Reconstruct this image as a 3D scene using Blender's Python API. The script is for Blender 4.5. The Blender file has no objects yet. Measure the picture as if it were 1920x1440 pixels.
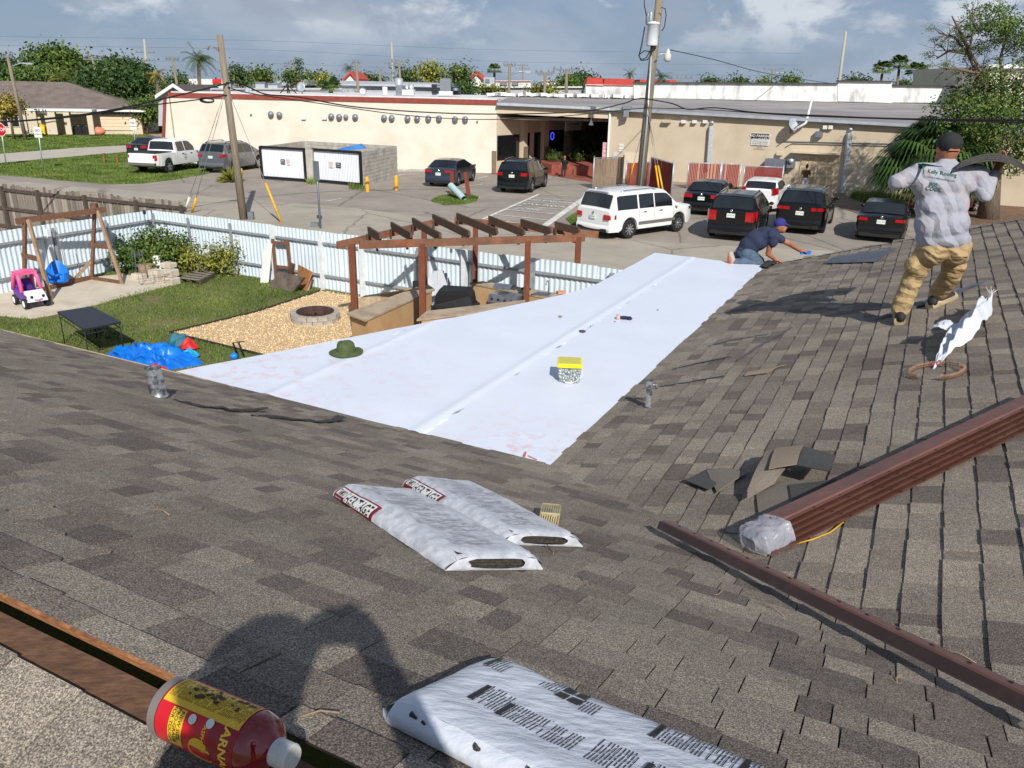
import bpy, bmesh, math, random
from mathutils import Vector, Matrix, noise
R = math.radians
random.seed(7)
SC = bpy.context.scene
COL = SC.collection

CAM_H = 5.4
FPX, PITCH, ROLL = 1480.0, math.atan(555.0 / 1480.0), R(1.26)
_c, _s = math.cos(ROLL), math.sin(ROLL)
_up = Vector((0, math.sin(PITCH), math.cos(PITCH)))
_fw = Vector((0, math.cos(PITCH), -math.sin(PITCH)))
_cx = Vector((1, 0, 0)) * _c + _up * _s
_cy = Vector((-1, 0, 0)) * _s + _up * _c
camd = bpy.data.cameras.new('camera')
cam = bpy.data.objects.new('camera', camd)
COL.objects.link(cam)
camd.sensor_width = 36.0
camd.lens = FPX / 1920.0 * 36.0
camd.clip_start = 0.05
camd.clip_end = 5000
cam.matrix_world = Matrix(((_cx.x, _cy.x, -_fw.x, 0), (_cx.y, _cy.y, -_fw.y, 0), (_cx.z, _cy.z, -_fw.z, CAM_H), (0, 0, 0, 1)))
SC.camera = cam
SC.render.resolution_x, SC.render.resolution_y = 1024, 768

SUN_EL, SUN_AZ = R(36.7), R(166.3)          # azimuth clockwise from +Y
sunv = Vector((math.sin(SUN_AZ) * math.cos(SUN_EL), math.cos(SUN_AZ) * math.cos(SUN_EL), math.sin(SUN_EL)))
sl = bpy.data.lights.new('sun', 'SUN')
sl.energy = 5.0
sl.angle = R(0.55)
sl.color = (1.0, 0.965, 0.91)
so = bpy.data.objects.new('sun', sl)
COL.objects.link(so)
so.rotation_euler = sunv.to_track_quat('Z', 'Y').to_euler()
so.location = (0, 0, 60)

W = bpy.data.worlds.new('World')
SC.world = W
W.use_nodes = True
def build_world():
    nt = W.node_tree
    N, L = nt.nodes, nt.links
    N.clear()
    out = N.new('ShaderNodeOutputWorld')
    bg = N.new('ShaderNodeBackground')
    bg.inputs['Strength'].default_value = 0.1
    sky = N.new('ShaderNodeTexSky')
    sky.sky_type = 'NISHITA'
    sky.sun_disc = False
    sky.sun_elevation = SUN_EL
    sky.sun_rotation = SUN_AZ
    sky.air_density = 1.0
    sky.dust_density = 0.6
    sky.ozone_density = 2.0
    tc = N.new('ShaderNodeTexCoord')
    sep = N.new('ShaderNodeSeparateXYZ')
    L.new(tc.outputs['Generated'], sep.inputs[0])
    def ramp(src, p0, p1):
        r = N.new('ShaderNodeMapRange'); r.interpolation_type = 'SMOOTHSTEP'; r.inputs[1].default_value = p0; r.inputs[2].default_value = p1
        L.new(src, r.inputs[0]); return r.outputs[0]
    def cloud(scale, loc, sc, det, rough):
        mp = N.new('ShaderNodeMapping'); mp.inputs['Scale'].default_value = sc; mp.inputs['Location'].default_value = loc
        L.new(tc.outputs['Generated'], mp.inputs[0])
        n = N.new('ShaderNodeTexNoise'); n.inputs['Scale'].default_value = scale; n.inputs['Detail'].default_value = det; n.inputs['Roughness'].default_value = rough; n.inputs['Distortion'].default_value = .3
        L.new(mp.outputs[0], n.inputs['Vector']); return n.outputs['Fac']
    def mix(fac, a, col):
        m = N.new('ShaderNodeMixRGB'); m.inputs[2].default_value = col
        if isinstance(fac, float): m.inputs[0].default_value = fac
        else: L.new(fac, m.inputs[0])
        L.new(a, m.inputs[1]); return m.outputs[0]
    def mul(a, b):
        m = N.new('ShaderNodeMath'); m.operation = 'MULTIPLY'; L.new(a, m.inputs[0])
        if isinstance(b, float): m.inputs[1].default_value = b
        else: L.new(b, m.inputs[1])
        return m.outputs[0]
    low = N.new('ShaderNodeMapRange'); low.interpolation_type = 'SMOOTHSTEP'; low.inputs[1].default_value = .12; low.inputs[2].default_value = .7; low.inputs[3].default_value = .85; low.inputs[4].default_value = .2
    L.new(sep.outputs['Z'], low.inputs[0]); low = low.outputs[0]
    c = mix(low, sky.outputs[0], (2.3, 3.15, 4.6, 1))
    c = mix(mul(ramp(cloud(5.0, (.3, .1, 1.7), (1, 1, 2.4), 7, .55), .42, .60), low), c, (4.0, 4.7, 5.8, 1))
    head = ramp(cloud(8.5, (2.1, .6, .35), (1, 1, 1.7), 10, .58), .48, .60)
    c = mix(mul(mul(head, ramp(sep.outputs['Z'], .03, .08)), low), c, (6.9, 7.4, 8.0, 1))
    c = mix(mul(mul(ramp(cloud(9, (7, 3, 2.2), (1, 1, 2.6), 9, .58), .5, .66), ramp(sep.outputs['Z'], .045, .08)), low), c, (3.4, 4.0, 5.0, 1))
    L.new(c, bg.inputs['Color'])
    L.new(bg.outputs[0], out.inputs[0])
build_world()
SC.view_settings.view_transform = 'Standard'
SC.view_settings.look = 'None'
SC.view_settings.exposure = 0.0
SC.view_settings.gamma = 1.0
SC.view_settings.use_curve_mapping = False

def ray(px, py):
    x, y = px - 960.0, -(py - 720.0)
    return _cx * x + _cy * y + _fw * FPX
EYE = Vector((0, 0, CAM_H))
def G(px, py, z=0.0):
    d = ray(px, py)
    return EYE + d * ((z - CAM_H) / d.z)
def AY(px, py, Y):
    d = ray(px, py)
    return EYE + d * (Y / d.y)
def WP(px, py, A, B):                        # on the vertical plane through A and B
    n = Vector((B.y - A.y, A.x - B.x, 0))
    d = ray(px, py)
    return EYE + d * (n.dot(A - EYE) / n.dot(d))
def onp(px, py, n, p0):
    d = ray(px, py)
    return EYE + d * (n.dot(p0 - EYE) / n.dot(d))
def proj(p):
    q = p - EYE
    f = q.dot(_fw)
    return 960 + FPX * q.dot(_cx) / f, 720 - FPX * q.dot(_cy) / f, f
def V(*a): return Vector(a)
def hd(az): return V(math.sin(R(az)), math.cos(R(az)), 0)
def lerp(a, b, t): return a + (b - a) * t

def S(r, g, b):
    def f(c):
        c /= 255.0
        return c / 12.92 if c <= 0.04045 else ((c + 0.055) / 1.055) ** 2.4
    return (f(r), f(g), f(b), 1)
MATS = {}
def pm(name, c1, c2=None, scale=8, rough=0.7, bump=0.0, bscale=60, metal=0.0, coords='Object', lo=0.35, hi=0.65, spec=0.4, detail=6, stretch=None, fine=0.0, alpha=1, trans=0, coat=0, crack=0, stain=None, stscale=1.0, bdist=0.01, ior=None):
    if name in MATS: return MATS[name]
    m = bpy.data.materials.new(name)
    m.use_nodes = True
    nt = m.node_tree; N = nt.nodes; L = nt.links
    b = N['Principled BSDF']
    b.inputs['Roughness'].default_value = rough
    b.inputs['Metallic'].default_value = metal
    b.inputs['Specular IOR Level'].default_value = spec
    if ior: b.inputs['IOR'].default_value = ior
    if trans: b.inputs['Transmission Weight'].default_value = trans
    if coat: b.inputs['Coat Weight'].default_value = coat; b.inputs['Coat Roughness'].default_value = 0.05
    if alpha < 1: b.inputs['Alpha'].default_value = alpha
    b.inputs['Base Color'].default_value = c1
    if coords == 'World':
        geo = N.new('ShaderNodeNewGeometry'); co = geo.outputs['Position']
    else:
        tc = N.new('ShaderNodeTexCoord'); co = tc.outputs[coords]
    if stretch:
        mp = N.new('ShaderNodeMapping'); mp.inputs['Scale'].default_value = stretch
        L.new(co, mp.inputs[0]); co = mp.outputs[0]
    col = None
    if c2 is not None:
        n = N.new('ShaderNodeTexNoise'); n.inputs['Scale'].default_value = scale; n.inputs['Detail'].default_value = detail; n.inputs['Roughness'].default_value = 0.6
        L.new(co, n.inputs['Vector'])
        r = N.new('ShaderNodeValToRGB')
        r.color_ramp.elements[0].position = lo; r.color_ramp.elements[0].color = c1
        r.color_ramp.elements[1].position = hi; r.color_ramp.elements[1].color = c2
        L.new(n.outputs['Fac'], r.inputs[0]); col = r.outputs[0]
    if stain is not None:
        n3 = N.new('ShaderNodeTexNoise'); n3.inputs['Scale'].default_value = stscale; n3.inputs['Detail'].default_value = 8; n3.inputs['Roughness'].default_value = 0.65
        L.new(co, n3.inputs['Vector'])
        r3 = N.new('ShaderNodeValToRGB'); r3.color_ramp.elements[0].position = 0.50; r3.color_ramp.elements[1].position = 0.72
        L.new(n3.outputs['Fac'], r3.inputs[0])
        mx = N.new('ShaderNodeMixRGB'); mx.inputs[2].default_value = stain
        if col: L.new(col, mx.inputs[1])
        else: mx.inputs[1].default_value = c1
        ff = N.new('ShaderNodeMath'); ff.operation = 'MULTIPLY'; ff.inputs[1].default_value = 0.7
        L.new(r3.outputs[0], ff.inputs[0]); L.new(ff.outputs[0], mx.inputs[0]); col = mx.outputs[0]
    if fine:
        n2 = N.new('ShaderNodeTexNoise'); n2.inputs['Scale'].default_value = bscale * 1.7; n2.inputs['Detail'].default_value = 3
        L.new(co, n2.inputs['Vector'])
        mr = N.new('ShaderNodeMapRange'); mr.inputs[1].default_value = 0.3; mr.inputs[2].default_value = 0.7; mr.inputs[3].default_value = 1 - fine; mr.inputs[4].default_value = 1 + fine
        L.new(n2.outputs['Fac'], mr.inputs[0])
        mm = N.new('ShaderNodeMixRGB'); mm.blend_type = 'MULTIPLY'; mm.inputs[0].default_value = 1
        if col: L.new(col, mm.inputs[1])
        else: mm.inputs[1].default_value = c1
        L.new(mr.outputs[0], mm.inputs[2]); col = mm.outputs[0]
    if crack:
        nd = N.new('ShaderNodeTexNoise'); nd.inputs['Scale'].default_value = 1.3; nd.inputs['Detail'].default_value = 5; L.new(co, nd.inputs['Vector'])
        va = N.new('ShaderNodeMixRGB'); va.inputs[0].default_value = .22; L.new(co, va.inputs[1]); L.new(nd.outputs['Color'], va.inputs[2])
        vo = N.new('ShaderNodeTexVoronoi'); vo.feature = 'DISTANCE_TO_EDGE'; vo.inputs['Scale'].default_value = crack; L.new(va.outputs[0], vo.inputs['Vector'])
        cr = N.new('ShaderNodeMapRange'); cr.inputs[1].default_value = .002; cr.inputs[2].default_value = .009; cr.inputs[3].default_value = .62; cr.inputs[4].default_value = 1; L.new(vo.outputs['Distance'], cr.inputs[0])
        cm = N.new('ShaderNodeMixRGB'); cm.blend_type = 'MULTIPLY'; cm.inputs[0].default_value = 1; L.new(col, cm.inputs[1]); L.new(cr.outputs[0], cm.inputs[2]); col = cm.outputs[0]
    if col: L.new(col, b.inputs['Base Color'])
    if bump:
        nb = N.new('ShaderNodeTexNoise'); nb.inputs['Scale'].default_value = bscale; nb.inputs['Detail'].default_value = 4
        L.new(co, nb.inputs['Vector'])
        bp = N.new('ShaderNodeBump'); bp.inputs['Strength'].default_value = bump; bp.inputs['Distance'].default_value = bdist
        L.new(nb.outputs['Fac'], bp.inputs['Height']); L.new(bp.outputs[0], b.inputs['Normal'])
    MATS[name] = m
    return m

class MB:
    def __init__(s): s.v = []; s.f = []; s.m = []; s.sm = []; s.tint = None
    def quad(s, a, b, c, d, m=0): s.poly([a, b, c, d], m)
    def poly(s, pts, m=0, sm=False):
        i = len(s.v); s.v += [Vector(p) for p in pts]; s.f.append(tuple(range(i, i + len(pts)))); s.m.append(m); s.sm.append(sm)
    def box(s, c, size, rot=None, m=0):
        hx, hy, hz = size[0] / 2, size[1] / 2, size[2] / 2
        c = Vector(c); pts = []
        for x, y, z in ((-hx, -hy, -hz), (hx, -hy, -hz), (hx, hy, -hz), (-hx, hy, -hz), (-hx, -hy, hz), (hx, -hy, hz), (hx, hy, hz), (-hx, hy, hz)):
            p = Vector((x, y, z))
            if rot is not None: p = rot @ p
            pts.append(c + p)
        s.hexa(pts, m)
    def hexa(s, p, m=0):
        i = len(s.v); s.v += [Vector(q) for q in p]
        for f in ((0, 3, 2, 1), (4, 5, 6, 7), (0, 1, 5, 4), (1, 2, 6, 5), (2, 3, 7, 6), (3, 0, 4, 7)):
            s.f.append(tuple(i + k for k in f)); s.m.append(m); s.sm.append(False)
    def beam(s, a, b, w, h, up=(0, 0, 1), m=0, w2=None, h2=None):      # rectangular bar from a to b
        a, b = Vector(a), Vector(b); d = (b - a).normalized(); up = Vector(up)
        x = d.cross(up)
        if x.length < 1e-4: x = d.cross(Vector((1, 0, 0)))
        x.normalize(); y = x.cross(d).normalized()
        w2 = w if w2 is None else w2; h2 = h if h2 is None else h2
        p = []
        for q, ww, hh in ((a, w, h), (b, w2, h2)):
            p += [q - x * ww / 2 - y * hh / 2, q + x * ww / 2 - y * hh / 2, q + x * ww / 2 + y * hh / 2, q - x * ww / 2 + y * hh / 2]
        s.hexa(p, m)
    def tube(s, pts, r, n=8, m=0, cap=True, sm=True, sx=1.0):
        pts = [Vector(p) for p in pts]
        if not hasattr(r, '__len__'): r = [r] * len(pts)
        i0 = len(s.v); prev = None
        for k, p in enumerate(pts):
            d = (pts[min(k + 1, len(pts) - 1)] - pts[max(k - 1, 0)])
            d = d.normalized() if d.length > 1e-9 else Vector((0, 0, 1))
            if prev is None:
                x = d.cross(Vector((0, 0, 1)))
                if x.length < 1e-3: x = d.cross(Vector((0, 1, 0)))
            else:
                x = prev - d * prev.dot(d)
                if x.length < 1e-6: x = d.cross(Vector((0, 1, 0)))
            x.normalize(); prev = x; y = d.cross(x)
            for j in range(n):
                a = 2 * math.pi * j / n
                s.v.append(p + x * (math.cos(a) * r[k] * sx) + y * (math.sin(a) * r[k]))
        for k in range(len(pts) - 1):
            for j in range(n):
                a = i0 + k * n + j; b = i0 + k * n + (j + 1) % n
                s.f.append((a, b, b + n, a + n)); s.m.append(m); s.sm.append(sm)
        if cap:
            s.f.append(tuple(i0 + j for j in range(n))[::-1]); s.m.append(m); s.sm.append(False)
            s.f.append(tuple(i0 + (len(pts) - 1) * n + j for j in range(n))); s.m.append(m); s.sm.append(False)
    def lathe(s, prof, n=16, M=None, m=0, sm=True, a0=0, a1=2 * math.pi):
        full = abs(a1 - a0 - 2 * math.pi) < 1e-6
        cnt = n if full else n + 1
        i0 = len(s.v)
        for (r, z) in prof:
            for j in range(cnt):
                a = a0 + (a1 - a0) * j / n
                p = Vector((math.cos(a) * r, math.sin(a) * r, z))
                s.v.append(M @ p if M is not None else p)
        for k in range(len(prof) - 1):
            for j in range(n):
                a = i0 + k * cnt + j; b = i0 + k * cnt + (j + 1) % cnt
                s.f.append((a, b, b + cnt, a + cnt)); s.m.append(m); s.sm.append(sm)
    def grid(s, fn, nu, nv, m=0, sm=True):
        i0 = len(s.v)
        for i in range(nu + 1):
            for j in range(nv + 1): s.v.append(Vector(fn(i / nu, j / nv)))
        for i in range(nu):
            for j in range(nv):
                a = i0 + i * (nv + 1) + j
                s.f.append((a, a + nv + 1, a + nv + 2, a + 1)); s.m.append(m); s.sm.append(sm)
    def prism(s, poly, z0, z1, m=0, top=None):
        n = len(poly); i = len(s.v)
        for z in (z0, z1):
            for p in poly: s.v.append(Vector((p[0], p[1], z)))
        area = sum(poly[k][0] * poly[(k + 1) % n][1] - poly[(k + 1) % n][0] * poly[k][1] for k in range(n))
        o = list(range(n)) if area > 0 else list(range(n))[::-1]
        s.f.append(tuple(i + k for k in o[::-1])); s.m.append(m); s.sm.append(False)
        s.f.append(tuple(i + n + k for k in o)); s.m.append(m if top is None else top); s.sm.append(False)
        for q in range(n):
            a, b = o[q], o[(q + 1) % n]
            s.f.append((i + a, i + b, i + n + b, i + n + a)); s.m.append(m); s.sm.append(False)
    def extrude(s, poly, d, m=0):              # planar polygon (3D pts) extruded by vector d, both ends closed
        n = len(poly); i = len(s.v); d = Vector(d)
        s.v += [Vector(p) for p in poly] + [Vector(p) + d for p in poly]
        s.f.append(tuple(i + k for k in range(n))[::-1]); s.m.append(m); s.sm.append(False)
        s.f.append(tuple(i + n + k for k in range(n))); s.m.append(m); s.sm.append(False)
        for k in range(n):
            b = (k + 1) % n
            s.f.append((i + k, i + b, i + n + b, i + n + k)); s.m.append(m); s.sm.append(False)
    def sphere(s, c, r, nu=10, nv=7, m=0, M=None):
        c = Vector(c); r = Vector(r) if hasattr(r, '__len__') else Vector((r, r, r))
        def fn(a, b):
            t = 2 * math.pi * a; p = math.pi * (b - 0.5)
            q = Vector((math.cos(t) * math.cos(p) * r.x, math.sin(t) * math.cos(p) * r.y, math.sin(p) * r.z))
            return c + (M @ q if M is not None else q)
        s.grid(fn, nu, nv, m)
    def mesh(s, name, mats, weld=0.0):
        me = bpy.data.meshes.new(name)
        me.from_pydata([tuple(p) for p in s.v], [], s.f)
        for x in (mats if isinstance(mats, (list, tuple)) else [mats]): me.materials.append(x)
        me.polygons.foreach_set('material_index', s.m)
        me.polygons.foreach_set('use_smooth', s.sm)
        if s.tint is not None:
            at = me.attributes.new('tint', 'FLOAT', 'POINT'); at.data.foreach_set('value', s.tint)
        if weld:
            bm = bmesh.new(); bm.from_mesh(me); bmesh.ops.remove_doubles(bm, verts=bm.verts, dist=weld); bmesh.ops.recalc_face_normals(bm, faces=bm.faces); bm.to_mesh(me); bm.free()
        me.update()
        return me
    def build(s, name, mats, parent=None, weld=0.0, **kw):
        o = bpy.data.objects.new(name, s.mesh(name, mats, weld))
        COL.objects.link(o)
        if parent is not None: o.parent = parent
        if kw: tag(o, **kw)
        return o
def tag(o, label=None, cat=None, group=None, kind=None):
    if label: o['label'] = label
    if cat: o['category'] = cat
    if group: o['group'] = group
    if kind: o['kind'] = kind
    return o
def thing(name, label, cat, loc=(0, 0, 0), rz=0.0, group=None):
    o = bpy.data.objects.new(name, None)
    o.empty_display_size = 0.2
    COL.objects.link(o)
    o.location = loc; o.rotation_euler = (0, 0, rz)
    return tag(o, label, cat, group)
def put(name, me, parent=None, M=None):
    o = bpy.data.objects.new(name, me); COL.objects.link(o)
    if parent is not None: o.parent = parent
    if M is not None: o.matrix_local = M
    return o
def struct(name, mb, m): return mb.build(name, m, kind='structure')
def sheet(name, px, z, m, h=None):
    pts = [G(*p, z) for p in px]
    mb = MB()
    if h: mb.prism([(p.x, p.y) for p in pts], z - h, z)
    else: mb.poly(pts if area2(pts) > 0 else pts[::-1])
    return struct(name, mb, m)
def area2(p): return sum(p[k].x * p[(k + 1) % len(p)].y - p[(k + 1) % len(p)].x * p[k].y for k in range(len(p)))
def inpoly(x, y, poly):
    c = False; j = len(poly) - 1
    for i in range(len(poly)):
        xi, yi = poly[i][0], poly[i][1]; xj, yj = poly[j][0], poly[j][1]
        if (yi > y) != (yj > y) and x < (xj - xi) * (y - yi) / (yj - yi) + xi: c = not c
        j = i
    return c
_tc = {}
def textpolys(body, size=1.0, align='CENTER', bold=0.0):
    key = (body, align, bold)
    if key not in _tc:
        cu = bpy.data.curves.new('t', 'FONT'); cu.body = body; cu.size = 1; cu.align_x = align; cu.align_y = 'CENTER'; cu.resolution_u = 2; cu.offset = bold; cu.space_line = 0.9
        ob = bpy.data.objects.new('t', cu); COL.objects.link(ob)
        bpy.context.view_layer.update()
        me = bpy.data.meshes.new_from_object(ob.evaluated_get(bpy.context.evaluated_depsgraph_get()))
        _tc[key] = ([v.co.copy() for v in me.vertices], [tuple(p.vertices) for p in me.polygons])
        bpy.data.objects.remove(ob); bpy.data.curves.remove(cu); bpy.data.meshes.remove(me)
    v, f = _tc[key]
    return [p * size for p in v], f
def addtext(mb, body, o, x, y, size, m=0, align='CENTER', bold=0.0, fn=None):
    """text laid on the plane (o, x, y unit vectors); fn maps flat (a, b) to a point instead"""
    v, f = textpolys(body, size, align, bold)
    i = len(mb.v)
    mb.v += [fn(p.x, p.y) if fn else o + x * p.x + y * p.y for p in v]
    for q in f: mb.f.append(tuple(i + k for k in q)); mb.m.append(m); mb.sm.append(False)
UU, VV, KK = hd(-63), hd(27), V(0, 0, 1)
ZE, SM, SR = 2.8, 0.373, 0.31
TIP = G(1030, 873, ZE)
RIDGE_A = 4.02
def HP(a, b, z): return V(TIP.x, TIP.y, z) - VV * a - UU * b
NM = (VV * SM + KK).normalized()
NR = (UU * SR + KK).normalized()
NB = (-VV * SM + KK).normalized()
BM_ = (-VV + KK * SM).normalized()      # upslope on the main slope
BR_ = (-UU + KK * SR).normalized()      # upslope on the wing slope
def onM(px, py, h=0.012): return onp(px, py, NM, HP(0, 0, ZE) + NM * h)
def onR(px, py, h=0.012): return onp(px, py, NR, HP(0, 0, ZE) + NR * h)

def shingle_mat():
    m = bpy.data.materials.new('asphalt_shingle'); m.use_nodes = True
    nt = m.node_tree; N = nt.nodes; L = nt.links; b = N['Principled BSDF']
    b.inputs['Roughness'].default_value = 0.92; b.inputs['Specular IOR Level'].default_value = 0.25
    at = N.new('ShaderNodeAttribute'); at.attribute_name = 'tint'
    r = N.new('ShaderNodeValToRGB'); e = r.color_ramp.elements
    e[0].position = 0.0; e[0].color = S(92, 84, 78)
    e[1].position = 1.0; e[1].color = S(134, 124, 112)
    for p, c in ((0.22, S(104, 95, 88)), (0.4, S(114, 104, 95)), (0.6, S(121, 112, 102)), (0.8, S(127, 118, 107))):
        q = e.new(p); q.color = c
    L.new(at.outputs['Fac'], r.inputs[0])
    geo = N.new('ShaderNodeNewGeometry')
    n1 = N.new('ShaderNodeTexNoise'); n1.inputs['Scale'].default_value = 240; n1.inputs['Detail'].default_value = 2; n1.inputs['Roughness'].default_value = 0.8
    L.new(geo.outputs['Position'], n1.inputs['Vector'])
    r1 = N.new('ShaderNodeValToRGB'); f = r1.color_ramp.elements
    f[0].position = 0.36; f[0].color = (0.3, 0.3, 0.31, 1); f[1].position = 0.66; f[1].color = (2.5, 2.45, 2.3, 1)
    q = f.new(0.5); q.color = (0.98, 0.98, 0.98, 1)
    L.new(n1.outputs['Fac'], r1.inputs[0])
    m1 = N.new('ShaderNodeMixRGB'); m1.blend_type = 'MULTIPLY'; m1.inputs[0].default_value = 0.9
    L.new(r.outputs[0], m1.inputs[1]); L.new(r1.outputs[0], m1.inputs[2])
    n2 = N.new('ShaderNodeTexNoise'); n2.inputs['Scale'].default_value = 0.9; n2.inputs['Detail'].default_value = 7; n2.inputs['Roughness'].default_value = 0.65
    L.new(geo.outputs['Position'], n2.inputs['Vector'])
    mr = N.new('ShaderNodeMapRange'); mr.inputs[1].default_value = 0.3; mr.inputs[2].default_value = 0.7; mr.inputs[3].default_value = 0.80; mr.inputs[4].default_value = 1.16
    L.new(n2.outputs['Fac'], mr.inputs[0])
    m2 = N.new('ShaderNodeMixRGB'); m2.blend_type = 'MULTIPLY'; m2.inputs[0].default_value = 1
    L.new(m1.outputs[0], m2.inputs[1]); L.new(mr.outputs[0], m2.inputs[2])
    n4 = N.new('ShaderNodeTexNoise'); n4.inputs['Scale'].default_value = 38; n4.inputs['Detail'].default_value = 5; n4.inputs['Roughness'].default_value = 0.7
    L.new(geo.outputs['Position'], n4.inputs['Vector'])
    r4 = N.new('ShaderNodeMapRange'); r4.inputs[1].default_value = 0.3; r4.inputs[2].default_value = 0.7; r4.inputs[3].default_value = 0.8; r4.inputs[4].default_value = 1.18
    L.new(n4.outputs['Fac'], r4.inputs[0])
    m4 = N.new('ShaderNodeMixRGB'); m4.blend_type = 'MULTIPLY'; m4.inputs[0].default_value = 1
    L.new(m2.outputs[0], m4.inputs[1]); L.new(r4.outputs[0], m4.inputs[2])
    L.new(m4.outputs[0], b.inputs['Base Color'])
    bp = N.new('ShaderNodeBump'); bp.inputs['Strength'].default_value = 0.55; bp.inputs['Distance'].default_value = 0.0025
    L.new(n1.outputs['Fac'], bp.inputs['Height']); L.new(bp.outputs[0], b.inputs['Normal'])
    return m
M_SH = shingle_mat()
M_DECK = pm('roof_deck', S(60, 55, 50), S(45, 42, 40), 10, 0.9)
M_WALLH = pm('house_stucco', S(214, 200, 176), S(200, 186, 160), 3, 0.9, 0.3, 90)
M_WHITE = pm('white_paint', S(226, 226, 222), S(212, 212, 208), 4, 0.6)
EXPO = 0.143
SHW = [0.085, 0.11, 0.14, 0.17, 0.21, 0.26]
SHT = [0.08, 0.26, 0.4, 0.5, 0.58, 0.68, 0.8, 0.93]
_shm = {}
def sh_pts(w, t, lift, e=EXPO * 1.16):
    g = 0.0022
    return [V(g, 0, -0.002), V(w - g, 0, -0.002), V(w - g, e, -0.004), V(g, e, -0.004), V(g, 0, t), V(w - g, lift, t), V(w - g, e, 0.001), V(g, e, 0.001)]
def sh_mesh(wi, ti, k, e):
    key = (wi, ti, k, e)
    if key not in _shm:
        mb = MB(); mb.hexa(sh_pts(SHW[wi], 0.0095 + 0.005 * (k % 2), 0.004 * (k // 2), e)); mb.tint = [SHT[ti]] * 8
        _shm[key] = mb.mesh('shingle', M_SH)
    return _shm[key]
def shingle_slope(parent, org, A, B, N, ncourse, rng, limit=300, seed=1, last=EXPO * 1.16):
    rd = random.Random(seed)
    rows = []
    flip = A.cross(B).dot(N) < 0
    if flip: A = -A
    for i in range(ncourse):
        a0, a1 = rng(i)
        if flip: a0, a1 = -a1, -a0
        x = a0 - rd.random() * 0.3
        while x < a1:
            wi = rd.choice([0, 1, 2, 2, 3, 3, 4, 4, 5]); w = SHW[wi]
            wave = 0.006 * noise.noise(V(x * 1.3, i * 0.31, seed * 3.1))
            o = org + A * x + B * (i * EXPO + wave + rd.uniform(-0.002, 0.002))
            c = o + A * w / 2 + B * 0.07
            X, Y, f = proj(c)
            size = -1
            if f > 0.3 and -60 < X < 1980 and 0 < Y < 1500: size = w * FPX / f
            rows.append((size, o, wi, rd.randrange(8), rd.randrange(4), last if i == ncourse - 1 else EXPO * 1.16))
            x += w
    rows.sort(key=lambda r: -r[0])
    Rm = Matrix((A, B, N)).transposed()
    for size, o, wi, ti, k, e in rows[:limit]:
        put('shingle', sh_mesh(wi, ti, k, e), parent, Matrix.LocRotScale(o, Rm.to_quaternion(), None))
    if len(rows) > limit:
        mb = MB(); mb.tint = []
        for size, o, wi, ti, k, e in rows[limit:]:
            mb.hexa([o + A * p.x + B * p.y + N * p.z for p in sh_pts(SHW[wi], 0.0095 + 0.005 * (k % 2), 0.004 * (k // 2), e)]); mb.tint += [SHT[ti]] * 8
        mb.build('shingle_field', M_SH, parent, kind='stuff')

house = thing('shingled_house', 'single storey house with grey brown shingle roof that fills the foreground', 'house')
mb = MB()
e = 0.006
mb.poly([HP(0.0, -11, ZE - e), HP(RIDGE_A - .05, -11, ZE + SM * (RIDGE_A - .05) - e), HP(RIDGE_A - .05, 7.4, ZE + SM * (RIDGE_A - .05) - e), HP(0.0, 0.0, ZE - e)][::-1])
slopeM = mb.build('roof_slope', M_DECK, house)
tag(slopeM, 'wide shingle slope falling away from the ridge')
mb = MB()
BMAX, AFAR = 7.6, -8.2
mb.poly([HP(AFAR, 0, ZE - e), HP(0, 0, ZE - e), HP(6.3, BMAX, ZE + SR * BMAX - e), HP(AFAR, BMAX, ZE + SR * BMAX - e)])
slopeR = mb.build('roof_slope', M_DECK, house)
tag(slopeR, 'wing slope rising to the right under the standing roofer')
mb = MB()
def zb(a): return ZE + SM * RIDGE_A - SM * (a - RIDGE_A)
mb.poly([HP(RIDGE_A + .085, -11, zb(RIDGE_A + .085) - e), HP(8.2, -11, zb(8.2) - e), HP(8.2, 7.4, zb(8.2) - e), HP(RIDGE_A + .085, 7.4, zb(RIDGE_A + .085) - e)])
slopeB = mb.build('roof_slope', M_DECK, house)
tag(slopeB, 'near side slope behind the open ridge')
mb = MB()   # far side of the wing, out of sight beyond its ridge
mb.poly([HP(AFAR, BMAX + .02, ZE + SR * BMAX - e), HP(6.3, BMAX + .02, ZE + SR * BMAX - e), HP(6.3, 2 * BMAX, ZE - e), HP(AFAR, 2 * BMAX, ZE - e)])
tag(mb.build('roof_slope', M_DECK, house), 'far slope of the wing')
nM = int((RIDGE_A + 0.04) * math.sqrt(1 + SM * SM) / EXPO)
cM = math.cos(math.atan(SM)); cR = math.cos(math.atan(SR))
def rngM(i):
    a = i * EXPO * cM
    return (-10.5 if a < 3 else -7, min(a * SM / SR + 0.25, 7.3))
shingle_slope(slopeM, HP(0, 0, ZE), -UU, BM_, NM, 30, rngM, 300, 3, .082)
nR = int(BMAX * math.sqrt(1 + SR * SR) / EXPO)
def rngR(i):
    b = i * EXPO * cR
    return (-(b * SR / SM + 0.22), 8.2 + 0.05 * math.sin(i * .7))
shingle_slope(slopeR, HP(0, 0, ZE), VV, BR_, NR, nR, rngR, 300, 5)
def rngB(i): return (-2.6, 5.0)
shingle_slope(slopeB, HP(RIDGE_A + .078 + 9 * EXPO * cM, 0, zb(RIDGE_A + .078 + 9 * EXPO * cM)), UU, (VV + KK * SM).normalized(), NB, 9, rngB, 300, 9)
M_PLY = pm('plywood_edge', S(176, 120, 76), S(120, 78, 48), 30, 0.8, 0.3, 120, stretch=(1, 1, 8))
M_BOARD = pm('ridge_board_wood', S(116, 84, 60), S(82, 58, 42), 9, 0.85, 0.4, 60, stretch=(3, 14, 14), stain=S(72, 46, 30), stscale=2.5)
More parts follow.
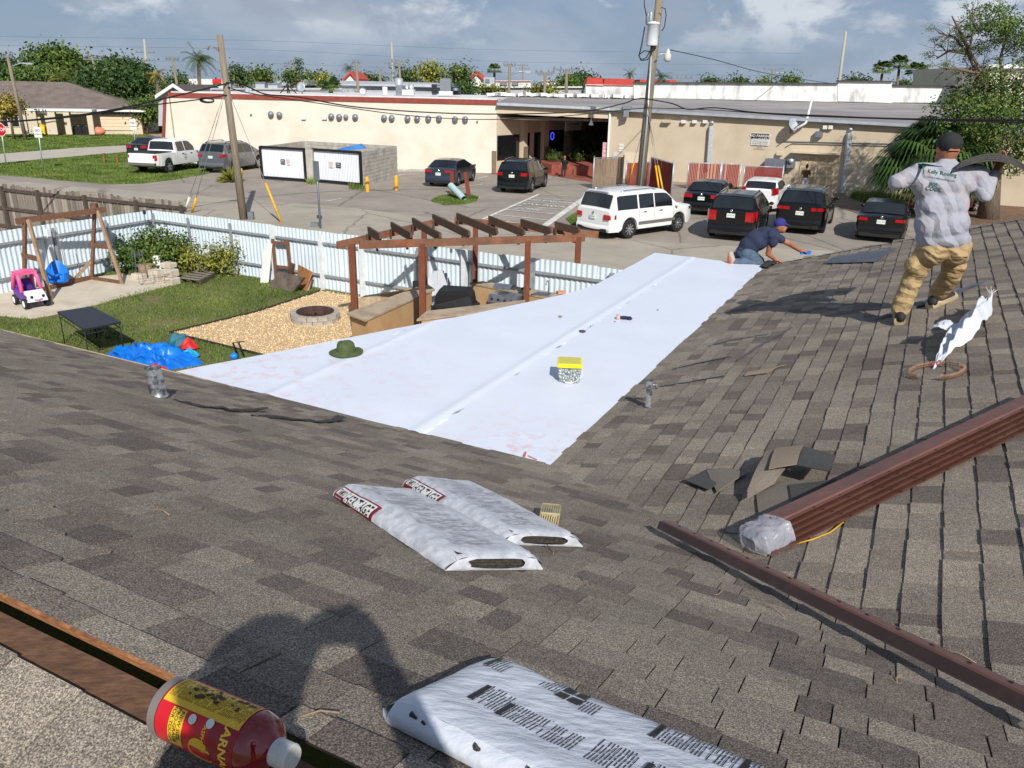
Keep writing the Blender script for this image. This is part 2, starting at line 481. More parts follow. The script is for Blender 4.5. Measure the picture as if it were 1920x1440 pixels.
M_DARK = pm('attic_dark', (0.006, 0.006, 0.006, 1), None, rough=1)
ra = RIDGE_A
zr = ZE + SM * ra
mb = MB(); mb.beam(HP(ra - .052, -8, zr - .030), HP(ra - .052, 1.12, zr - .026), .009, .014, m=0); mb.build('plywood_edge', M_PLY, slopeM)
mb = MB()
nseg = 40
def rb(t, q):
    b = -8 + 9.35 * t; w = .045 + .01 * noise.noise(V(b * 7, 2, 0)) + .006 * noise.noise(V(b * 2, 0, 0)) - .12 * max(0, (b - 1.0))
    w = max(w, .02)
    a = ra - .018 + q * (w + .03) + .004 * noise.noise(V(b * 3, 5, 0))
    return HP(a, b, zr - .026 - .012 * q + .003 * noise.noise(V(b * 5, q * 4, 2)))
mb.grid(rb, 80, 4)
mb.grid(lambda t, q: rb(t, 0) + V(0, 0, -.1 * (1 - q)), 80, 1)
mb.build('ridge_board', M_BOARD, house)
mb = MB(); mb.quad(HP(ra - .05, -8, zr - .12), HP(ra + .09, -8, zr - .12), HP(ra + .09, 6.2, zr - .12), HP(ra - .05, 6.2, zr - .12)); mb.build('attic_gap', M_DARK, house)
for b in (-2.05, -1.1, -.2):
    mb = MB(); mb.lathe([(0, .004), (.007, .004), (.0085, 0)], 10, Matrix.Translation(HP(ra + .05, b, zr - .0335))); mb.build('nail_head', pm('old_nail', S(150, 110, 70), S(110, 80, 50), 60, 0.6, metal=.5), house)
mb = MB()
for (a0, b0, a1, b1) in ((.45, -10.5, .45, .45), (.45, .45, AFAR + .3, .45), (AFAR + .3, .45, AFAR + .3, 14.5), (.45, -10.5, 7.6, -10.5)):
    p, q = HP(a0, b0, 0), HP(a1, b1, 0); d = (q - p).normalized(); n = V(-d.y, d.x, 0) * .08
    mb.extrude([p - n, q - n, q + n, p + n], (0, 0, 2.62))
mb.build('wall', M_WALLH, house)
mb = MB(); mb.beam(HP(.03, -11, ZE - .11), HP(.03, -5.75, ZE - .11), .025, .17); mb.build('fascia', M_WHITE, house)
M_DRIP = pm('dark_drip_metal', S(52, 40, 36), S(40, 32, 30), 20, 0.5, metal=.3)
mb = MB(); mb.beam(HP(AFAR - .03, 0, ZE - .045), HP(AFAR - .03, BMAX, ZE + SR * BMAX - .045), .03, .11); mb.build('rake_edge', M_DRIP, house)
mb = MB(); mb.beam(HP(-.012, -11, ZE + .004), HP(-.012, 0, ZE + .004), .02, .012); mb.build('eave_strip', pm('tan_drip', S(190, 172, 140), S(170, 150, 120), 9), house)

def membrane_mat():
    m = pm('white_membrane', S(216, 221, 231), S(211, 216, 227), 1.1, 0.42, 0.12, 5, coords='World', spec=.35, bdist=.02)
    nt = m.node_tree; N = nt.nodes; L = nt.links; b = N['Principled BSDF']
    src = b.inputs['Base Color'].links[0].from_socket
    geo = N.new('ShaderNodeNewGeometry')
    def splat(cen, rad, col, scale, thr, prev, st):
        d = N.new('ShaderNodeVectorMath'); d.operation = 'DISTANCE'; d.inputs[1].default_value = cen
        L.new(geo.outputs['Position'], d.inputs[0])
        mr = N.new('ShaderNodeMapRange'); mr.inputs[1].default_value = rad; mr.inputs[2].default_value = 0.0
        L.new(d.outputs['Value'], mr.inputs[0])
        n = N.new('ShaderNodeTexNoise'); n.inputs['Scale'].default_value = scale; n.inputs['Detail'].default_value = 8; n.inputs['Roughness'].default_value = .7
        L.new(geo.outputs['Position'], n.inputs['Vector'])
        th = N.new('ShaderNodeMapRange'); th.inputs[1].default_value = thr; th.inputs[2].default_value = thr + .12
        L.new(n.outputs['Fac'], th.inputs[0])
        mu = N.new('ShaderNodeMath'); mu.operation = 'MULTIPLY'; L.new(mr.outputs[0], mu.inputs[0]); L.new(th.outputs[0], mu.inputs[1])
        mu2 = N.new('ShaderNodeMath'); mu2.operation = 'MULTIPLY'; mu2.inputs[1].default_value = st; L.new(mu.outputs[0], mu2.inputs[0])
        mx = N.new('ShaderNodeMixRGB'); mx.inputs[2].default_value = col
        L.new(mu2.outputs[0], mx.inputs[0]); L.new(prev, mx.inputs[1]); return mx.outputs[0]
    c = src
    c = splat(G(985, 850, ZE), .9, S(214, 150, 150), 9, .5, c, .5)
    c = splat(G(460, 700, ZE), 2.2, S(220, 165, 170), 7, .52, c, .55)
    c = splat(G(930, 760, ZE), 1.0, S(225, 205, 175), 12, .55, c, .5)
    c = splat(G(900, 640, ZE), 20, S(206, 211, 222), 2.6, .52, c, .35)
    L.new(c, b.inputs['Base Color'])
    return m
M_TPO = membrane_mat()
ZO = ZE - .10
edge = [(330, 697), (430, 677), (545, 655), (660, 632), (780, 609), (880, 590), (980, 569), (1050, 554), (1090, 543), (1120, 532), (1150, 516), (1190, 495), (1228, 474)]
edgeW = [G(x, y, ZE + .01) for k, (x, y) in enumerate(edge)]
C_ = HP(AFAR, 0, ZE)
def zmem(p):
    q = p - TIP
    a, b = -q.dot(VV), -q.dot(UU)
    d = max(0, min(1, (-a) / 4.0)) if b < 0 else 0
    z = ZE + .012
    for s, hgt in ((-1.18, .011), (-2.75, .009)):
        w = .055 + .015 * noise.noise(V(a * .7, s, 0))
        z += hgt * math.exp(-((b - s - .01 * noise.noise(V(a * .5, 3, s))) / w) ** 2)
    z += .004 * noise.noise(V(a * .9, b * 1.1, 4.2)) + .0022 * abs(noise.noise(V(a * .5, b * 5, 2))) + .0025 * noise.noise(V(a * 3.1, b * 3.7, 1.2))
    return z
a_lo, a_hi, b_lo, b_hi = -8.2, .05, -6.0, .05
step = .07
na = int((a_hi - a_lo) / step); nb = int((b_hi - b_lo) / step)
outer2 = [(p.x, p.y) for p in edgeW]
poly2 = [(HP(.03, 0, 0).x, HP(.03, 0, 0).y), (HP(0, .03, 0).x, HP(0, .03, 0).y), (HP(AFAR, .03, 0).x, HP(AFAR, .03, 0).y)] + outer2[::-1]
bm = bmesh.new()
face = bm.faces.new([bm.verts.new((x, y, 0)) for x, y in poly2])
for k in range(1, na):
    g = bm.verts[:] + bm.edges[:] + bm.faces[:]
    bmesh.ops.bisect_plane(bm, geom=g, plane_co=HP(a_lo + k * step, 0, 0), plane_no=VV)
bc = sorted([b_lo + .35 * k for k in range(18)] + [s + d for s in (-1.18, -2.75) for d in (-.2, -.16, -.13, -.1, -.08, -.06, -.04, -.02, 0, .02, .04, .06, .08, .1, .13, .16, .2)])
for b in bc:
    g = bm.verts[:] + bm.edges[:] + bm.faces[:]
    bmesh.ops.bisect_plane(bm, geom=g, plane_co=HP(0, b, 0), plane_no=UU)
for w in bm.verts: w.co.z = zmem(w.co)
for fc in bm.faces: fc.smooth = True
me = bpy.data.meshes.new('membrane_roof'); bm.to_mesh(me); bm.free(); me.materials.append(M_TPO)
mem = put('membrane_roof', me, house)
tag(mem, 'white membrane sheet with two long seams')
mb = MB()
for i in range(len(edgeW) - 1):
    a, b = edgeW[i], edgeW[i + 1]
    mb.quad(V(a.x, a.y, zmem(a) + .0), V(b.x, b.y, zmem(b) + .0), V(b.x, b.y, ZE - .05), V(a.x, a.y, ZE - .05))
mb.build('membrane_edge', M_TPO, house)
mb = MB()
for i in range(len(edgeW) - 1):
    a, b = edgeW[i] + V(0, 0, -.14) - (edgeW[i] - TIP).normalized() * .06, edgeW[i + 1] + V(0, 0, -.14) - (edgeW[i + 1] - TIP).normalized() * .06
    if i > 1: mb.beam(a, b, .04, .13)
mb.build('edge_fascia', M_WHITE, house)

M_GRASS = pm('lawn_ground', S(88, 104, 52), S(112, 118, 66), 1.4, 0.95, 0.5, 40, coords='World', stain=S(132, 122, 84), stscale=.5, fine=.35, bdist=.03)
M_ASPH = pm('old_asphalt', S(158, 148, 136), S(142, 132, 121), .55, 0.93, 0.25, 90, coords='World', stain=S(120, 112, 104), stscale=.23, fine=.14, crack=.16)
M_ALLEY = pm('alley_paving', S(172, 162, 147), S(156, 147, 133), .4, 0.93, 0.25, 90, coords='World', stain=S(140, 130, 116), stscale=.6, fine=.14, crack=.2)
M_ROAD = pm('pale_road', S(186, 178, 164), S(172, 164, 150), .8, 0.93, 0.2, 60, coords='World')
mb = MB(); mb.poly([V(-900, -300, 0), V(900, -300, 0), V(900, 1500, 0), V(-900, 1500, 0)]); struct('ground', mb, M_GRASS)
lot = [G(-60, 372, 0), G(200, 346), G(265, 345), G(332, 337), G(392, 326), V(-17.5, 57.5, 0), V(-17, 62, 0), V(60, 62, 0), V(60, 8, 0), V(8, 8, 0), V(-3.5, 21, 0)]
F_C, F_L, F_R = G(297, 491), G(0, 555), G(700, 559)
fr_dir = (F_R - F_C).normalized(); fl_dir = (F_L - F_C).normalized()
FRE = F_C + fr_dir * 17.5
FLE = F_C + fl_dir * 14
mb = MB(); mb.poly([p + V(0, 0, .012) for p in [V(-75, 40, 0), F_C + V(-9, 0, 0), F_C - fr_dir * .4, FRE, V(60, 8, 0), V(60, 62, 0), V(-17, 62, 0), V(-18, 55, 0), G(392, 326), G(332, 337), G(265, 345), G(200, 346), G(110, 339), G(0, 325)]]); struct('parking_lot', mb, M_ASPH)
alley = [G(-140, 352), G(0, 337), G(120, 349), G(300, 362), G(420, 371), G(640, 388), G(900, 420), G(1030, 442), G(1290, 458), G(1640, 475)]
al = [V(-60, 38, 0)] + [p for p in alley] + [V(28, 22, 0), FRE, F_C - fr_dir * .2, F_C + V(-8, 1, 0)]
mb = MB(); mb.poly([p + V(0, 0, .018) for p in al][::-1]); struct('alley', mb, M_ALLEY)
mb = MB(); mb.poly([p + V(0, 0, .02) for p in [V(-110, 52.5, 0), G(0, 306), G(90, 298), G(250, 284), G(300, 276), V(-18.5, 62, 0), V(-18.5, 68, 0), G(296, 270), G(140, 278), G(0, 289), V(-110, 60, 0)]]); struct('road', mb, M_ROAD)
M_DRIVE = pm('brick_drive', S(186, 152, 130), S(172, 138, 118), 6, 0.9, coords='World', fine=.15)
mb = MB(); mb.poly([p + V(0, 0, .024) for p in [G(188, 246), G(252, 242), G(318, 253), V(-24, 72, 0), V(-26, 67.5, 0), G(300, 264)]]); struct('driveway', mb, M_DRIVE)
M_YARD = pm('yard_soil', S(92, 98, 54), S(110, 106, 64), 2.5, 0.95, 0.6, 30, coords='World', bdist=.03, stain=S(128, 112, 78), stscale=.8)
yard = [F_C, FLE, V(-16, 6, 0), V(8, 6, 0), FRE]
mb = MB(); mb.poly([p + V(0, 0, .014) for p in yard]); struct('back_yard', mb, M_YARD)
M_PAD = pm('concrete_pad', S(208, 196, 176), S(192, 180, 160), 1.5, 0.9, 0.2, 60, coords='World', stain=S(170, 158, 140), stscale=1.2)
padpx = [(-90, 575), (0, 590), (58, 596), (140, 580), (230, 556), (322, 533), (300, 522), (225, 514), (150, 522), (-60, 562)]
sheet('concrete_pad', padpx, .05, M_PAD, .045)
gravpx = [(318, 624), (480, 585), (600, 546), (700, 560), (770, 570), (1000, 590), (1060, 680), (700, 740), (500, 668)]
gravW = [G(x, y) for x, y in gravpx]
M_GRAVB = pm('gravel_bed', S(204, 180, 140), S(182, 156, 118), 30, 0.95, 0.6, 60, coords='World', bdist=.03)
sheet('gravel_bed', gravpx, .022, M_GRAVB)
mb = MB(); mb.tint = []
rd = random.Random(11)
xs = [p.x for p in gravW]; ys = [p.y for p in gravW]
cnt = 0
while cnt < 15000:
    x, y = rd.uniform(min(xs), max(xs)), rd.uniform(min(ys), max(ys))
    if not inpoly(x, y, gravW): continue
    cnt += 1
    r = rd.uniform(.013, .026)
    q = Matrix.Rotation(rd.random() * 6, 3, V(rd.uniform(-1, 1), rd.uniform(-1, 1), 1).normalized())
    c = V(x, y, .022 + r * .35); i = len(mb.v)
    for d in ((1, 0, 0), (0, .8, 0), (-1, 0, 0), (0, -.8, 0), (0, 0, .6), (0, 0, -.6)):
        mb.v.append(c + q @ (V(*d) * (r * rd.uniform(.75, 1.15))))
    mb.tint += [rd.random()] * 6
    for f in ((0, 1, 4), (1, 2, 4), (2, 3, 4), (3, 0, 4), (1, 0, 5), (2, 1, 5), (3, 2, 5), (0, 3, 5)):
        mb.f.append(tuple(i + k for k in f)); mb.m.append(0); mb.sm.append(False)
def tintmat(name, cols, rough=.9):
    m = bpy.data.materials.new(name); m.use_nodes = True; N = m.node_tree.nodes; L = m.node_tree.links
    at = N.new('ShaderNodeAttribute'); at.attribute_name = 'tint'
    r = N.new('ShaderNodeValToRGB'); e = r.color_ramp.elements
    e[0].color = cols[0]; e[1].color = cols[-1]
    for k in range(1, len(cols) - 1):
        q = e.new(k / (len(cols) - 1)); q.color = cols[k]
    L.new(at.outputs['Fac'], r.inputs[0]); b = N['Principled BSDF']; L.new(r.outputs[0], b.inputs['Base Color']); b.inputs['Roughness'].default_value = rough
    b.inputs['Specular IOR Level'].default_value = .25
    return m
mb.build('gravel', tintmat('gravel_stone', [S(196, 164, 122), S(220, 190, 146), S(236, 212, 174), S(212, 178, 134)]), kind='stuff', label='tan gravel spread round the fire pit', cat='gravel')
mb = MB()
for a, b in (((318, 624), (500, 668)), ((318, 624), (480, 585)), ((480, 585), (600, 546))):
    mb.beam(G(*a, .03), G(*b, .03), .025, .07)
mb.build('garden_edging', pm('black_edging', S(40, 38, 34), S(60, 52, 40), 9, .8), label='thin black edging strip round the tan gravel', cat='edging')
M_BLADE = tintmat('grass_blade', [S(58, 78, 30), S(84, 104, 44), S(108, 126, 56), S(140, 138, 80)])
def blades(name, poly, holes, n, hmin, hmax, w, label, seed, dens=None):
    rd = random.Random(seed); mb = MB(); mb.tint = []
    xs = [p.x for p in poly]; ys = [p.y for p in poly]; c = 0; tries = 0
    while c < n and tries < n * 8:
        tries += 1
        x, y = rd.uniform(min(xs), max(xs)), rd.uniform(min(ys), max(ys))
        if not inpoly(x, y, poly) or any(inpoly(x, y, h) for h in holes): continue
        if noise.noise(V(x * .9, y * .9, seed)) < -.32 and rd.random() < .75: continue
        c += 1
        a = rd.random() * 6.28; h = rd.uniform(hmin, hmax) * (1 + .5 * noise.noise(V(x * .5, y * .5, 9)))
        d = V(math.cos(a), math.sin(a), 0); l = V(rd.uniform(-1, 1), rd.uniform(-1, 1), 0) * h * .6
        p = V(x, y, .012)
        mb.poly([p - d * w, p + d * w, p + l + V(0, 0, h)])
        t = min(1, max(0, .45 + .5 * noise.noise(V(x * .7, y * .7, 3)) + rd.uniform(-.25, .25)))
        mb.tint += [t] * 3
    return mb.build(name, M_BLADE, kind='stuff', label=label, cat='grass')
padW = [G(x, y) for x, y in padpx]
blades('grass', [F_C, FLE, V(-14, 9, 0), V(2, 9, 0), F_R], [padW, gravW], 80000, .03, .075, .012, 'green lawn of the back yard', 5)
verge = [G(-40, 326), G(110, 338), G(200, 345), G(265, 345), G(332, 337), G(392, 326), G(400, 315), G(300, 285), G(250, 285), G(0, 307), G(-40, 310)]
blades('grass', verge, [], 26000, .05, .12, .03, 'rough grass verge under the pickup truck', 6)
lawn2 = [G(-60, 288), G(0, 288), G(140, 277), G(296, 269), V(-26, 67, 0), G(262, 247), G(0, 254), G(-60, 256)]
blades('grass', lawn2, [], 22000, .05, .12, .05, 'mown front lawn of the house across the road', 8)
M_BEIGE = pm('beige_stucco', S(222, 213, 197), S(215, 205, 188), .7, 0.9, 0.25, 25, coords='World', stain=S(204, 193, 173), stscale=.35, bdist=.02)
M_TAN = pm('tan_stucco', S(204, 189, 165), S(196, 180, 156), .6, 0.9, 0.25, 25, coords='World', stain=S(184, 167, 142), stscale=.5, bdist=.02)
M_REDTRIM = pm('red_coping', S(146, 70, 58), S(128, 60, 50), 3, 0.7, coords='World')
M_RWHITE = pm('white_roof_coat', S(226, 226, 224), S(205, 204, 200), 1.2, 0.8, coords='World', stain=S(176, 172, 166), stscale=1.6)
M_RGREY = pm('grey_flat_roof', S(150, 144, 142), S(128, 122, 122), .35, 0.9, coords='World', stain=S(176, 170, 164), stscale=.3, stretch=(.4, 1, 1))
M_GALV = pm('galvanised', S(190, 196, 202), S(168, 174, 180), 12, 0.4, metal=.35)
M_GREYM = pm('grey_metal', S(128, 134, 140), S(112, 118, 126), 8, 0.5, metal=.3)
M_BLACKM = pm('black_metal', S(26, 26, 28), S(34, 34, 36), 9, 0.5)
M_GLASSD = pm('dark_glass', (0.010, 0.011, 0.013, 1), None, rough=.06, spec=.6)
M_REDRF = pm('red_roof_panel', S(196, 72, 58), S(176, 62, 50), 2, 0.6, coords='World')
M_CONC = pm('grey_block', S(186, 180, 170), S(160, 154, 146), 2.2, 0.95, 0.4, 70, coords='World', stain=S(132, 128, 122), stscale=1.5)
M_MORT = pm('block_mortar', S(150, 146, 138), S(136, 132, 126), 6, 0.95, coords='World')

def wallbox(mb, A, B, z0, z1, th, m=0):                # vertical slab from A to B, thickness away from the camera
    d = (B - A); d.z = 0; d.normalize(); n = V(-d.y, d.x, 0)
    if n.y < 0: n = -n
    a, b = V(A.x, A.y, 0), V(B.x, B.y, 0)
    mb.hexa([V(p.x, p.y, z) for z in (z0, z1) for p in (a, b, b + n * th, a + n * th)], m)
def rect_on(mb, A, B, x0, y0, x1, y1, out=.02, dep=.05, m=0):      # box on wall plane A-B covering a pixel rectangle
    d = (B - A); d.z = 0; d.normalize(); n = V(d.y, -d.x, 0)
    if n.y > 0: n = -n
    xm, ym = (x0 + x1) / 2, (y0 + y1) / 2
    p, q = WP(x0, ym, A, B), WP(x1, ym, A, B)
    t, b = WP(xm, y0, A, B).z, WP(xm, y1, A, B).z
    p = V(p.x, p.y, 0); q = V(q.x, q.y, 0)
    P = []
    for z in (b, t):
        for s in (p + n * out, q + n * out, q + n * (out - dep), p + n * (out - dep)): P.append(V(s.x, s.y, z))
    mb.hexa(P, m)
    return p, q, b, t, n

LA, LB = G(760, 320), G(930, 325)
LW = WP(326, 240, LA, LB); LW.z = 0
ZL = WP(800, 186, LA, LB).z
beige = thing('strip_mall_hall', 'long cream stucco hall with red coping and row of round wall vents', 'building', (0, 0, 0))
mb = MB()
back = V(-LB.y + LA.y, LB.x - LA.x, 0).normalized() * 26
if back.y < 0: back = -back
c4 = [LW, LB, LB + back, LW + back]
mb.prism([(p.x, p.y) for p in c4], 0, ZL)
mb.build('wall', M_BEIGE, beige)
mb = MB(); mb.prism([(p.x, p.y) for p in [LW + back * .008, LB + back * .008, LB + back * .99, LW + back * .99]], ZL + .002, ZL + .12); mb.build('roof', M_RWHITE, beige)
mb = MB(); wallbox(mb, LW - (LB - LW).normalized() * .1 + V(0, -.06, 0), LB + (LB - LW).normalized() * .05 + V(0, -.06, 0), ZL - .26, ZL + .05, .2); mb.build('coping', M_REDTRIM, beige)
mb = MB(); mb.hexa([LW + V(-.9, -.1, 0), LW + V(-.05, -.1, 0), LW + V(-.05, 1.5, 0), LW + V(-.9, 1.5, 0), LW + V(-.25, -.1, ZL - .3), LW + V(-.05, -.1, ZL - .3), LW + V(-.05, 1.5, ZL - .3), LW + V(-.25, 1.5, ZL - .3)]); mb.build('end_buttress', M_BEIGE, beige)
mb = MB(); mb.beam(LW + V(-.95, -.2, .3), LW + V(-.27, -.2, ZL - .3), .16, .16); mb.build('corner_trim', M_REDTRIM, beige)
vent_px = [(508, 214), (524, 215), (621, 218), (636, 219), (648.5, 219), (666, 219), (720, 220.5), (734.5, 221), (764, 222), (782, 222), (803, 222), (823, 222), (853, 223.5), (872, 223.5)]
hood = MB()
hood.lathe([(.2, 0), (.2, .12), (.17, .24), (.09, .32), (0, .33)], 12, Matrix.Rotation(R(90), 4, 'X') @ Matrix.Rotation(R(18), 4, 'Y'))
hoodm = hood.mesh('vent_hood', pm('hood_metal', S(150, 156, 164), S(128, 134, 142), 9, .45, metal=.4))
for k, (x, y) in enumerate(vent_px):
    p = WP(x, y, LA, LB)
    o = put('vent_hood', hoodm, beige, Matrix.LocRotScale(p, Matrix.Rotation(R(-6), 3, 'Z').to_quaternion(), V(1, 1, 1) * (.82 if k == 4 else 1)))
for x, y in ((570, 222), (609, 222)):
    mb = MB(); rect_on(mb, LA, LB, x - 4, y - 4, x + 4, y + 2, .14, .16); mb.build('wall_vent', M_WHITE, beige)
for x, y in ((471, 215), (895, 228)):
    mb = MB(); rect_on(mb, LA, LB, x - 1.5, y - 1.5, x + 1.5, y + 2, .08, .1); mb.build('outlet_box', M_GREYM, beige)

R0, R1 = G(1135, 331), G(1600, 366)
RE = R0 + (R1 - R0).normalized() * 40
S1 = G(1112, 303)
tan = thing('strip_mall_block', 'tan stucco block with grey roof, silver gutter and covered shop porch', 'building')
gutL, gutR = WP(913, 191, LA, LB), WP(1640, 228, R0, R1)
def guz(p): return lerp(gutL.z, gutR.z, max(0, (p.x - gutL.x) / (gutR.x - gutL.x)))
gutE = V(RE.x, RE.y, guz(RE))
mb = MB()
nR0 = V(-(R1 - R0).y, (R1 - R0).x, 0).normalized()
if nR0.y < 0: nR0 = -nR0
def prism_top(mb, pts, zs, m=0):
    n = len(pts); i = len(mb.v)
    mb.v += [V(p.x, p.y, 0) for p in pts] + [V(p.x, p.y, z) for p, z in zip(pts, zs)]
    mb.f.append(tuple(i + n + k for k in range(n))); mb.m.append(m); mb.sm.append(False)
    for k in range(n):
        b = (k + 1) % n; mb.f.append((i + k, i + b, i + n + b, i + n + k)); mb.m.append(m); mb.sm.append(False)
pts = [R0, RE, RE + nR0 * 22, R0 + nR0 * 22]
prism_top(mb, pts, [guz(p) - .04 for p in pts])
mb.build('wall', M_TAN, tan)
mb = MB(); wallbox(mb, LB, S1, 0, 4.0, .3); mb.build('shop_front', M_TAN, tan)
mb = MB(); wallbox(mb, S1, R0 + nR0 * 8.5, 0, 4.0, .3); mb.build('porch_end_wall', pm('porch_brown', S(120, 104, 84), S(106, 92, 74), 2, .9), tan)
bl, br = V(LB.x, LB.y, 0), V(R0.x, R0.y, 0)
zb0, zb1 = WP(932, 213, LA, LB).z, WP(1130, 222, R0, R1).z
mb = MB()
mb.hexa([V(bl.x, bl.y - .05, zb0), V(br.x, br.y - .05, zb1), V(br.x, br.y + .3, zb1), V(bl.x, bl.y + .3, zb0), V(bl.x, bl.y - .05, guz(bl) - .05), V(br.x, br.y - .05, guz(br) - .05), V(br.x, br.y + .3, guz(br) - .05), V(bl.x, bl.y + .3, guz(bl) - .05)])
mb.build('porch_beam', M_TAN, tan)
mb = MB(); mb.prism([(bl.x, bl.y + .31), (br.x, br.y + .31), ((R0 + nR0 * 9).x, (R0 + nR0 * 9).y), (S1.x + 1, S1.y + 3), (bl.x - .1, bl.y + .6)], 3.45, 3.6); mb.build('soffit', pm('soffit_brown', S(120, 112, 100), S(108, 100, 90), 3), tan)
PBY = 66.0
par0, par1, par2 = AY(1190, 184, PBY), AY(1560, 190, PBY + 1.5), AY(1790, 193, PBY + 3)
cop0 = AY(913, 179, PBY)
mb = MB()
g0, g1, g2 = V(bl.x, bl.y, guz(bl)), V(br.x, br.y, guz(br)), gutE
mb.poly([g0 + V(0, -.25, 0), g1 + V(0, -.25, 0), g2 + V(0, -.25, 0), V(par2.x + 20, par2.y, par2.z), par2, par1, par0, cop0])
mb.build('roof', M_RGREY, tan)
mb = MB()
for a, b in ((g0, g1), (g1, g2)):
    mb.beam(a + V(0, -.33, -.09), b + V(0, -.33, -.09), .16, .17)
mb.build('gutter', pm('silver_gutter', S(206, 212, 218), S(188, 194, 202), 2, .35, metal=.5), tan)
def parapet(x0, y0t, y0b, x1, y1t, y1b, Y, m, cap=None):
    mb = MB(); a, b = AY(x0, y0b, Y), AY(x1, y1b, Y); c, d = AY(x1, y1t, Y), AY(x0, y0t, Y)
    mb.hexa([a, b, b + V(0, .3, 0), a + V(0, .3, 0), d, c, c + V(0, .3, 0), d + V(0, .3, 0)])
    o = mb.build('parapet', m, tan)
    if cap:
        mb = MB(); mb.beam(d + V(0, .1, .05), c + V(0, .1, .05), .6, .09); mb.build('cap_strip', cap, o)
M_PAR = pm('stained_parapet', S(222, 224, 222), S(206, 206, 202), 1.0, .85, coords='World', stain=S(120, 116, 112), stscale=1.0, stretch=(1.2, 1, .55))
M_CAPD = pm('dark_cap', S(70, 62, 60), S(56, 50, 50), 3, .6)
parapet(1188, 156, 183, 1570, 158, 191, PBY, M_PAR, M_CAPD)
parapet(1571, 153, 190, 1672, 154, 193, PBY + .3, M_PAR, M_CAPD)
parapet(1666, 161, 192, 1800, 163, 193, PBY + 1.2, M_PAR, M_CAPD)
parapet(1098, 158, 179, 1191, 160, 184, PBY + 2, M_PAR)
mb = MB()
for x0, x1, t in ((1099, 1131, 145), (1131, 1190, 147)):
    a, b = AY(x0, 160, PBY + 2), AY(x1, 161, PBY + 2); c, d = AY(x1 - 1, t + 1, PBY + 3.5), AY(x0 + 3, t, PBY + 3.5)
    mb.hexa([a + V(0, -.1, 0), b + V(0, -.1, 0), b + V(0, 4, 0), a + V(0, 4, 0), d, c, c + V(0, 1.5, 0), d + V(0, 1.5, 0)])
mb.build('red_roof', M_REDRF, tan)
mb = MB()
rdw = random.Random(4)
prev = None
for k in range(30):
    t = k / 29; p = lerp(cop0, par0, t) + V(0, -1.2 + .25 * rdw.random(), .07 + .12 * rdw.random())
    if prev: mb.beam(prev, p, 1.4, .22)
    prev = p
mb.build('roof_flashing', M_RWHITE, tan)
SA, SB = LB, S1
for (x0, y0, x1, y1) in ((932, 253, 973, 299), (1024, 244, 1056, 285)):
    mb = MB(); rect_on(mb, SA, SB, x0, y0, x1, y1, .03, .1); w = mb.build('shop_window', M_BLACKM, tan)
    mb = MB(); rect_on(mb, SA, SB, x0 + 1.5, y0 + 1.5, x1 - 1.5, y1 - 2, .045, .02); mb.build('pane', M_GLASSD, w)
for (x0, y0, x1, y1) in ((983, 249, 992, 297), (1001, 248, 1012, 299)):
    mb = MB(); rect_on(mb, SA, SB, x0, y0, x1, y1, .05, .1); w = mb.build('shop_door', M_BLACKM, tan)
    mb = MB(); rect_on(mb, SA, SB, x0 + 1.5, y0 + 3, x1 - 1.5, y1 - 4, .065, .02); mb.build('pane', M_GLASSD, w)
for (x0, x1, yb) in ((974, 981.5, 303), (1013, 1022, 302)):
    mb = MB(); rect_on(mb, SA, SB, x0, 205, x1, yb, .35, .34); mb.build('pilaster', M_TAN, tan)
    mb = MB(); rect_on(mb, SA, SB, x0 - .4, 274, x1 + .4, yb, .37, .37); mb.build('pilaster_base', pm('brown_base', S(126, 112, 92), S(112, 98, 80), 3), tan)
mb = MB(); rect_on(mb, LA, LB, 922, 283, 930.5, 325, .03, .2); mb.build('corner_base', pm('brown_base', S(126, 112, 92)), beige)
sign = MB(); rect_on(sign, SA, SB, 1034, 226, 1064, 243, 1.2, .06)
sg = sign.build('shop_sign', M_WHITE); tag(sg, 'small white hanging sign with dark red writing in the shop porch', 'sign')
mb = MB(); a_ = WP(1049, 233.5, SA + V(.4, -1.15, 0), SB + V(.4, -1.15, 0)); dS = (SB - SA).normalized()
a_ = WP(1049, 233, SA, SB); nS = V(dS.y, -dS.x, 0); a_ = a_ + nS * 1.22
addtext(mb, 'NEW TIP BARBER', a_ + V(0, 0, .05), dS, KK, .19, bold=.01); addtext(mb, 'BARBER SHOP', a_ - V(0, 0, .2), dS, KK, .13)
mb.build('lettering', pm('dark_red_ink', S(120, 30, 36), None), sg)
mb = MB(); pn = WP(1034, 255, SA, SB) + nS * .08
pts = [pn + dS * (.22 * math.cos(t)) + KK * (.25 * math.sin(t)) for t in [k * .4 for k in range(17)]]
mb.tube(pts, .03, 6)
mneon = pm('blue_neon', S(40, 40, 255), None); bsdf = mneon.node_tree.nodes['Principled BSDF']; bsdf.inputs['Emission Color'].default_value = (.08, .1, 1, 1); bsdf.inputs['Emission Strength'].default_value = 1.2
mb.build('neon_ring', mneon, label='glowing blue neon ring in the dark shop window', cat='neon sign')
M_TERRA = pm('terracotta', S(150, 84, 66), S(134, 72, 56), 2, .85, coords='World')
mb = MB(); pq = [G(1014, 322), G(1034, 326), G(1098, 330), G(1113, 327), G(1113, 305), G(1014, 303)]
mb.prism([(p.x, p.y) for p in pq], 0, .62); planter = mb.build('planter_wall', M_TERRA, label='low red brown planter wall in the shop porch', cat='planter')
mb = MB(); mb.poly([G(1022, 326, .028), G(1040, 330, .028), G(1113, 342, .028), G(1113, 310, .028), G(935, 318, .028), G(919, 326, .028)][::-1]); struct('porch_paving', mb, M_TERRA)

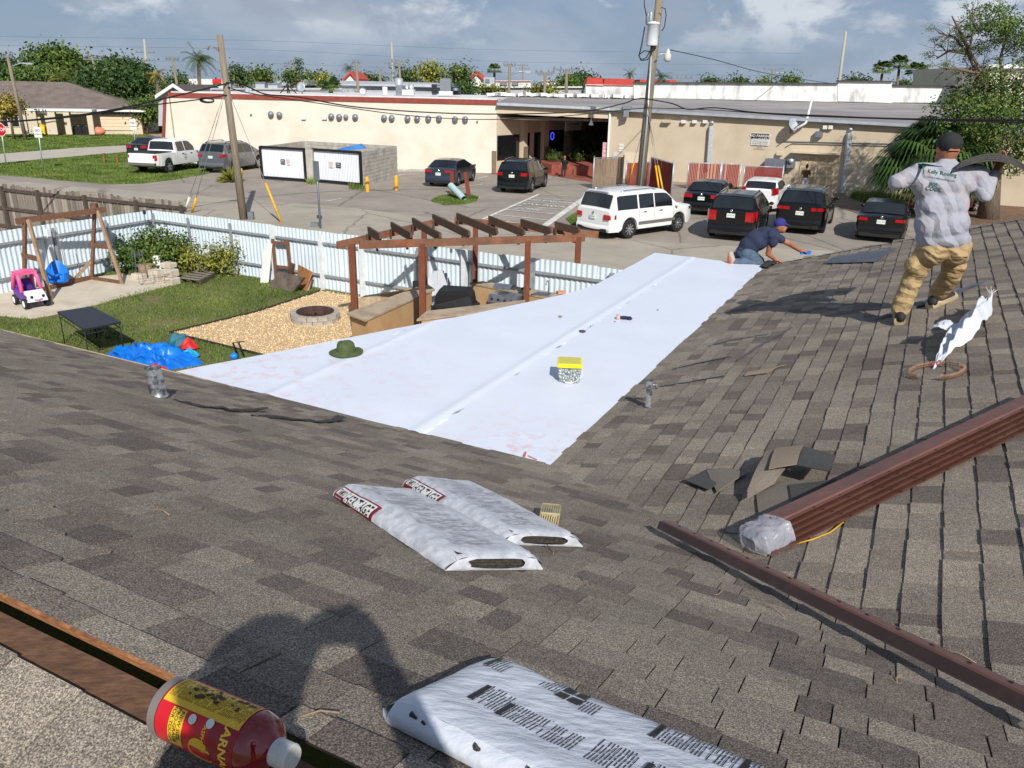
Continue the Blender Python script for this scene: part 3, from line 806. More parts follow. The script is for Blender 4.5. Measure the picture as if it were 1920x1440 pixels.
def fx(name, x0, y0, x1, y1, out, dep, m, label=None, cat=None, parent=tan, **k):
    mb = MB(); rect_on(mb, R0, R1, x0, y0, x1, y1, out, dep)
    return mb.build(name, m, parent)
fx('wall_vent', 1245, 224, 1259, 230, .3, .32, M_TAN)
for x in (1283, 1303.5, 1323.5): fx('wall_vent', x - 4, 225, x + 4, 231, .22, .24, M_WHITE)
for x in (1548, 1558.5): fx('wall_vent', x - 4, 235, x + 4, 242, .22, .24, M_WHITE)
fx('junction_box', 1530, 246, 1543, 257, .3, .32, M_GREYM)
fx('junction_box', 1457, 285, 1468, 291, .2, .22, M_TAN)
for (xt, yt, xb, yb) in ((1335, 236, 1329, 316), (1594, 249, 1580, 361)):
    p, q = WP(xt, yt, R0, R1), WP(xb, yb, R0, R1); n = V(-nR0.x, -nR0.y, 0)
    mb = MB(); mb.beam(p + n * .14, q + n * .14, .26, .26, up=(1, 0, 0)); mb.tube([p + n * .1 + V(0, 0, .12), p + n * .05 + V(0, 0, .25)], .12, 8)
    mb.build('downspout', M_GALV, tan)
p, q = WP(1145, 209, R0, R1), WP(1140, 299, R0, R1); n = -nR0
mb = MB(); mb.beam(p + n * .1, q + n * .1, .12, .12, up=(1, 0, 0)); mb.build('downspout', M_WHITE, tan)
fx('door_hood', 1485, 285, 1578, 288, .5, .5, M_TAN)
for x0, x1 in ((1499, 1531), (1533, 1567)):
    mb = MB(); rect_on(mb, R0, R1, x0, 291, x1, 352, .05, .08); dr = mb.build('door', pm('cream_door', S(206, 190, 158), S(196, 180, 148), 3, .6), tan)
    for (u0, u1) in ((.14, .44), (.56, .86)):
        for (w0, w1) in ((.08, .3), (.36, .6), (.66, .94)):
            mb = MB(); rect_on(mb, R0, R1, lerp(x0, x1, u0), lerp(291, 352, w0), lerp(x0, x1, u1), lerp(291, 352, w1), .075, .03); mb.build('panel', pm('cream_panel', S(176, 158, 128), None, rough=.6), dr)
    hx = x1 - 3 if x0 < 1510 else x0 + 3
    mb = MB(); rect_on(mb, R0, R1, hx - 1.2, 322, hx + 1.2, 325, .14, .1); mb.build('door_handle', M_GREYM, dr)
ec = fx('electric_cabinet', 1438, 297, 1474, 326, .75, .76, M_GREYM)
fx('meter_box', 1478, 297, 1491.5, 314, .4, .42, M_GREYM)
mb = MB(); pm_ = WP(1486, 301, R0, R1) + n * .42; mb.lathe([(0, .12), (.13, .1), (.15, 0)], 14, Matrix.Translation(pm_) @ n.to_track_quat('Z', 'Y').to_matrix().to_4x4()); mb.build('meter_dial', M_GALV, tan)
mb = MB()
for y0, yy, x0 in ((274, 265, 1457), (276, 269, 1473)):
    pts = [WP(x0, y0, R0, R1), WP(x0 + 12, yy, R0, R1), WP(1600, yy + 3, R0, R1), WP(1720, yy + 5, R0, R1)]
    mb.tube([p + n * .05 for p in pts], .022, 6)
mb.build('conduit', M_GREYM, tan)
pd = WP(1489, 234, R0, R1) + n * .55
dish = thing('satellite_dish', 'round grey satellite dish fixed to the tan wall above the double doors', 'satellite dish')
mb = MB(); dv = V(.45, -.75, .35).normalized()
mb.lathe([(0, 0), (.15, .015), (.3, .07), (.38, .12), (.3, .085), (.15, .03), (0, .015)], 20, Matrix.Translation(pd) @ dv.to_track_quat('Z', 'Y').to_matrix().to_4x4()); mb.build('reflector', M_GALV, dish)
mb = MB(); mb.tube([pd, pd - dv * .15, WP(1482, 250, R0, R1)], .04, 6); mb.tube([pd - V(0, 0, .35), pd + dv * .6 - V(0, 0, .05)], .025, 6); mb.build('mount_arm', M_GREYM, dish)
mb = MB(); mb.tube([WP(1492, 243, R0, R1) + n * .5, WP(1512, 231, R0, R1) + n * .35, WP(1514, 228, R0, R1) + n * .35, AY(1522, 187, R0.y - 5.5)], .07, 7); mb.build('vent_pipe', M_WHITE, tan)
pA, qA = WP(1409, 261, R0, R1), WP(1443, 261, R0, R1)
sb = MB(); x, y2, zb_, zt_, nn = rect_on(sb, R0, R1, 1409, 250, 1443, 273, .04, .05)
npk = sb.build('parking_board', pm('board_white', S(206, 206, 202), None, rough=.5)); tag(npk, 'wall board headed NO PARKING ALLOWED in white on black', 'sign')
mb = MB(); rect_on(mb, R0, R1, 1409.5, 250.5, 1442.5, 260.5, .055, .02); mb.build('black_header', M_BLACKM, npk)
dR = (R1 - R0).normalized(); cx = (x + y2) / 2
mb = MB(); oo = V(cx.x, cx.y, zt_ - .23) + nn * .062
addtext(mb, 'NO PARKING', oo + V(0, 0, .08), dR, KK, .21, bold=.015); addtext(mb, 'ALLOWED', oo - V(0, 0, .12), dR, KK, .19, bold=.015); mb.build('lettering', M_WHITE, npk)
mb = MB()
for k in range(5):
    wv = (.52, .45, .5, .4, .46)[k]; z = zt_ - .5 - k * .1
    addtext(mb, ['UNAUTHORIZED VEHICLES', 'WILL BE TOWED AWAY AT', 'OWNERS EXPENSE 24 HRS', 'TOWING', 'PRIVATE PROPERTY'][k], V(cx.x, cx.y, z) + nn * .047, dR, KK, .075)
mb.build('small_lettering', M_BLACKM, npk)
for nm, (x0, y0, x1, y1), mt, lb, tx in (
        ('wall_notice', (1130, 267, 1138, 299), pm('pink_notice', S(226, 190, 190), S(214, 160, 160), 5, .6), 'tall narrow stack of red and white notices on the porch corner', ['NO', 'PARKING', 'TOW', 'AWAY']),
        ('wall_notice', (1160, 270, 1168.5, 284), M_WHITE, 'small white notice with purple print on the tan wall', ['NOTICE', 'PRIVATE']),
        ('wall_notice', (1150, 286, 1158.5, 299), pm('pale_panel', S(200, 206, 206), None, rough=.5), 'small pale grey panel low on the tan wall beside the porch', ['RULES'])):
    mb = MB(); x, y2, b0, t0, nn = rect_on(mb, R0, R1, x0, y0, x1, y1, .04, .05); o = mb.build(nm, mt); tag(o, lb, 'notice')
    mb = MB(); c = (x + y2) / 2
    for k, s in enumerate(tx): addtext(mb, s, V(c.x, c.y, lerp(t0, b0, (k + .7) / (len(tx) + .3))) + nn * .047, dR, KK, .085)
    mb.build('lettering', pm('red_ink', S(170, 40, 46), None), o)
mb = MB(); pf = WP(1178, 212, R0, R1) + n * .4; mb.box(pf, (.35, .3, .45)); mb.box(pf + V(.05, 0, .35), (.6, .35, .2)); mb.build('flood_light', M_GREYM, label='grey flood light under the gutter left of the utility pole', cat='lamp')
mb = MB(); pf = WP(1108, 225, bl, br) + V(0, -.3, 0); mb.tube([pf + V(0, 0, .8), pf], .025, 5); mb.lathe([(.04, .0), (.16, -.3), (0, -.34)], 10, Matrix.Translation(pf)); mb.build('hanging_lamp', M_WHITE, label='small white lamp hanging from the porch beam', cat='lamp')

def gear(name, parts, label, cat):
    t = thing(name, label, cat)
    for nm, mb, m in parts: mb.build(nm, m, t)
def rbox(x0, y0, x1, y1, Y, dep=1.2):
    mb = MB(); a, b, c, d = AY(x0, y1, Y), AY(x1, y1, Y), AY(x1, y0, Y), AY(x0, y0, Y)
    mb.hexa([a, b, b + V(0, dep, 0), a + V(0, dep, 0), d, c, c + V(0, dep, 0), d + V(0, dep, 0)]); return mb
def rcyl(x, y0, y1, rpx, Y, taper=1.0):
    mb = MB(); a, b = AY(x, y1, Y), AY(x, y0, Y); r = rpx * Y / FPX
    mb.lathe([(r, 0), (r * taper, (b - a).z), (0, (b - a).z + .02)], 14, Matrix.Translation(a)); return mb
for x, y, r in ((466, 170, 7), (565, 164, 9), (680, 172, 6)):
    dd = thing('satellite_dish', ['small grey dish at the left end of the hall roof', 'larger pale dish turned left on the hall roof', 'small dish beside a pole at the middle of the hall roof'][int(x > 500) + int(x > 600)], 'satellite dish')
    mb = MB(); c = AY(x, y, 60); q = V(-.3 if x < 600 else .3, -1, .3).to_track_quat('Z', 'Y').to_matrix().to_4x4(); rr = r * 60 / FPX
    mb.lathe([(0, 0), (rr * .6, rr * .08), (rr, rr * .3), (rr * .6, rr * .14), (0, rr * .06)], 16, Matrix.Translation(c) @ q); mb.build('reflector', M_GALV, dd)
    mb = MB(); mb.tube([c, V(c.x, c.y + .2, ZL)], .04, 6); mb.build('mast', M_GREYM, dd)
gear('exhaust_fan', [('drum', rcyl(748, 147, 160, 7, 60), M_GALV), ('curb', rbox(742, 160, 755, 178, 59.5), M_GREYM), ('box', rbox(754, 168, 775, 178, 59), M_RWHITE)], 'tall silver exhaust fan on a white curb on the hall roof', 'roof fan')
gear('exhaust_fan', [('drum', rcyl(771, 158, 168, 5, 61), M_GALV), ('cone', rcyl(763, 157, 166, 5, 61.5, .5), M_GALV)], 'short silver fan right of the tall one on the hall roof', 'roof fan')
gear('roof_hood', [('body', rbox(825, 147, 845, 172, 60), M_GREYM), ('curb', rbox(823, 171, 848, 178, 59.6), M_RWHITE)], 'big grey sheet metal hood on a white curb', 'roof vent')
mb = rbox(844, 148, 853, 160, 60.5); mb2 = MB()
gear('solar_collector', [('panel', rbox(809, 158, 819, 174, 60, .15), M_BLACKM), ('stand', rbox(810, 170, 818, 178, 60.3, .4), M_GREYM)], 'small dark panel on a stand left of the grey hood', 'panel')
gear('vent_stack', [('stack', rcyl(722, 163, 178, 4.5, 60), M_RWHITE)], 'short white capped stack on the hall roof', 'roof vent')
gear('condenser', [('case', rbox(846, 163, 862, 178, 60.4), M_BLACKM), ('fan', rcyl(854, 165, 170, 5, 60.2), M_GREYM)], 'dark condenser right of the grey hood', 'condenser')
gear('roof_unit', [('case', rbox(479, 155, 496, 166, 74), M_GALV), ('lid', rbox(478, 154, 497, 156, 73.9), M_GREYM)], 'pale air unit on the roof behind the left pole', 'air conditioner')
gear('roof_unit', [('case', rbox(503, 157, 520, 166, 74), M_GALV), ('lid', rbox(502, 156, 521, 158, 73.9), M_GREYM)], 'second pale air unit right of the first on the far roof', 'air conditioner')
gear('roof_unit', [('case', rbox(907, 145, 927, 157, 85), M_GALV), ('grille', rbox(910, 148, 918, 155, 84.9, .1), M_GREYM)], 'grey air unit above the far white wall at the middle', 'air conditioner')
mb = MB()
c = AY(540, 178, 59); mb.tube([c, c + V(0, 0, 1.1)], .05, 6)
for dx, dy in ((-.7, 0), (.8, 0), (0, .7)): mb.tube([c + V(dx, dy, -.1), c + V(0, 0, .7)], .04, 5)
mb.build('roof_tripod', M_BLACKM, label='dark tripod mast on the hall roof between the two dishes', cat='antenna')

def bld(name, label, parts):
    t = thing(name, label, 'building')
    for nm, mb, m in parts: mb.build(nm, m, t)
    return t
def gable(x0, x1, ye, yr, yb, Y, dep, m):                 # front gable wall as prism
    mb = MB(); a, b = AY(x0, yb, Y), AY(x1, yb, Y); c, d = AY(x1, ye, Y), AY(x0, ye, Y); r = AY((x0 + x1) / 2, yr, Y)
    mb.extrude([a, b, c, r, d], (0, dep, 0)); return mb
def gabroof(x0, x1, ye, yr, Y, dep, th, m=None):
    mb = MB(); c, d = AY(x1, ye, Y - .4), AY(x0, ye, Y - .4); r = AY((x0 + x1) / 2, yr, Y - .4)
    k = V(0, 0, th)
    for e_ in (c, d): mb.hexa([e_, r, r + V(0, dep, 0), e_ + V(0, dep, 0), e_ + k, r + k, r + k + V(0, dep, 0), e_ + k + V(0, dep, 0)])
    return mb
M_LGREY = pm('grey_siding', S(178, 180, 184), S(166, 168, 172), 3, .85, coords='World')
M_DRF = pm('dark_shingle_far', S(96, 88, 84), S(84, 76, 72), 3, .9, coords='World')
t = bld('grey_shed', 'grey gabled house between the green trees and the cream hall', [('wall', gable(297, 352, 181, 163, 236, 80, 10, 0), M_LGREY), ('roof', gabroof(290, 358, 184, 162, 80, 11, .2), M_DRF), ('fascia', gabroof(291, 357, 185, 163, 79.8, .25, .3), M_WHITE), ('window', rbox(309, 198, 319, 210, 79.9, .1), M_GLASSD)])
bld('metal_shed', 'long pale grey shed with low pitched roof behind the hall', [('wall', rbox(636, 158, 815, 181, 84, 12), M_LGREY), ('roof', (lambda mb: (mb.hexa([AY(634, 160, 83.5), AY(818, 164, 83.5), AY(818, 164, 83.5) + V(0, 14, 0), AY(634, 160, 83.5) + V(0, 14, 0), AY(638, 151, 88), AY(812, 155, 88), AY(812, 155, 88) + V(0, 6, 0), AY(638, 151, 88) + V(0, 6, 0)]), mb)[1])(MB()), pm('grey_metal_roof', S(176, 178, 182), S(164, 166, 170), 1.5, .6, coords='World'))])
bld('red_gable_shop', 'small white gabled shop with red roof edge behind the long shed', [('wall', gable(645, 667, 150, 139, 165, 120, 10, 0), M_WHITE), ('roof', gabroof(643, 669, 152, 138, 120, 10, .3), M_REDRF)])
bld('red_gable_shop', 'white gable with red roof edge right of the round palm', [('wall', gable(879, 908, 152, 139, 165, 110, 10, 0), M_WHITE), ('roof', gabroof(878, 909, 153, 138, 110, 10, .35), M_REDRF)])
bld('far_white_block', 'low white block with pink coping on the skyline at the middle', [('wall', rbox(900, 152, 995, 166, 112, 20), M_RWHITE), ('coping', rbox(899, 150.5, 996, 152.5, 111.8, .6), pm('pink_coping', S(206, 168, 160), None)), ('vent', rbox(938, 153, 951, 160, 111.7, .3), M_GREYM), ('vent', rbox(960, 154, 972, 160, 111.7, .3), M_GREYM)])
bld('far_white_block', 'white shed beside the far telegraph poles', [('wall', rbox(1017, 152, 1041, 168, 105, 14), M_RWHITE), ('coping', rbox(1016, 150.5, 1042, 152.5, 104.8, .6), pm('pink_coping', S(206, 168, 160), None))])
bld('far_grey_block', 'wide flat grey roof behind the hall at the middle', [('wall', rbox(890, 163, 1090, 182, 92, 10), M_LGREY), ('edge', rbox(888, 162, 1092, 164.5, 91.7, .5), M_RWHITE)])
bld('far_flat_roofs', 'flat pale roofs of the mall behind the left pole', [('wall', rbox(395, 166, 640, 184, 72, 14), M_RWHITE), ('edge', rbox(394, 165, 641, 168, 71.7, .4), M_LGREY), ('dark_roof', rbox(470, 170, 560, 182, 70, 6), pm('brown_roof', S(128, 112, 104), None))])
bld('far_red_sign_store', 'white store with bright red sign panel on the left skyline', [('wall', rbox(335, 148, 432, 172, 140, 12), M_RWHITE), ('sign_panel', rbox(398, 148, 414, 156, 139.6, .3), pm('sign_red', S(214, 40, 40), None))])
bld('far_red_sign_store', 'low store with red awning on the skyline over the enclosure', [('wall', rbox(520, 149, 575, 160, 150, 12), M_LGREY), ('awning', rbox(549, 152, 567, 157, 149.5, .6), M_REDRF), ('tower', rbox(503, 147, 509, 157, 149.5, 1), pm('brick_tower', S(150, 70, 60), None))])
for x0, x1, y in ((1200, 1232, 149), (1248, 1268, 150)):
    bld('far_red_roof', ['far red roof left of the right utility pole', 'far red roof just right of the right utility pole'][x0 > 1240], [('roof', rbox(x0, y, x1, y + 6, 95, 8), M_REDRF), ('wall', rbox(x0, y + 6, x1, y + 14, 95, 8), M_RWHITE)])
bld('far_beige_house', 'beige building half hidden behind the big tree at the right edge', [('wall', rbox(1856, 124, 2010, 240, 62, 12), M_BEIGE), ('cornice', rbox(1854, 121, 2012, 128, 61.6, .8), M_WHITE), ('shutter', rbox(1904, 150, 1915, 175, 61.8, .2), pm('teal_shutter', S(120, 160, 156), None))])

M_SHF = pm('far_shingle', S(122, 110, 102), S(104, 92, 86), 1.0, .95, coords='World', fine=.2, bscale=6)
M_STONEH = pm('house_beige', S(206, 194, 170), S(196, 182, 158), 1, .9, coords='World')
oh = thing('ranch_house', 'beige ranch house with brown hip roof, arched porch and garage across the road', 'house')
OA, OB = G(30, 251), G(262, 244)
OA, OB = V(-50.5, 83.5, 0), V(-38.9, 86.5, 0)
def OW(x, y): return WP(x, y, OA, OB)
ozt = OW(150, 205).z
on = V(-(OB - OA).y, (OB - OA).x, 0).normalized()
O0, O1 = OA - (OB - OA).normalized() * 12, OW(264, 220); O1.z = 0
mb = MB(); wallbox(mb, O0, O1, 0, ozt, 11); mb.build('wall', M_STONEH, oh)
zr_ = OW(60, 163).z + .5
A_, B_ = O0 - on * .8, O1 + (O1 - O0).normalized() * .7 - on * .8
Cc, D_ = B_ + on * 12.6, A_ + on * 12.6
dO = (O1 - O0).normalized()
r0_, r1_ = A_ + on * 6.3, B_ + on * 6.3 - dO * 8.5
mb = MB(); zt = ozt + .02
def Z(p, z): return V(p.x, p.y, z)
mb.poly([Z(A_, zt), Z(B_, zt), Z(r1_, zr_), Z(r0_, zr_)]); mb.poly([Z(B_, zt), Z(Cc, zt), Z(r1_, zr_)]); mb.poly([Z(Cc, zt), Z(D_, zt), Z(r0_, zr_), Z(r1_, zr_)]); mb.poly([Z(A_, zt), Z(B_, zt), Z(Cc, zt), Z(D_, zt)][::-1])
mb.build('roof', M_SHF, oh)
mb = MB(); mb.beam(Z(A_, zt - .08), Z(B_, zt - .08), .06, .2); mb.build('fascia', M_WHITE, oh)
def ofx(nm, x0, y0, x1, y1, out, dep, m, par=oh):
    mb = MB(); rect_on(mb, OA, OB, x0, y0, x1, y1, out, dep); return mb.build(nm, m, par)
pr = ofx('porch_roof', 72, 203, 185, 207, 3.0, 3.0, M_WHITE)
M_OHD = pm('porch_shadow_wall', S(150, 138, 120), S(140, 128, 110), 2, .9)
for x0, x1 in ((84, 101), (119, 133), (146, 180)): pass
for (x0, x1) in ((60, 66.5), (71, 86), (101, 120), (135, 146), (177, 187)):
    mb = MB(); rect_on(mb, OA, OB, x0, 206, x1, 249, 2.9, .35); mb.build('porch_pier', M_STONEH, oh)
mb = MB()
for (x0, x1, yt) in ((66, 71, 217), (86, 101, 212), (120, 135, 211), (146, 178, 212)):
    rect_on(mb, OA, OB, x0, 206, x1, yt, 2.88, .33)
mb.build('porch_arch', M_STONEH, oh)
ofx('front_door', 122, 213, 133, 243, .06, .1, pm('teal_door', S(40, 120, 150), None))
for x0, x1 in ((0, 15), (20, 36)):
    w = ofx('window', x0, 212, x1, 238, .08, .12, M_WHITE); ofx('pane', x0 + 1, 213, x1 - 1, 237, .1, .03, M_GLASSD, w)
ofx('window', 84, 212, 96, 230, .05, .08, M_GLASSD)
g_ = ofx('garage_door', 189, 217, 250, 244, .1, .12, pm('garage_cream', S(226, 202, 174), S(218, 192, 164), 2, .7))
for k in range(8):
    x = 191 + k * 7.4; p = OW(x + 3, 214)
    nrm = V(dO.y, -dO.x, 0)
    if nrm.y > 0: nrm = -nrm
    mb = MB(); mb.poly([p + nrm * .12 + dO * (.17 * math.cos(t)) + KK * (.26 * math.sin(t)) for t in [math.pi * q / 8 for q in range(9)]]); mb.build('arched_pane', M_GLASSD, g_)
for j in range(1, 4):
    y = lerp(217, 244, j / 4); ofx('panel_line', 189.5, y - .25, 249.5, y + .25, .115, .02, pm('groove', S(180, 156, 132), None), g_)
ofx('wall_lamp', 257, 213, 260, 219, .2, .2, M_BLACKM)
for x, w_, lb in ((155, 7, 'left of the two dark covered grills under the ranch house arch'), (170, 8, 'right of the two dark covered grills under the ranch house arch')):
    p = OW(x, 243) - on * 1.6; mb = MB(); mb.hexa([V(p.x - .55, p.y - .4, 0), V(p.x + .55, p.y - .4, 0), V(p.x + .55, p.y + .4, 0), V(p.x - .55, p.y + .4, 0), V(p.x - .4, p.y - .3, .85), V(p.x + .4, p.y - .3, .85), V(p.x + .35, p.y + .3, .95), V(p.x - .35, p.y + .3, .95)]); mb.sphere((p.x, p.y, .88), (.4, .33, .2), 10, 6)
    mb.build('covered_grill', M_BLACKM, label=lb, cat='grill')
p = OW(91, 240) - on * 2.2; mb = MB(); mb.box((p.x, p.y, .4), (1.2, .8, .5)); mb.hexa([V(p.x - .5, p.y - .3, .65), V(p.x + .5, p.y - .3, .65), V(p.x + .5, p.y + .3, .65), V(p.x - .5, p.y + .3, .65), V(p.x - .35, p.y - .2, 1.15), V(p.x + .25, p.y - .2, 1.0), V(p.x + .25, p.y + .2, 1.0), V(p.x - .35, p.y + .2, 1.15)])
mb.build('yellow_bin', pm('yellow_plastic', S(226, 186, 40), None, rough=.5), label='yellow heaped bin in the porch of the ranch house', cat='bin')
p = OW(192, 246) - on * 2; mb = MB(); mb.sphere((p.x, p.y, .42), (.75, .6, .45), 14, 8); mb.build('pink_ball', pm('salmon_plastic', S(222, 140, 112), S(206, 124, 98), 2, .5), label='salmon inflatable pumpkin on the ranch house lawn', cat='ornament')
encl = thing('dumpster_enclosure', 'grey block enclosure with two white framed gates in the car park', 'enclosure')
Ea, Eb, Ec = G(494, 336), G(679, 350), G(743, 331)
Ed = Ea + (Ec - Eb)
EZ = 1.86
blkm = {}
def block_mesh(w):
    k = round(w, 2)
    if k not in blkm:
        mb = MB(); mb.box((0, 0, 0), (w - .012, .2, .19)); blkm[k] = mb.mesh('block', M_CONC)
    return blkm[k]
def block_wall(A, B, name):
    d = (B - A); ln = d.length; d.normalize(); th = math.atan2(d.y, d.x)
    mb = MB(); mid = (A + B) / 2; mb.box((mid.x, mid.y, EZ / 2), (ln, .18, EZ - .01), Matrix.Rotation(th, 3, 'Z'))
    w = mb.build(name, M_MORT, encl)
    for r in range(9):
        x = 0 if r % 2 == 0 else -.2
        while x < ln:
            a, b = max(x, 0), min(x + .41, ln)
            if b - a > .1:
                p = A + d * ((a + b) / 2) + V(0, 0, .1 + r * .207)
                put('block', block_mesh(b - a), w, Matrix.LocRotScale(p + V(0, 0, 0), Matrix.Rotation(th, 3, 'Z').to_quaternion(), V(1, 1.06, 1)))
            x += .41
block_wall(Eb, Ec, 'block_wall'); block_wall(Ed, Ec, 'block_wall')
mb = MB(); dd = (Ed - Ea); mb.beam(Ea + V(0, 0, EZ / 2), Ed + V(0, 0, EZ / 2), .2, EZ); mb.build('side_wall', M_CONC, encl)
M_GATEW = pm('gate_white', S(226, 228, 232), S(212, 214, 220), 3, .5, stretch=(6, 6, .3))
def gate(px, lbx):
    q = [WP(x, y, G(px[3][0], px[3][1]), G(px[2][0], px[2][1])) for x, y in px]
    A, B = q[3], q[2]; A.z = B.z = .12
    d = (B - A).normalized(); n = V(d.y, -d.x, 0); ln = (B - A).length
    zt = 1.86
    mb = MB()
    mb.grid(lambda a, b: A + d * (ln * a) + n * (.02 * (1 if int(a * 60) % 2 else 0)) + V(0, 0, (zt - .12) * b), 60, 1, sm=False)
    g = mb.build('gate', M_GATEW, encl)
    mb = MB(); k = V(0, 0, 1)
    for a, b in ((A, A + k * (zt - .1)), (B, B + k * (zt - .1)), (A + k * (zt - .12), B + k * (zt - .12)), (A + k * .02, B + k * .02)):
        mb.beam(a + n * .03, b + n * .03, .13, .16, up=n)
    mb.build('gate_frame', M_BLACKM, g)
    for x0, x1, m in lbx:
        mb = MB(); c = A + d * (ln * (x0 + x1) / 2) + n * .05 + k * (zt * .52); mb.box(c, ((x1 - x0) * ln, .012, .28 if m is M_BLACKM else .34), Matrix.Rotation(math.atan2(d.y, d.x), 3, 'Z')); o = mb.build('gate_sign', m, g)
        if m is M_BLACKM:
            mb = MB(); addtext(mb, 'NO', c + n * .01 + k * .05, d, k, .14, bold=.02); addtext(mb, 'PARKING', c + n * .01 - k * .07, d, k, .085); mb.build('lettering', M_WHITE, o)
        else:
            mb = MB()
            for j in range(4): addtext(mb, 'NOTICE NOTICE'[:10 - j], c + n * .01 + k * (.11 - .07 * j), d, k, .05)
            mb.build('lettering', pm('red_ink', S(170, 40, 46), None), o)
M_NOTE = pm('notice_white', S(214, 210, 210), None, rough=.5)
gate([(491, 278), (573, 283), (575, 342), (494, 336)], [(.45, .55, M_BLACKM), (.59, .66, M_NOTE)])
gate([(588, 284), (676, 290), (679, 350), (591, 342)], [(.33, .43, M_NOTE), (.48, .59, M_BLACKM)])
mb = MB(); p = (G(575, 343) + G(590, 344)) / 2; mb.box((p.x, p.y + .25, .93), (.4, .4, 1.86)); mb.build('gate_pier', M_CONC, encl)
mb = MB(); p = G(655, 338) + V(0, .8, 1.75); mb.hexa([p + V(-.8, -.4, -.1), p + V(.9, -.4, .05), p + V(.9, .5, .05), p + V(-.8, .5, -.1), p + V(-.7, -.4, .0), p + V(.6, -.35, .3), p + V(.6, .45, .3), p + V(-.7, .5, .0)]); mb.build('blue_flap', pm('blue_plastic', S(46, 130, 206), S(36, 110, 186), 2, .5), label='bright blue plastic flap sticking up inside the block enclosure', cat='flap')

for x, y, lb in ((689, 360, 'yellow steel bollard at the corner of the block enclosure'), (743, 357, 'yellow bollard standing alone right of the block enclosure')):
    p = G(x, y); mb = MB(); mb.lathe([(.11, 0), (.11, .72), (.08, .79), (0, .81)], 14, Matrix.Translation(p)); mb.build('bollard', pm('bollard_yellow', S(226, 170, 50), S(206, 150, 40), 5, .6), label=lb, cat='bollard')
isl = [G(x, y) for x, y in ((808, 378), (820, 370), (845, 366), (880, 366), (897, 371), (893, 378), (870, 384), (835, 386))]
blades('grass', isl, [], 5000, .05, .13, .02, 'little round grass island in the car park', 21)
mb = MB(); mb.prism([(p.x, p.y) for p in isl], 0, .035); struct('grass_island', mb, M_GRASS)
M_POSTB = pm('brown_post', S(126, 62, 48), S(104, 52, 42), 4, .8, stretch=(1, 1, .3), coords='Object')
for xb, yb, xt, yt, lb in ((849, 366, 847, 321, 'left of two red brown timber posts on the grass island'), (879, 370, 873, 323, 'right of two red brown timber posts on the grass island')):
    p = G(xb, yb); q = AY(xt, yt, p.y); mb = MB(); mb.beam(p, q, .2, .2, up=(0, 1, 0)); mb.build('timber_post', M_POSTB, label=lb, cat='post')
p, q = G(870, 373, .12), AY(845, 348, G(862, 372).y); mb = MB(); mb.tube([p, q], .17, 18, cap=False); mb.tube([p, q], .15, 18, cap=False); mb.tube([q, q + (q - p).normalized() * .03], [.17, .1], 18); mb.build('tipped_pipe', pm('pale_teal_pipe', S(176, 198, 198), S(160, 184, 186), 3, .45), label='pale grey green pipe tipped over on the grass island', cat='pipe')
M_PAINT = pm('road_paint', S(224, 222, 214), S(190, 184, 174), 3, .8, coords='World', lo=.4, hi=.6)
z0 = .026
TL, TR, BR2, BL2 = G(1010, 365), G(1097, 371), G(1020, 425), G(905, 412)
zone = thing('no_parking_zone', 'white painted NO PARKING TOW AWAY ZONE box on the asphalt', 'road marking')
def ZP(s, t): return lerp(lerp(TL, TR, s), lerp(BL2, BR2, s), t) + V(0, 0, z0)
mb = MB()
def stripe(mb, a, b, w, z=0):
    d = (b - a).normalized(); n = V(-d.y, d.x, 0) * w / 2; mb.quad(a - n + V(0, 0, z), b - n + V(0, 0, z), b + n + V(0, 0, z), a + n + V(0, 0, z))
stripe(mb, ZP(0, 0), ZP(0, 1), .16); stripe(mb, ZP(1, 0), ZP(1, 1), .32); stripe(mb, ZP(0, 0), ZP(1, 0), .12, .004)
mb.build('border_line', M_PAINT, zone)
for t in (.17, .33, .5, .66, .84, 1.0):
    mb = MB(); stripe(mb, ZP(.02, t), ZP(.96, t), .11, .004); mb.build('cross_line', M_PAINT, zone)
for body, t, s, sz in (('NO PARKING', .25, .52, .62), ('TOW AWAY', .415, .5, .62), ('ZONE', .58, .35, .62)):
    c = ZP(s, t) + V(0, 0, .004); xd = (ZP(1, t) - ZP(0, t)).normalized(); yd = (ZP(s, t - .1) - ZP(s, t)).normalized()
    mb = MB(); addtext(mb, body, c, xd, yd, sz * (1.0 if body != 'NO PARKING' else .9), bold=.012, fn=lambda a, b, c=c, xd=xd, yd=yd: c + xd * (a * .82) + yd * (b * 1.25)); mb.build('lettering', M_PAINT, zone)
for a, b in (((905, 345), (858, 352)), ((915, 330), (896, 335)), ((770, 318), (735, 325)), ((640, 372), (610, 377)), ((700, 340), (760, 326)), ((890, 322), (862, 323))):
    mb = MB(); stripe(mb, G(*a, .026), G(*b, .026), .11); mb.build('bay_line', M_PAINT, label='faded white parking bay line near (%s)' % {905: 'the dark green car', 915: 'the shop corner', 770: 'the hall wall', 640: 'the sign post', 700: 'the enclosure', 890: 'the blue sedan'}[a[0]].replace('(', ''), cat='road marking')
for x, lb in ((752, 'left of two pale concrete wheel stops against the hall'), (790, 'right of two pale concrete wheel stops against the hall')):
    p = G(x, 321); mb = MB(); mb.box((p.x, p.y - .3, .08), (1.6, .16, .13)); mb.build('wheel_stop', M_CONC, label=lb, cat='wheel stop')
mb = MB(); mb.prism([(p.x, p.y) for p in [G(1062, 412), G(1080, 400), G(1098, 396), G(1100, 418), G(1075, 425)]], 0, .05); struct('grass_patch', mb, M_GRASS)
blades('grass', [G(1062, 412), G(1080, 400), G(1098, 396), G(1100, 418), G(1075, 425)], [], 2500, .05, .12, .02, 'scrubby grass patch behind the white SUV', 31)

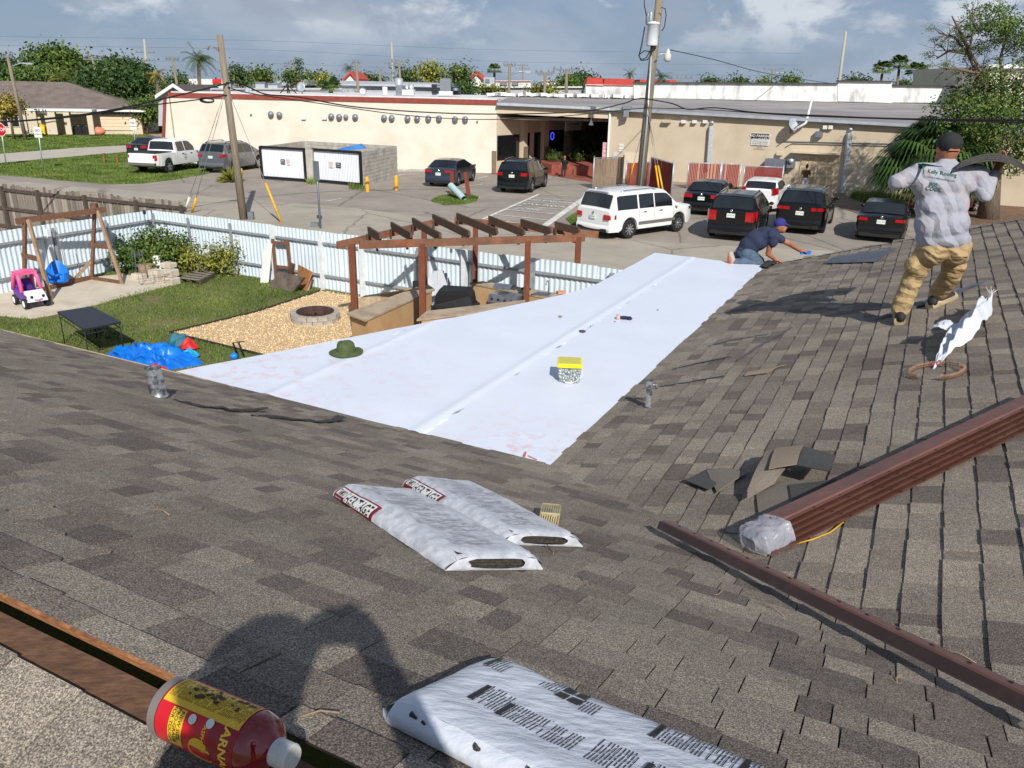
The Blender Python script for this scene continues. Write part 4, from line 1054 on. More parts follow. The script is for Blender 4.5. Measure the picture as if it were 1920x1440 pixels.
M_SLAT = pm('red_slats', S(142, 58, 50), S(120, 46, 42), 6, .8, stretch=(8, 8, .4))
M_SLAT2 = pm('pale_slats', S(186, 140, 118), S(168, 120, 100), 6, .8)
M_WOODG = pm('grey_gate_wood', S(150, 130, 108), S(120, 102, 86), 6, .9, stretch=(6, 6, .3))
def slatfence(label, x0, b0, x1, b1, h, mats, posts=(0, 1)):
    A, B = G(x0, b0), G(x1, b1); d = (B - A); ln = d.length; d.normalize(); n = V(d.y, -d.x, 0)
    t = thing('slat_fence', label, 'fence')
    rd = random.Random(int(x0)); mb = MB(); k = int(ln / .09)
    for i in range(k):
        a = A + d * (ln * (i + .5) / k); mi = 0 if len(mats) == 1 or rd.random() < .84 else 1
        mb.beam(a + V(0, 0, .08), a + V(0, 0, h - .04) + n * rd.uniform(-.01, .01), .075, .012, up=n, m=mi)
    o = mb.build('slat_panel', mats, t); o['kind'] = 'stuff'
    mb = MB(); mb.tube([A + V(0, 0, h), B + V(0, 0, h)], .025, 6); mb.build('top_rail', M_GALV, t)
    for s in posts: mb = MB(); mb.tube([A + d * (ln * s), A + d * (ln * s) + V(0, 0, h + .12)], .035, 7); mb.build('post', M_GALV, t)
slatfence('grey timber gate leaning open left of the right utility pole', 1111, 355, 1166, 352, 1.75, [M_WOODG])
slatfence('red slat fence behind the right utility pole', 1172, 352, 1216, 350, 1.45, [M_SLAT])
slatfence('red slat gate just right of the right utility pole', 1217, 352, 1258, 367, 1.75, [M_SLAT])
slatfence('red and pale slat fence behind the black sedan', 1287, 354, 1347, 356, 1.5, [M_SLAT, M_SLAT2])
slatfence('red and pale slat gate at the middle of the bin yard', 1349, 356, 1384, 357, 1.5, [M_SLAT, M_SLAT2])
slatfence('plain red slat fence behind the white hatchback', 1391, 357, 1463, 360, 1.4, [M_SLAT])
mb = MB(); p = AY(1420, 330, 52); mb.box(p, (1.5, 1, 1.3)); mb.lathe([(.62, .0), (.62, .1), (.3, .14), (0, .14)], 18, Matrix.Translation(p + V(0, 0, .65))); mb.build('condenser', M_LGREY, label='pale air condenser behind the red slat fence', cat='condenser')
mb = MB(); A, B = G(1168, 335), G(1216, 337); wallbox(mb, A, B, 0, 1.7, .1); mb.build('screen_wall', M_TAN, label='low tan screen wall behind the right utility pole', cat='wall')

M_CORR = pm('white_corrugated', S(212, 224, 231), S(202, 214, 222), 1.2, .5, coords='World', stain=S(196, 204, 208), stscale=1.5, stretch=(1, 1, .6))
M_RAIL = pm('weathered_rail', S(150, 154, 158), S(128, 130, 134), 8, .8)
FH = 1.62
def corr_panel(A, B, h, parent, bow=.0):
    d = B - A; ln = d.length; d.normalize(); n = V(-d.y, d.x, 0)
    per = .135; k = max(8, int(ln / per) * 8)
    mb = MB()
    def fn(a, b):
        x = a * ln
        wob = .015 * noise.noise(V(x * .8 + A.x, A.y, 1))
        return A + d * x + n * (.0125 * math.sin(2 * math.pi * x / per) + wob) + V(0, 0, .03 + b * (h - .03) + (.012 * noise.noise(V(x * 1.5, A.y, 3)) if b > .5 else 0))
    mb.grid(fn, k, 1)
    return mb.build('corrugated_panel', M_CORR, parent)
yf1 = thing('yard_fence', 'white corrugated metal fence along the left side of the yard', 'fence')
yf2 = thing('yard_fence', 'white corrugated metal fence along the back of the yard beside the alley', 'fence')
def fence_run(par, A, d, ln, posts, side):
    n = V(d.y, -d.x, 0) * side
    k = int(ln / 2.4)
    for i in range(k):
        corr_panel(A + d * (ln * i / k) - n * .03, A + d * (ln * (i + 1) / k) - n * .03, FH + .02 * (i % 2), par)
    for z in (FH - .3, .42):
        mb = MB()
        for i in range(14): mb.beam(A + d * (ln * i / 14) + n * .03 + V(0, 0, z), A + d * (ln * (i + 1) / 14) + n * .03 + V(0, 0, z + .0), .04, .06)
        mb.build('rail', M_RAIL, par)
    for s, w, m in posts:
        mb = MB(); p = A + d * s + n * .06; mb.beam(p, p + V(0, 0, FH - .08 + (.1 if w > .1 else 0)), w, w, up=n); mb.build('post', m, par)
M_POSTW = pm('white_post', S(224, 228, 228), S(206, 210, 210), 6, .7)
fence_run(yf2, F_C, fr_dir, 17.4, [(.12, .055, M_RAIL), (1.65, .055, M_RAIL), (3.4, .055, M_RAIL), (5.05, .12, M_POSTW), (6.8, .1, M_POSTW), (8.2, .12, M_POSTW), (10.0, .055, M_RAIL), (11.4, .12, M_POSTW), (13.3, .1, M_RAIL), (15.3, .1, M_RAIL)], 1)
fence_run(yf1, F_C, fl_dir, 14, [(1.7, .055, M_RAIL), (3.35, .055, M_RAIL), (3.5, .1, M_POSTW), (5.6, .055, M_RAIL), (7.5, .055, M_RAIL)], -1)
M_WOODF = pm('grey_fence_wood', S(150, 140, 128), S(118, 108, 98), 5, .95, .4, 40, stretch=(7, 7, .4), stain=S(96, 88, 80), stscale=3)
M_WOODD = pm('dark_fence_wood', S(92, 80, 70), S(72, 62, 55), 6, .95, stretch=(1, 1, 3))
wf = thing('timber_fence', 'weathered grey timber fence outside the left corner of the yard', 'fence')
WA, WB = G(-60, 338, 1.8), G(350, 380, 1.8)
WA.z = WB.z = 0
wd = (WB - WA); wl = wd.length; wd.normalize(); wn = V(wd.y, -wd.x, 0)
if wn.y > 0: wn = -wn
pk = []
for k in range(3):
    mb = MB(); w = .128; h = 1.78 + .02 * k
    mb.extrude([V(-w / 2, 0, .02), V(w / 2, 0, .02), V(w / 2, 0, h - .03), V(w / 2 - .03, 0, h), V(-w / 2 + .03, 0, h), V(-w / 2, 0, h - .03)], (0, .018, 0)); pk.append(mb.mesh('picket', [M_WOODF, pm('fence_wood_dark', S(124, 114, 104), S(100, 92, 84), 5, .95, stretch=(7, 7, .4)), pm('fence_wood_pale', S(170, 160, 146), S(140, 130, 118), 5, .95, stretch=(7, 7, .4))][k]))
rd = random.Random(2); nn_ = int(wl / .145)
for i in range(nn_):
    p = WA + wd * ((i + .5) * .145)
    put('picket', pk[rd.randrange(3)], wf, Matrix.LocRotScale(p + wn * rd.uniform(0, .012), (Matrix.Rotation(math.atan2(wd.y, wd.x) + rd.uniform(-.05, .05), 3, 'Z') @ Matrix.Rotation(rd.uniform(-.012, .012), 3, 'Y')).to_quaternion(), V(1, 1, rd.uniform(.975, 1.02))))
for z in (1.62, .95, .3):
    mb = MB(); mb.beam(WA + wn * .05 + V(0, 0, z), WA + wd * wl * .55 + wn * .05 + V(0, 0, z - .03), .04, .1); mb.beam(WA + wd * wl * .55 + wn * .05 + V(0, 0, z - .01), WB + wn * .05 + V(0, 0, z), .04, .1); mb.build('rail', M_WOODD, wf)
for s in (.18, .36, .58, .8, .99):
    mb = MB(); p = WA + wd * (wl * s) + wn * .1; mb.beam(p, p + V(0, 0, 1.72) + wd * rd.uniform(-.06, .06), .1, .1, up=wn); mb.build('post', M_WOODD, wf)

M_POLE = pm('pole_wood', S(142, 130, 112), S(118, 106, 92), 4, .9, .4, 30, stretch=(6, 6, .25), stain=S(98, 88, 78), stscale=2)
LP = G(457, 412)
lp_top = AY(412, 66, LP.y + .2)
pole1 = thing('utility_pole', 'leaning bare timber pole behind the left part of the yard fence', 'utility pole')
mb = MB(); mb.tube([LP, lerp(LP, lp_top, .5), lp_top], [.165, .145, .12], 14); mb.build('shaft', M_POLE, pole1)
mb = MB(); c = lerp(LP, lp_top, .93) + V(-.12, -.1, 0); mb.box(c, (.12, .2, .12)); mb.tube([c, c + V(-.25, -.1, .1), c + V(-.35, -.1, -.05)], .025, 6); mb.lathe([(.05, 0), (.06, .06), (.03, .12), (0, .12)], 8, Matrix.Translation(c + V(-.36, -.1, -.02))); mb.build('insulator', M_GREYM, pole1)
mb = MB(); mb.box(LP + V(.32, 0, .16), (.22, .2, .34)); mb.build('ground_box', M_GREYM, pole1)
RP = G(1198, 366)
rp_t = AY(1236, 0, RP.y); rp_dir = (rp_t - RP).normalized(); rp_top = RP + rp_dir * 12.2
pole2 = thing('utility_pole', 'tall timber pole with transformer and street lamp beside the porch', 'utility pole')
mb = MB(); mb.tube([RP, lerp(RP, rp_top, .5), rp_top], [.24, .215, .18], 14); mb.build('shaft', M_POLE, pole2)
mb = MB(); mb.tube([AY(1201, 350, RP.y - .3), AY(1213, 230, RP.y - .3), AY(1221, 105, RP.y - .3)], .055, 6); mb.build('conduit', M_GALV, pole2)
tb = AY(1222, 86, RP.y - .35); tt = AY(1224, 43, RP.y - .35)
mb = MB(); mb.lathe([(0, 0), (.29, 0), (.30, .05), (.30, (tt - tb).z - .08), (.34, (tt - tb).z - .06), (.34, (tt - tb).z), (.1, (tt - tb).z + .08), (0, (tt - tb).z + .08)], 18, Matrix.Translation(tb)); tr = mb.build('transformer', pm('transformer_white', S(220, 224, 226), S(206, 210, 214), 4, .45), pole2)
mb = MB(); q = tt + V(-.12, 0, .08)
mb.lathe([(.05, 0), (.09, .05), (.05, .1), (.09, .18), (.05, .24), (.08, .32), (.0, .45)], 10, Matrix.Translation(q)); mb.build('bushing', M_GALV, tr)
mb = MB(); mb.lathe([(.06, 0), (.1, .1), (.1, .5), (.04, .6), (0, .62)], 10, Matrix.Translation(tt + V(-.28, 0, -.1))); mb.build('cutout', M_GREYM, pole2)
mb = MB()
def PP(x, y, o=-.5): return AY(x, y, RP.y + o)
mb.tube([PP(1209, 50), PP(1203, 85), PP(1198, 105), PP(1202, 113), PP(1214, 112), PP(1222, 100)], .035, 6)
mb.tube([PP(1226, 48), PP(1226, 70), PP(1222, 90), PP(1212, 108), PP(1203, 112), PP(1197, 104), PP(1208, 95), PP(1220, 97)], .03, 6)
mb.tube([PP(1212, 30), PP(1208, 10), PP(1208, -20)], .025, 6)
mb.tube([PP(1240, 14), PP(1247, 16), PP(1249, 28), PP(1246, 50), PP(1241, 58)], .025, 6)
mb.build('cable_loop', M_BLACKM, pole2)
mb = MB(); mb.tube([PP(1232, 108), PP(1237, 102), PP(1248, 100)], .03, 6); la = mb.build('lamp_arm', M_GALV, pole2)
c = PP(1252, 104); mb = MB(); mb.lathe([(.05, .32), (.1, .2), (.12, .1), (.18, .02), (.19, -.2), (.12, -.3), (0, -.32)], 14, Matrix.Translation(c)); mb.build('street_lamp_head', pm('lamp_grey', S(196, 194, 186), None, rough=.4), pole2)
M_CABLE = pm('black_cable', S(26, 26, 27), None, rough=.6)
M_GUY = pm('guy_steel', S(150, 150, 150), None, rough=.5, metal=.4)
M_YGUARD = pm('yellow_guard', S(226, 176, 40), S(206, 156, 34), 5, .5)
M_WGUARD = pm('bone_guard', S(206, 200, 186), None, rough=.6)
def guy(name, top, base, frac, gm, label, r=.012):
    t = thing(name, label, 'guy wire')
    mb = MB(); mb.tube([top, base], r, 5); mb.build('wire', M_GUY, t)
    if frac: mb = MB(); mb.tube([lerp(base, top, 0), lerp(base, top, frac)], .05, 8); mb.build('guard', gm, t)
lpm = lerp(LP, lp_top, .74)
guy('guy_wire', lpm, G(346, 398), .13, M_WGUARD, 'guy wire with bone white guard left of the left pole')
guy('guy_wire', lpm + V(0, 0, -.1), G(360, 399), .13, M_YGUARD, 'guy wire with yellow guard left of the left pole')
guy('guy_wire', lpm, G(528, 418), .3, M_YGUARD, 'guy wire with yellow guard right of the left pole')
rpm = lerp(RP, rp_top, .36)
guy('guy_wire', rpm, G(1176, 352), .35, M_YGUARD, 'guy wire with yellow guard left of the right pole')
guy('guy_wire', rpm, G(1238, 372), .38, M_YGUARD, 'left of two yellow guarded guy wires right of the right pole')
guy('guy_wire', rpm, G(1246, 373), .38, M_YGUARD, 'right of two yellow guarded guy wires right of the right pole')
def cable(label, pts, r=.03, mat=None):
    P = [AY(x, y, Y) for x, y, Y in pts]
    Q = []
    for i in range(len(P) - 1):
        a, b, c, d = P[max(i - 1, 0)], P[i], P[i + 1], P[min(i + 2, len(P) - 1)]
        for k in range(6):
            t = k / 6; Q.append(.5 * ((2 * b) + (c - a) * t + (2 * a - 5 * b + 4 * c - d) * t * t + (3 * b - a - 3 * c + d) * t ** 3))
    Q.append(P[-1]); mb = MB(); mb.tube(Q, r, 6)
    mb.build('overhead_cable', mat or M_CABLE, label=label, cat='cable')
cable('thick black cable running from the left edge up to the left pole', [(-40, 229, 24), (60, 225, 25), (200, 208, 28), (320, 182, 31), (424, 157, LP.y)], .028)
cable('lower black cable from the left edge to the coiled loop', [(-40, 230, 24), (60, 225.5, 25), (160, 216, 27), (270, 199, 30), (378, 186, 32.5), (425, 178, LP.y)], .024)
cable('upper of two black cables between the two poles', [(424, 155, LP.y), (445, 155, 33.5), (470, 165, 34), (500, 177, 35), (560, 182, 36), (680, 202, 38), (880, 213.5, 40), (1080, 210, 42), (1165, 195, 43), (1190, 186, 43.5), (1211, 185, RP.y - .3)], .03)
cable('lower of two black cables between the two poles', [(427, 163, LP.y), (470, 175, 34), (600, 194, 37), (760, 216, 39), (900, 224, 41), (1040, 219, 42.5), (1180, 205, 43.5), (1207, 203, RP.y - .3)], .022)
cable('wavy black cable bundle from the right pole to the right edge', [(1211, 185, RP.y - .3), (1260, 194, 42), (1290, 205, 40), (1340, 202, 38), (1420, 211, 35), (1560, 218, 30), (1700, 223, 26), (1960, 226, 22)], .03)
cable('straight black cable under the wavy bundle at right', [(1207, 202, RP.y - .3), (1330, 206, 40), (1480, 216, 35), (1640, 222, 30), (1780, 226, 26), (1960, 231, 22)], .022)
cable('thin service wire from the street lamp down to the parapet', [(1254, 93, RP.y), (1340, 112, 52), (1440, 138, 62), (1572, 158, 80), (1750, 180, 100)], .022)
for k, (y0, y1) in enumerate(((68, 74), (85, 96), (110, 116))):
    cable('faint far power line, %s of three across the sky' % ['topmost', 'middle', 'lowest'][k], [(-40, y0, 260), (480, y0 + 8, 300), (960, y1 + 20, 330), (1500, y1 + 26, 360)], .05, pm('far_wire', S(96, 110, 130), None))
t = thing('cable_coil', 'oval coil of spare black cable hanging at the left pole', 'cable coil')
for k in range(3):
    mb = MB(); mb.tube([AY(388 + (13 - k) * math.cos(a) + k, 188 + (4.6 - k * .7) * math.sin(a) + .8 * math.cos(a), 32.6 + k * .03) for a in [j * .33 for j in range(20)]], .028, 6); mb.build('loop', M_CABLE, t)
def signpost(label, xb, yb, xt, yt, face, w, h, txt, m, back=False, octo=False):
    p = G(xb, yb); q = AY(xt, yt, p.y); t = thing('sign_post', label, 'sign')
    mb = MB(); mb.tube([p, q], .035, 6); mb.build('post', M_GALV, t)
    c = AY(*face, p.y - .06); ang = .15
    d = V(math.cos(ang), -math.sin(ang) * .6, 0).normalized(); n = V(d.y, -d.x, 0)
    if n.y > 0: n = -n
    mb = MB()
    if octo: mb.extrude([c + d * (w / 2 * 1.08 * math.cos(a)) + KK * (w / 2 * 1.08 * math.sin(a)) for a in [math.pi / 8 + k * math.pi / 4 for k in range(8)]], n * -.02)
    else: mb.extrude([c + d * sx * w / 2 + KK * sz * h / 2 for sx, sz in ((-1, -1), (1, -1), (1, 1), (-1, 1))], n * -.02)
    pl = mb.build('plate', m, t)
    if octo:
        mb = MB(); mb.extrude([c + n * -.004 + d * (w / 2 * 1.17 * math.cos(a)) + KK * (w / 2 * 1.17 * math.sin(a)) for a in [math.pi / 8 + k * math.pi / 4 for k in range(8)]], n * -.012); mb.build('rim', M_WHITE, pl)
    mb = MB()
    for s, dz, sz in txt: addtext(mb, s, c + n * .008 + KK * dz, d, KK, sz, bold=.012)
    if txt: mb.build('lettering', M_WHITE if octo else pm('sign_ink', S(60, 40, 50), None), pl)
signpost('red STOP sign cut off by the left edge', 12, 312, 1, 235, (0, 243), .74, .74, [('STOP', 0, .3)], pm('stop_red', S(186, 30, 40), S(170, 26, 36), 3, .4), octo=True)
signpost('small white notice on a thin post right of the STOP sign', 81, 319, 71, 240, (70.5, 248), .5, .62, [('NO', .1, .2), ('PARKING', -.12, .1)], M_WHITE)
signpost('small white notice post by the far road in front of the garage', 255, 284, 249, 228, (249, 233.5), .5, .8, [('NO', .12, .22), ('DUMPING', -.14, .11)], M_WHITE)
p = G(601, 429); q = AY(593, 304, p.y); t = thing('sign_post', 'grey sign post seen from behind in front of the enclosure', 'sign')
mb = MB(); mb.tube([p, q], .045, 8); mb.build('post', M_GREYM, t)
mb = MB(); c = AY(593, 320, p.y - .05); mb.box(c, (.3, .04, .72), Matrix.Rotation(R(-35), 3, 'Z')); mb.build('plate', M_GREYM, t)
mb = MB(); mb.box(G(590, 421, .1), (.3, .2, .18)); mb.build('curb_block', M_GREYM, label='small grey block behind the fence at the sign post', cat='block')
for x, y, h, lb in ((196, 304, 17, 'left of two short brown stakes in the verge'), (221, 307, 17, 'right of two short brown stakes in the verge')):
    p = G(x, y); q = AY(x - 1.5, y - h, p.y); mb = MB(); mb.beam(p, q, .11, .11); mb.build('stake', pm('stake_wood', S(150, 106, 50), S(110, 80, 44), 6, .9), label=lb, cat='stake')
def farpole(xb, yb, xt, yt, Y, r, label, arms=(), lamp=None):
    t = thing('far_pole', label, 'utility pole'); a, b = AY(xb, yb, Y), AY(xt, yt, Y)
    if r > .5: r = .2
    a0 = a + (a - b) * (a.z / max(.5, (b - a).z))
    mb = MB(); mb.tube([a0, b], [r * 1.5, r], 8); mb.build('shaft', M_POLE if r < .18 else pm('concrete_pole', S(164, 158, 150), None, rough=.8), t)
    for f, w in arms:
        c = lerp(a, b, f); mb = MB(); mb.beam(c + V(-w, 0, 0), c + V(w, 0, 0), .16, .16)
        for s in (-.9, -.4, .4, .9): mb.tube([c + V(w * s, 0, 0), c + V(w * s, 0, .35)], .07, 5)
        mb.build('crossarm', M_GREYM, t)
    if lamp:
        c = lerp(a, b, .62); mb = MB(); mb.tube([c, c + V(1.0, 0, .35), c + V(1.6, 0, .35)], .05, 5); mb.box(c + V(1.8, 0, .33), (.6, .2, .14)); mb.build('lamp_arm', M_GALV, t)
farpole(276, 140, 270, 73, 150, .55, 'tall pale concrete mast above the left trees', [(.4, 1.6), (.62, 1.7)])
farpole(737, 158, 734, 80, 170, .55, 'tall pale concrete mast over the middle of the hall', [(.5, 1.6)])
farpole(1571, 170, 1586, 59, 130, .55, 'tall bare mast behind the white parapet at right', [])
farpole(26, 160, 14, 105, 75, .12, 'street lamp pole over the ranch house roof', [(.98, .45)], True)
farpole(178, 130, 172, 105, 100, .12, 'pole with crossarms among the left trees', [(.75, 1.1)])
farpole(333, 165, 322, 106, 95, .13, 'pole with white transformer left of the windy palm', [(.9, .7)])
farpole(546, 150, 545, 113, 180, .16, 'thin far pole over the left end of the hall', [(.7, 1.5), (.85, 1.2)])
farpole(672, 176, 668, 119, 75, .11, 'thin roof pole beside the small dish', [(.98, .3)])
farpole(714, 172, 712, 132, 100, .14, 'far pole with wide crossarm right of the small dish', [(.85, 1.6)])
farpole(750, 146, 748, 113, 100, .14, 'far pole with crossarm behind the tall fan', [(.7, 1.3), (.9, .9)])
farpole(796, 150, 796, 115, 120, .13, 'thin pole in the yellow green tree', [(.93, 1.1)])
farpole(954, 176, 956, 119, 85, .13, 'dark pole right of the far palm', [(.92, .6)], True)
farpole(1021, 178, 1022, 136, 88, .14, 'pole with double crossarm on the middle skyline', [(.9, .8), (.98, 1.0)])
farpole(1062, 178, 1062, 130, 88, .14, 'pole with wide crossarm right of the double crossarm', [(.85, .7), (.98, 1.4)])
farpole(980, 150, 980, 120, 190, .15, 'tiny far pole above the white block', [(.7, 1.6), (.9, 1.2)])
farpole(1448, 158, 1448, 128, 160, .15, 'thin far pole above the parapet', [(.9, 1.6)], True)
farpole(1270, 160, 1279, 145, 110, .1, 'short far pole just right of the right pole', [(.9, 1.4)])
LEAF = {
    'deep': tintmat('leaf_deep', [S(30, 48, 22), S(46, 68, 30), S(62, 86, 38), S(84, 104, 48)]),
    'mid': tintmat('leaf_mid', [S(44, 62, 26), S(66, 88, 36), S(90, 112, 46), S(118, 130, 62)]),
    'yellow': tintmat('leaf_yellow', [S(70, 80, 30), S(104, 112, 44), S(134, 136, 56), S(160, 150, 74)]),
    'palm': tintmat('leaf_palm', [S(36, 56, 28), S(58, 82, 38), S(84, 104, 52), S(124, 126, 70)]),
    'gold': tintmat('leaf_gold', [S(96, 96, 40), S(142, 128, 56), S(176, 150, 70), S(120, 120, 50)]),
}
for m in LEAF.values():
    m.node_tree.nodes['Principled BSDF'].inputs['Roughness'].default_value = .55
M_BARK = pm('bark', S(128, 114, 98), S(92, 80, 68), 6, .95, .5, 25, stretch=(3, 3, .8))
def leafmass(mb, rd, lobes, n, size, hollow=.55):
    """leaf-sized faces in clumps through the lobes (centre, radii)"""
    tot = sum(r[0] * r[1] * r[2] for c, r in lobes) or 1
    for c, r in lobes:
        k = int(n * r[0] * r[1] * r[2] / tot)
        ncl = max(4, int(k / 26))
        for _ in range(ncl):
            d = V(rd.gauss(0, 1), rd.gauss(0, 1), rd.gauss(0, 1)).normalized() * (hollow + (1 - hollow) * rd.random())
            if d.z < -.55: d.z *= .5
            cc = c + V(d.x * r[0], d.y * r[1], d.z * r[2])
            cr = size * rd.uniform(1.6, 3.6); ct = rd.uniform(.1, .9)
            for _ in range(26):
                p = cc + V(rd.gauss(0, 1), rd.gauss(0, 1), rd.gauss(0, .7)) * cr * .55
                nr = (V(rd.gauss(0, 1), rd.gauss(0, 1), rd.gauss(0, 1)) + (p - c).normalized() * .8 + V(0, 0, .5)).normalized()
                x = nr.cross(V(rd.gauss(0, 1), rd.gauss(0, 1), rd.gauss(0, 1))).normalized(); y = nr.cross(x)
                s = size * rd.uniform(.55, 1.1)
                mb.poly([p - x * s * .5, p - y * s * .28, p + x * s * .55, p + y * s * .28])
                mb.tint += [min(1, max(0, ct + rd.uniform(-.2, .2)))] * 4
def tree(name, label, x, ytop, ybot, w, Y, kind, n, size, seed, cat='tree', group=None, trunk=True, dome=True):
    rd = random.Random(seed)
    top, bot = AY(x, ytop, Y), AY(x, ybot, Y); hw = w / 2 * Y / FPX
    cz = (top.z + bot.z) / 2; rz = (top.z - bot.z) / 2; base = V(top.x, Y, 0)
    t = thing(name, label, cat, base, 0, group)
    lobes = []
    for k in range(9):
        a = rd.random() * 6.28; q = rd.random() ** .6
        px_ = math.cos(a) * hw * q * .62; py_ = math.sin(a) * hw * q * .5
        zz = cz + rz * (.55 * (1 - q) + rd.uniform(-.45, .25))
        s = rd.uniform(.36, .55)
        lobes.append((V(px_, py_, zz), (hw * s, hw * s, rz * s * 1.05)))
    mb = MB(); mb.tint = []; leafmass(mb, rd, lobes, n, size); mb.build('crown', LEAF[kind], t)
    if trunk:
        mb = MB(); r = max(.08, hw * .06)
        mb.tube([V(0, 0, 0), V(.05 * hw, 0, cz * .5), V(0, 0, cz)], [r * 1.4, r, r * .5], 8)
        for c, rr in lobes[:6]: mb.tube([V(0, 0, cz * .55), lerp(V(0, 0, cz * .75), c, .6), c], [r * .6, r * .4, r * .12], 6)
        mb.build('trunk', M_BARK, t)
    return t
GRP = 'trees on the skyline'
tree('broad_tree', 'tall bright green tree at the upper left above the ranch house', 96, 91, 165, 118, 118, 'mid', 6500, .62, 1)
tree('broad_tree', 'wide dark umbrella shaped tree behind the left mast', 205, 106, 170, 190, 125, 'deep', 8500, .6, 2)
tree('broad_tree', 'dark tree at the far left edge', 10, 116, 165, 130, 135, 'deep', 4500, .6, 3)
tree('broad_tree', 'pale green bushy tree right over the ranch house roof', 58, 128, 172, 130, 104, 'mid', 5600, .5, 4)
tree('broad_tree', 'big glossy green tree between the ranch house and the grey shed', 222, 118, 215, 150, 94, 'deep', 9500, .46, 5)
tree('broad_tree', 'light green tree standing by the garage corner', 266, 178, 240, 72, 87.5, 'mid', 4600, .34, 6)
tree('small_tree', 'small yellowish tree in front of the left window of the ranch house', 10, 180, 222, 62, 76, 'gold', 2200, .3, 7)
tree('broad_tree', 'dark hedge like tree behind the ranch house ridge', 140, 135, 175, 120, 112, 'deep', 2500, .6, 8)
for k, (x, yt, yb, w, Y, kd, n, sz, lb) in enumerate([
        (330, 143, 172, 36, 110, 'palm', 900, .45, 'olive bush just right of the golden palm'),
        (446, 122, 165, 32, 105, 'palm', 1300, .4, 'rounded olive tree directly right of the left pole'),
        (488, 128, 160, 42, 125, 'mid', 1300, .5, 'double topped green tree right of the left pole'),
        (545, 130, 158, 20, 120, 'palm', 600, .45, 'small round tree left of the far cypress'),
        (585, 141, 160, 46, 160, 'deep', 900, .6, 'low dark tree line right of the far cypress'),
        (605, 138, 158, 14, 150, 'yellow', 300, .5, 'tiny pale tree behind the low shed'),
        (690, 143, 160, 70, 185, 'deep', 900, .7, 'low dark tree line right of the red gable'),
        (770, 130, 165, 40, 140, 'deep', 1100, .6, 'dark tree behind the tall silver fan'),
        (806, 123, 158, 42, 115, 'yellow', 1500, .5, 'yellow green tree left of the grey roof hood'),
        (863, 119, 168, 36, 84, 'palm', 1800, .34, 'round dark tree right of the grey roof hood'),
        (872, 152, 180, 26, 80, 'deep', 900, .3, 'dark lower bush beside the round tree'),
        (926, 163, 181, 54, 88, 'yellow', 1300, .3, 'yellow green hedge behind the hall roof'),
        (1012, 163, 181, 80, 90, 'yellow', 1500, .3, 'long pale hedge left of the telegraph poles'),
        (1066, 140, 180, 44, 94, 'mid', 1900, .36, 'leafy tree left of the red roof'),
        (1092, 133, 168, 30, 108, 'deep', 1000, .45, 'dark tree touching the left end of the red roof'),
        (1385, 147, 165, 40, 150, 'deep', 600, .5, 'low dark trees over the parapet at middle right'),
        (1330, 149, 165, 26, 150, 'deep', 400, .5, 'tiny dark trees over the parapet right of the pole'),
        (1482, 145, 165, 44, 140, 'mid', 800, .5, 'green tree behind the thin far pole'),
        (1430, 152, 165, 20, 150, 'mid', 300, .5, 'little green tree over the parapet'),
        (1600, 147, 166, 64, 140, 'deep', 900, .5, 'dark tree line by the bare mast'),
        (1700, 154, 168, 50, 150, 'deep', 600, .5, 'dark tree line below the three palms'),
        (640, 158, 170, 20, 130, 'deep', 300, .5, 'low bush in front of the long shed')]):
    tree('far_tree', lb, x, yt, yb, w, Y, kd, n, sz, 40 + k, group=GRP)
mb = MB(); mb.tint = []; rd = random.Random(3); c = AY(563, 160, 130)
leafmass(mb, rd, [(V(0, 0, z), (.55 * (1 - z / 5) + .1,) * 2 + (.6,)) for z in (0, 1, 2, 3, 3.6)], 600, .3)
t = thing('cypress', 'slim dark cypress on the skyline over the hall', 'tree', (c.x, c.y, c.z)); mb.build('crown', LEAF['deep'], t)
mb = MB(); mb.tube([V(0, 0, -4), V(0, 0, 3)], .12, 6); mb.build('trunk', M_BARK, t)
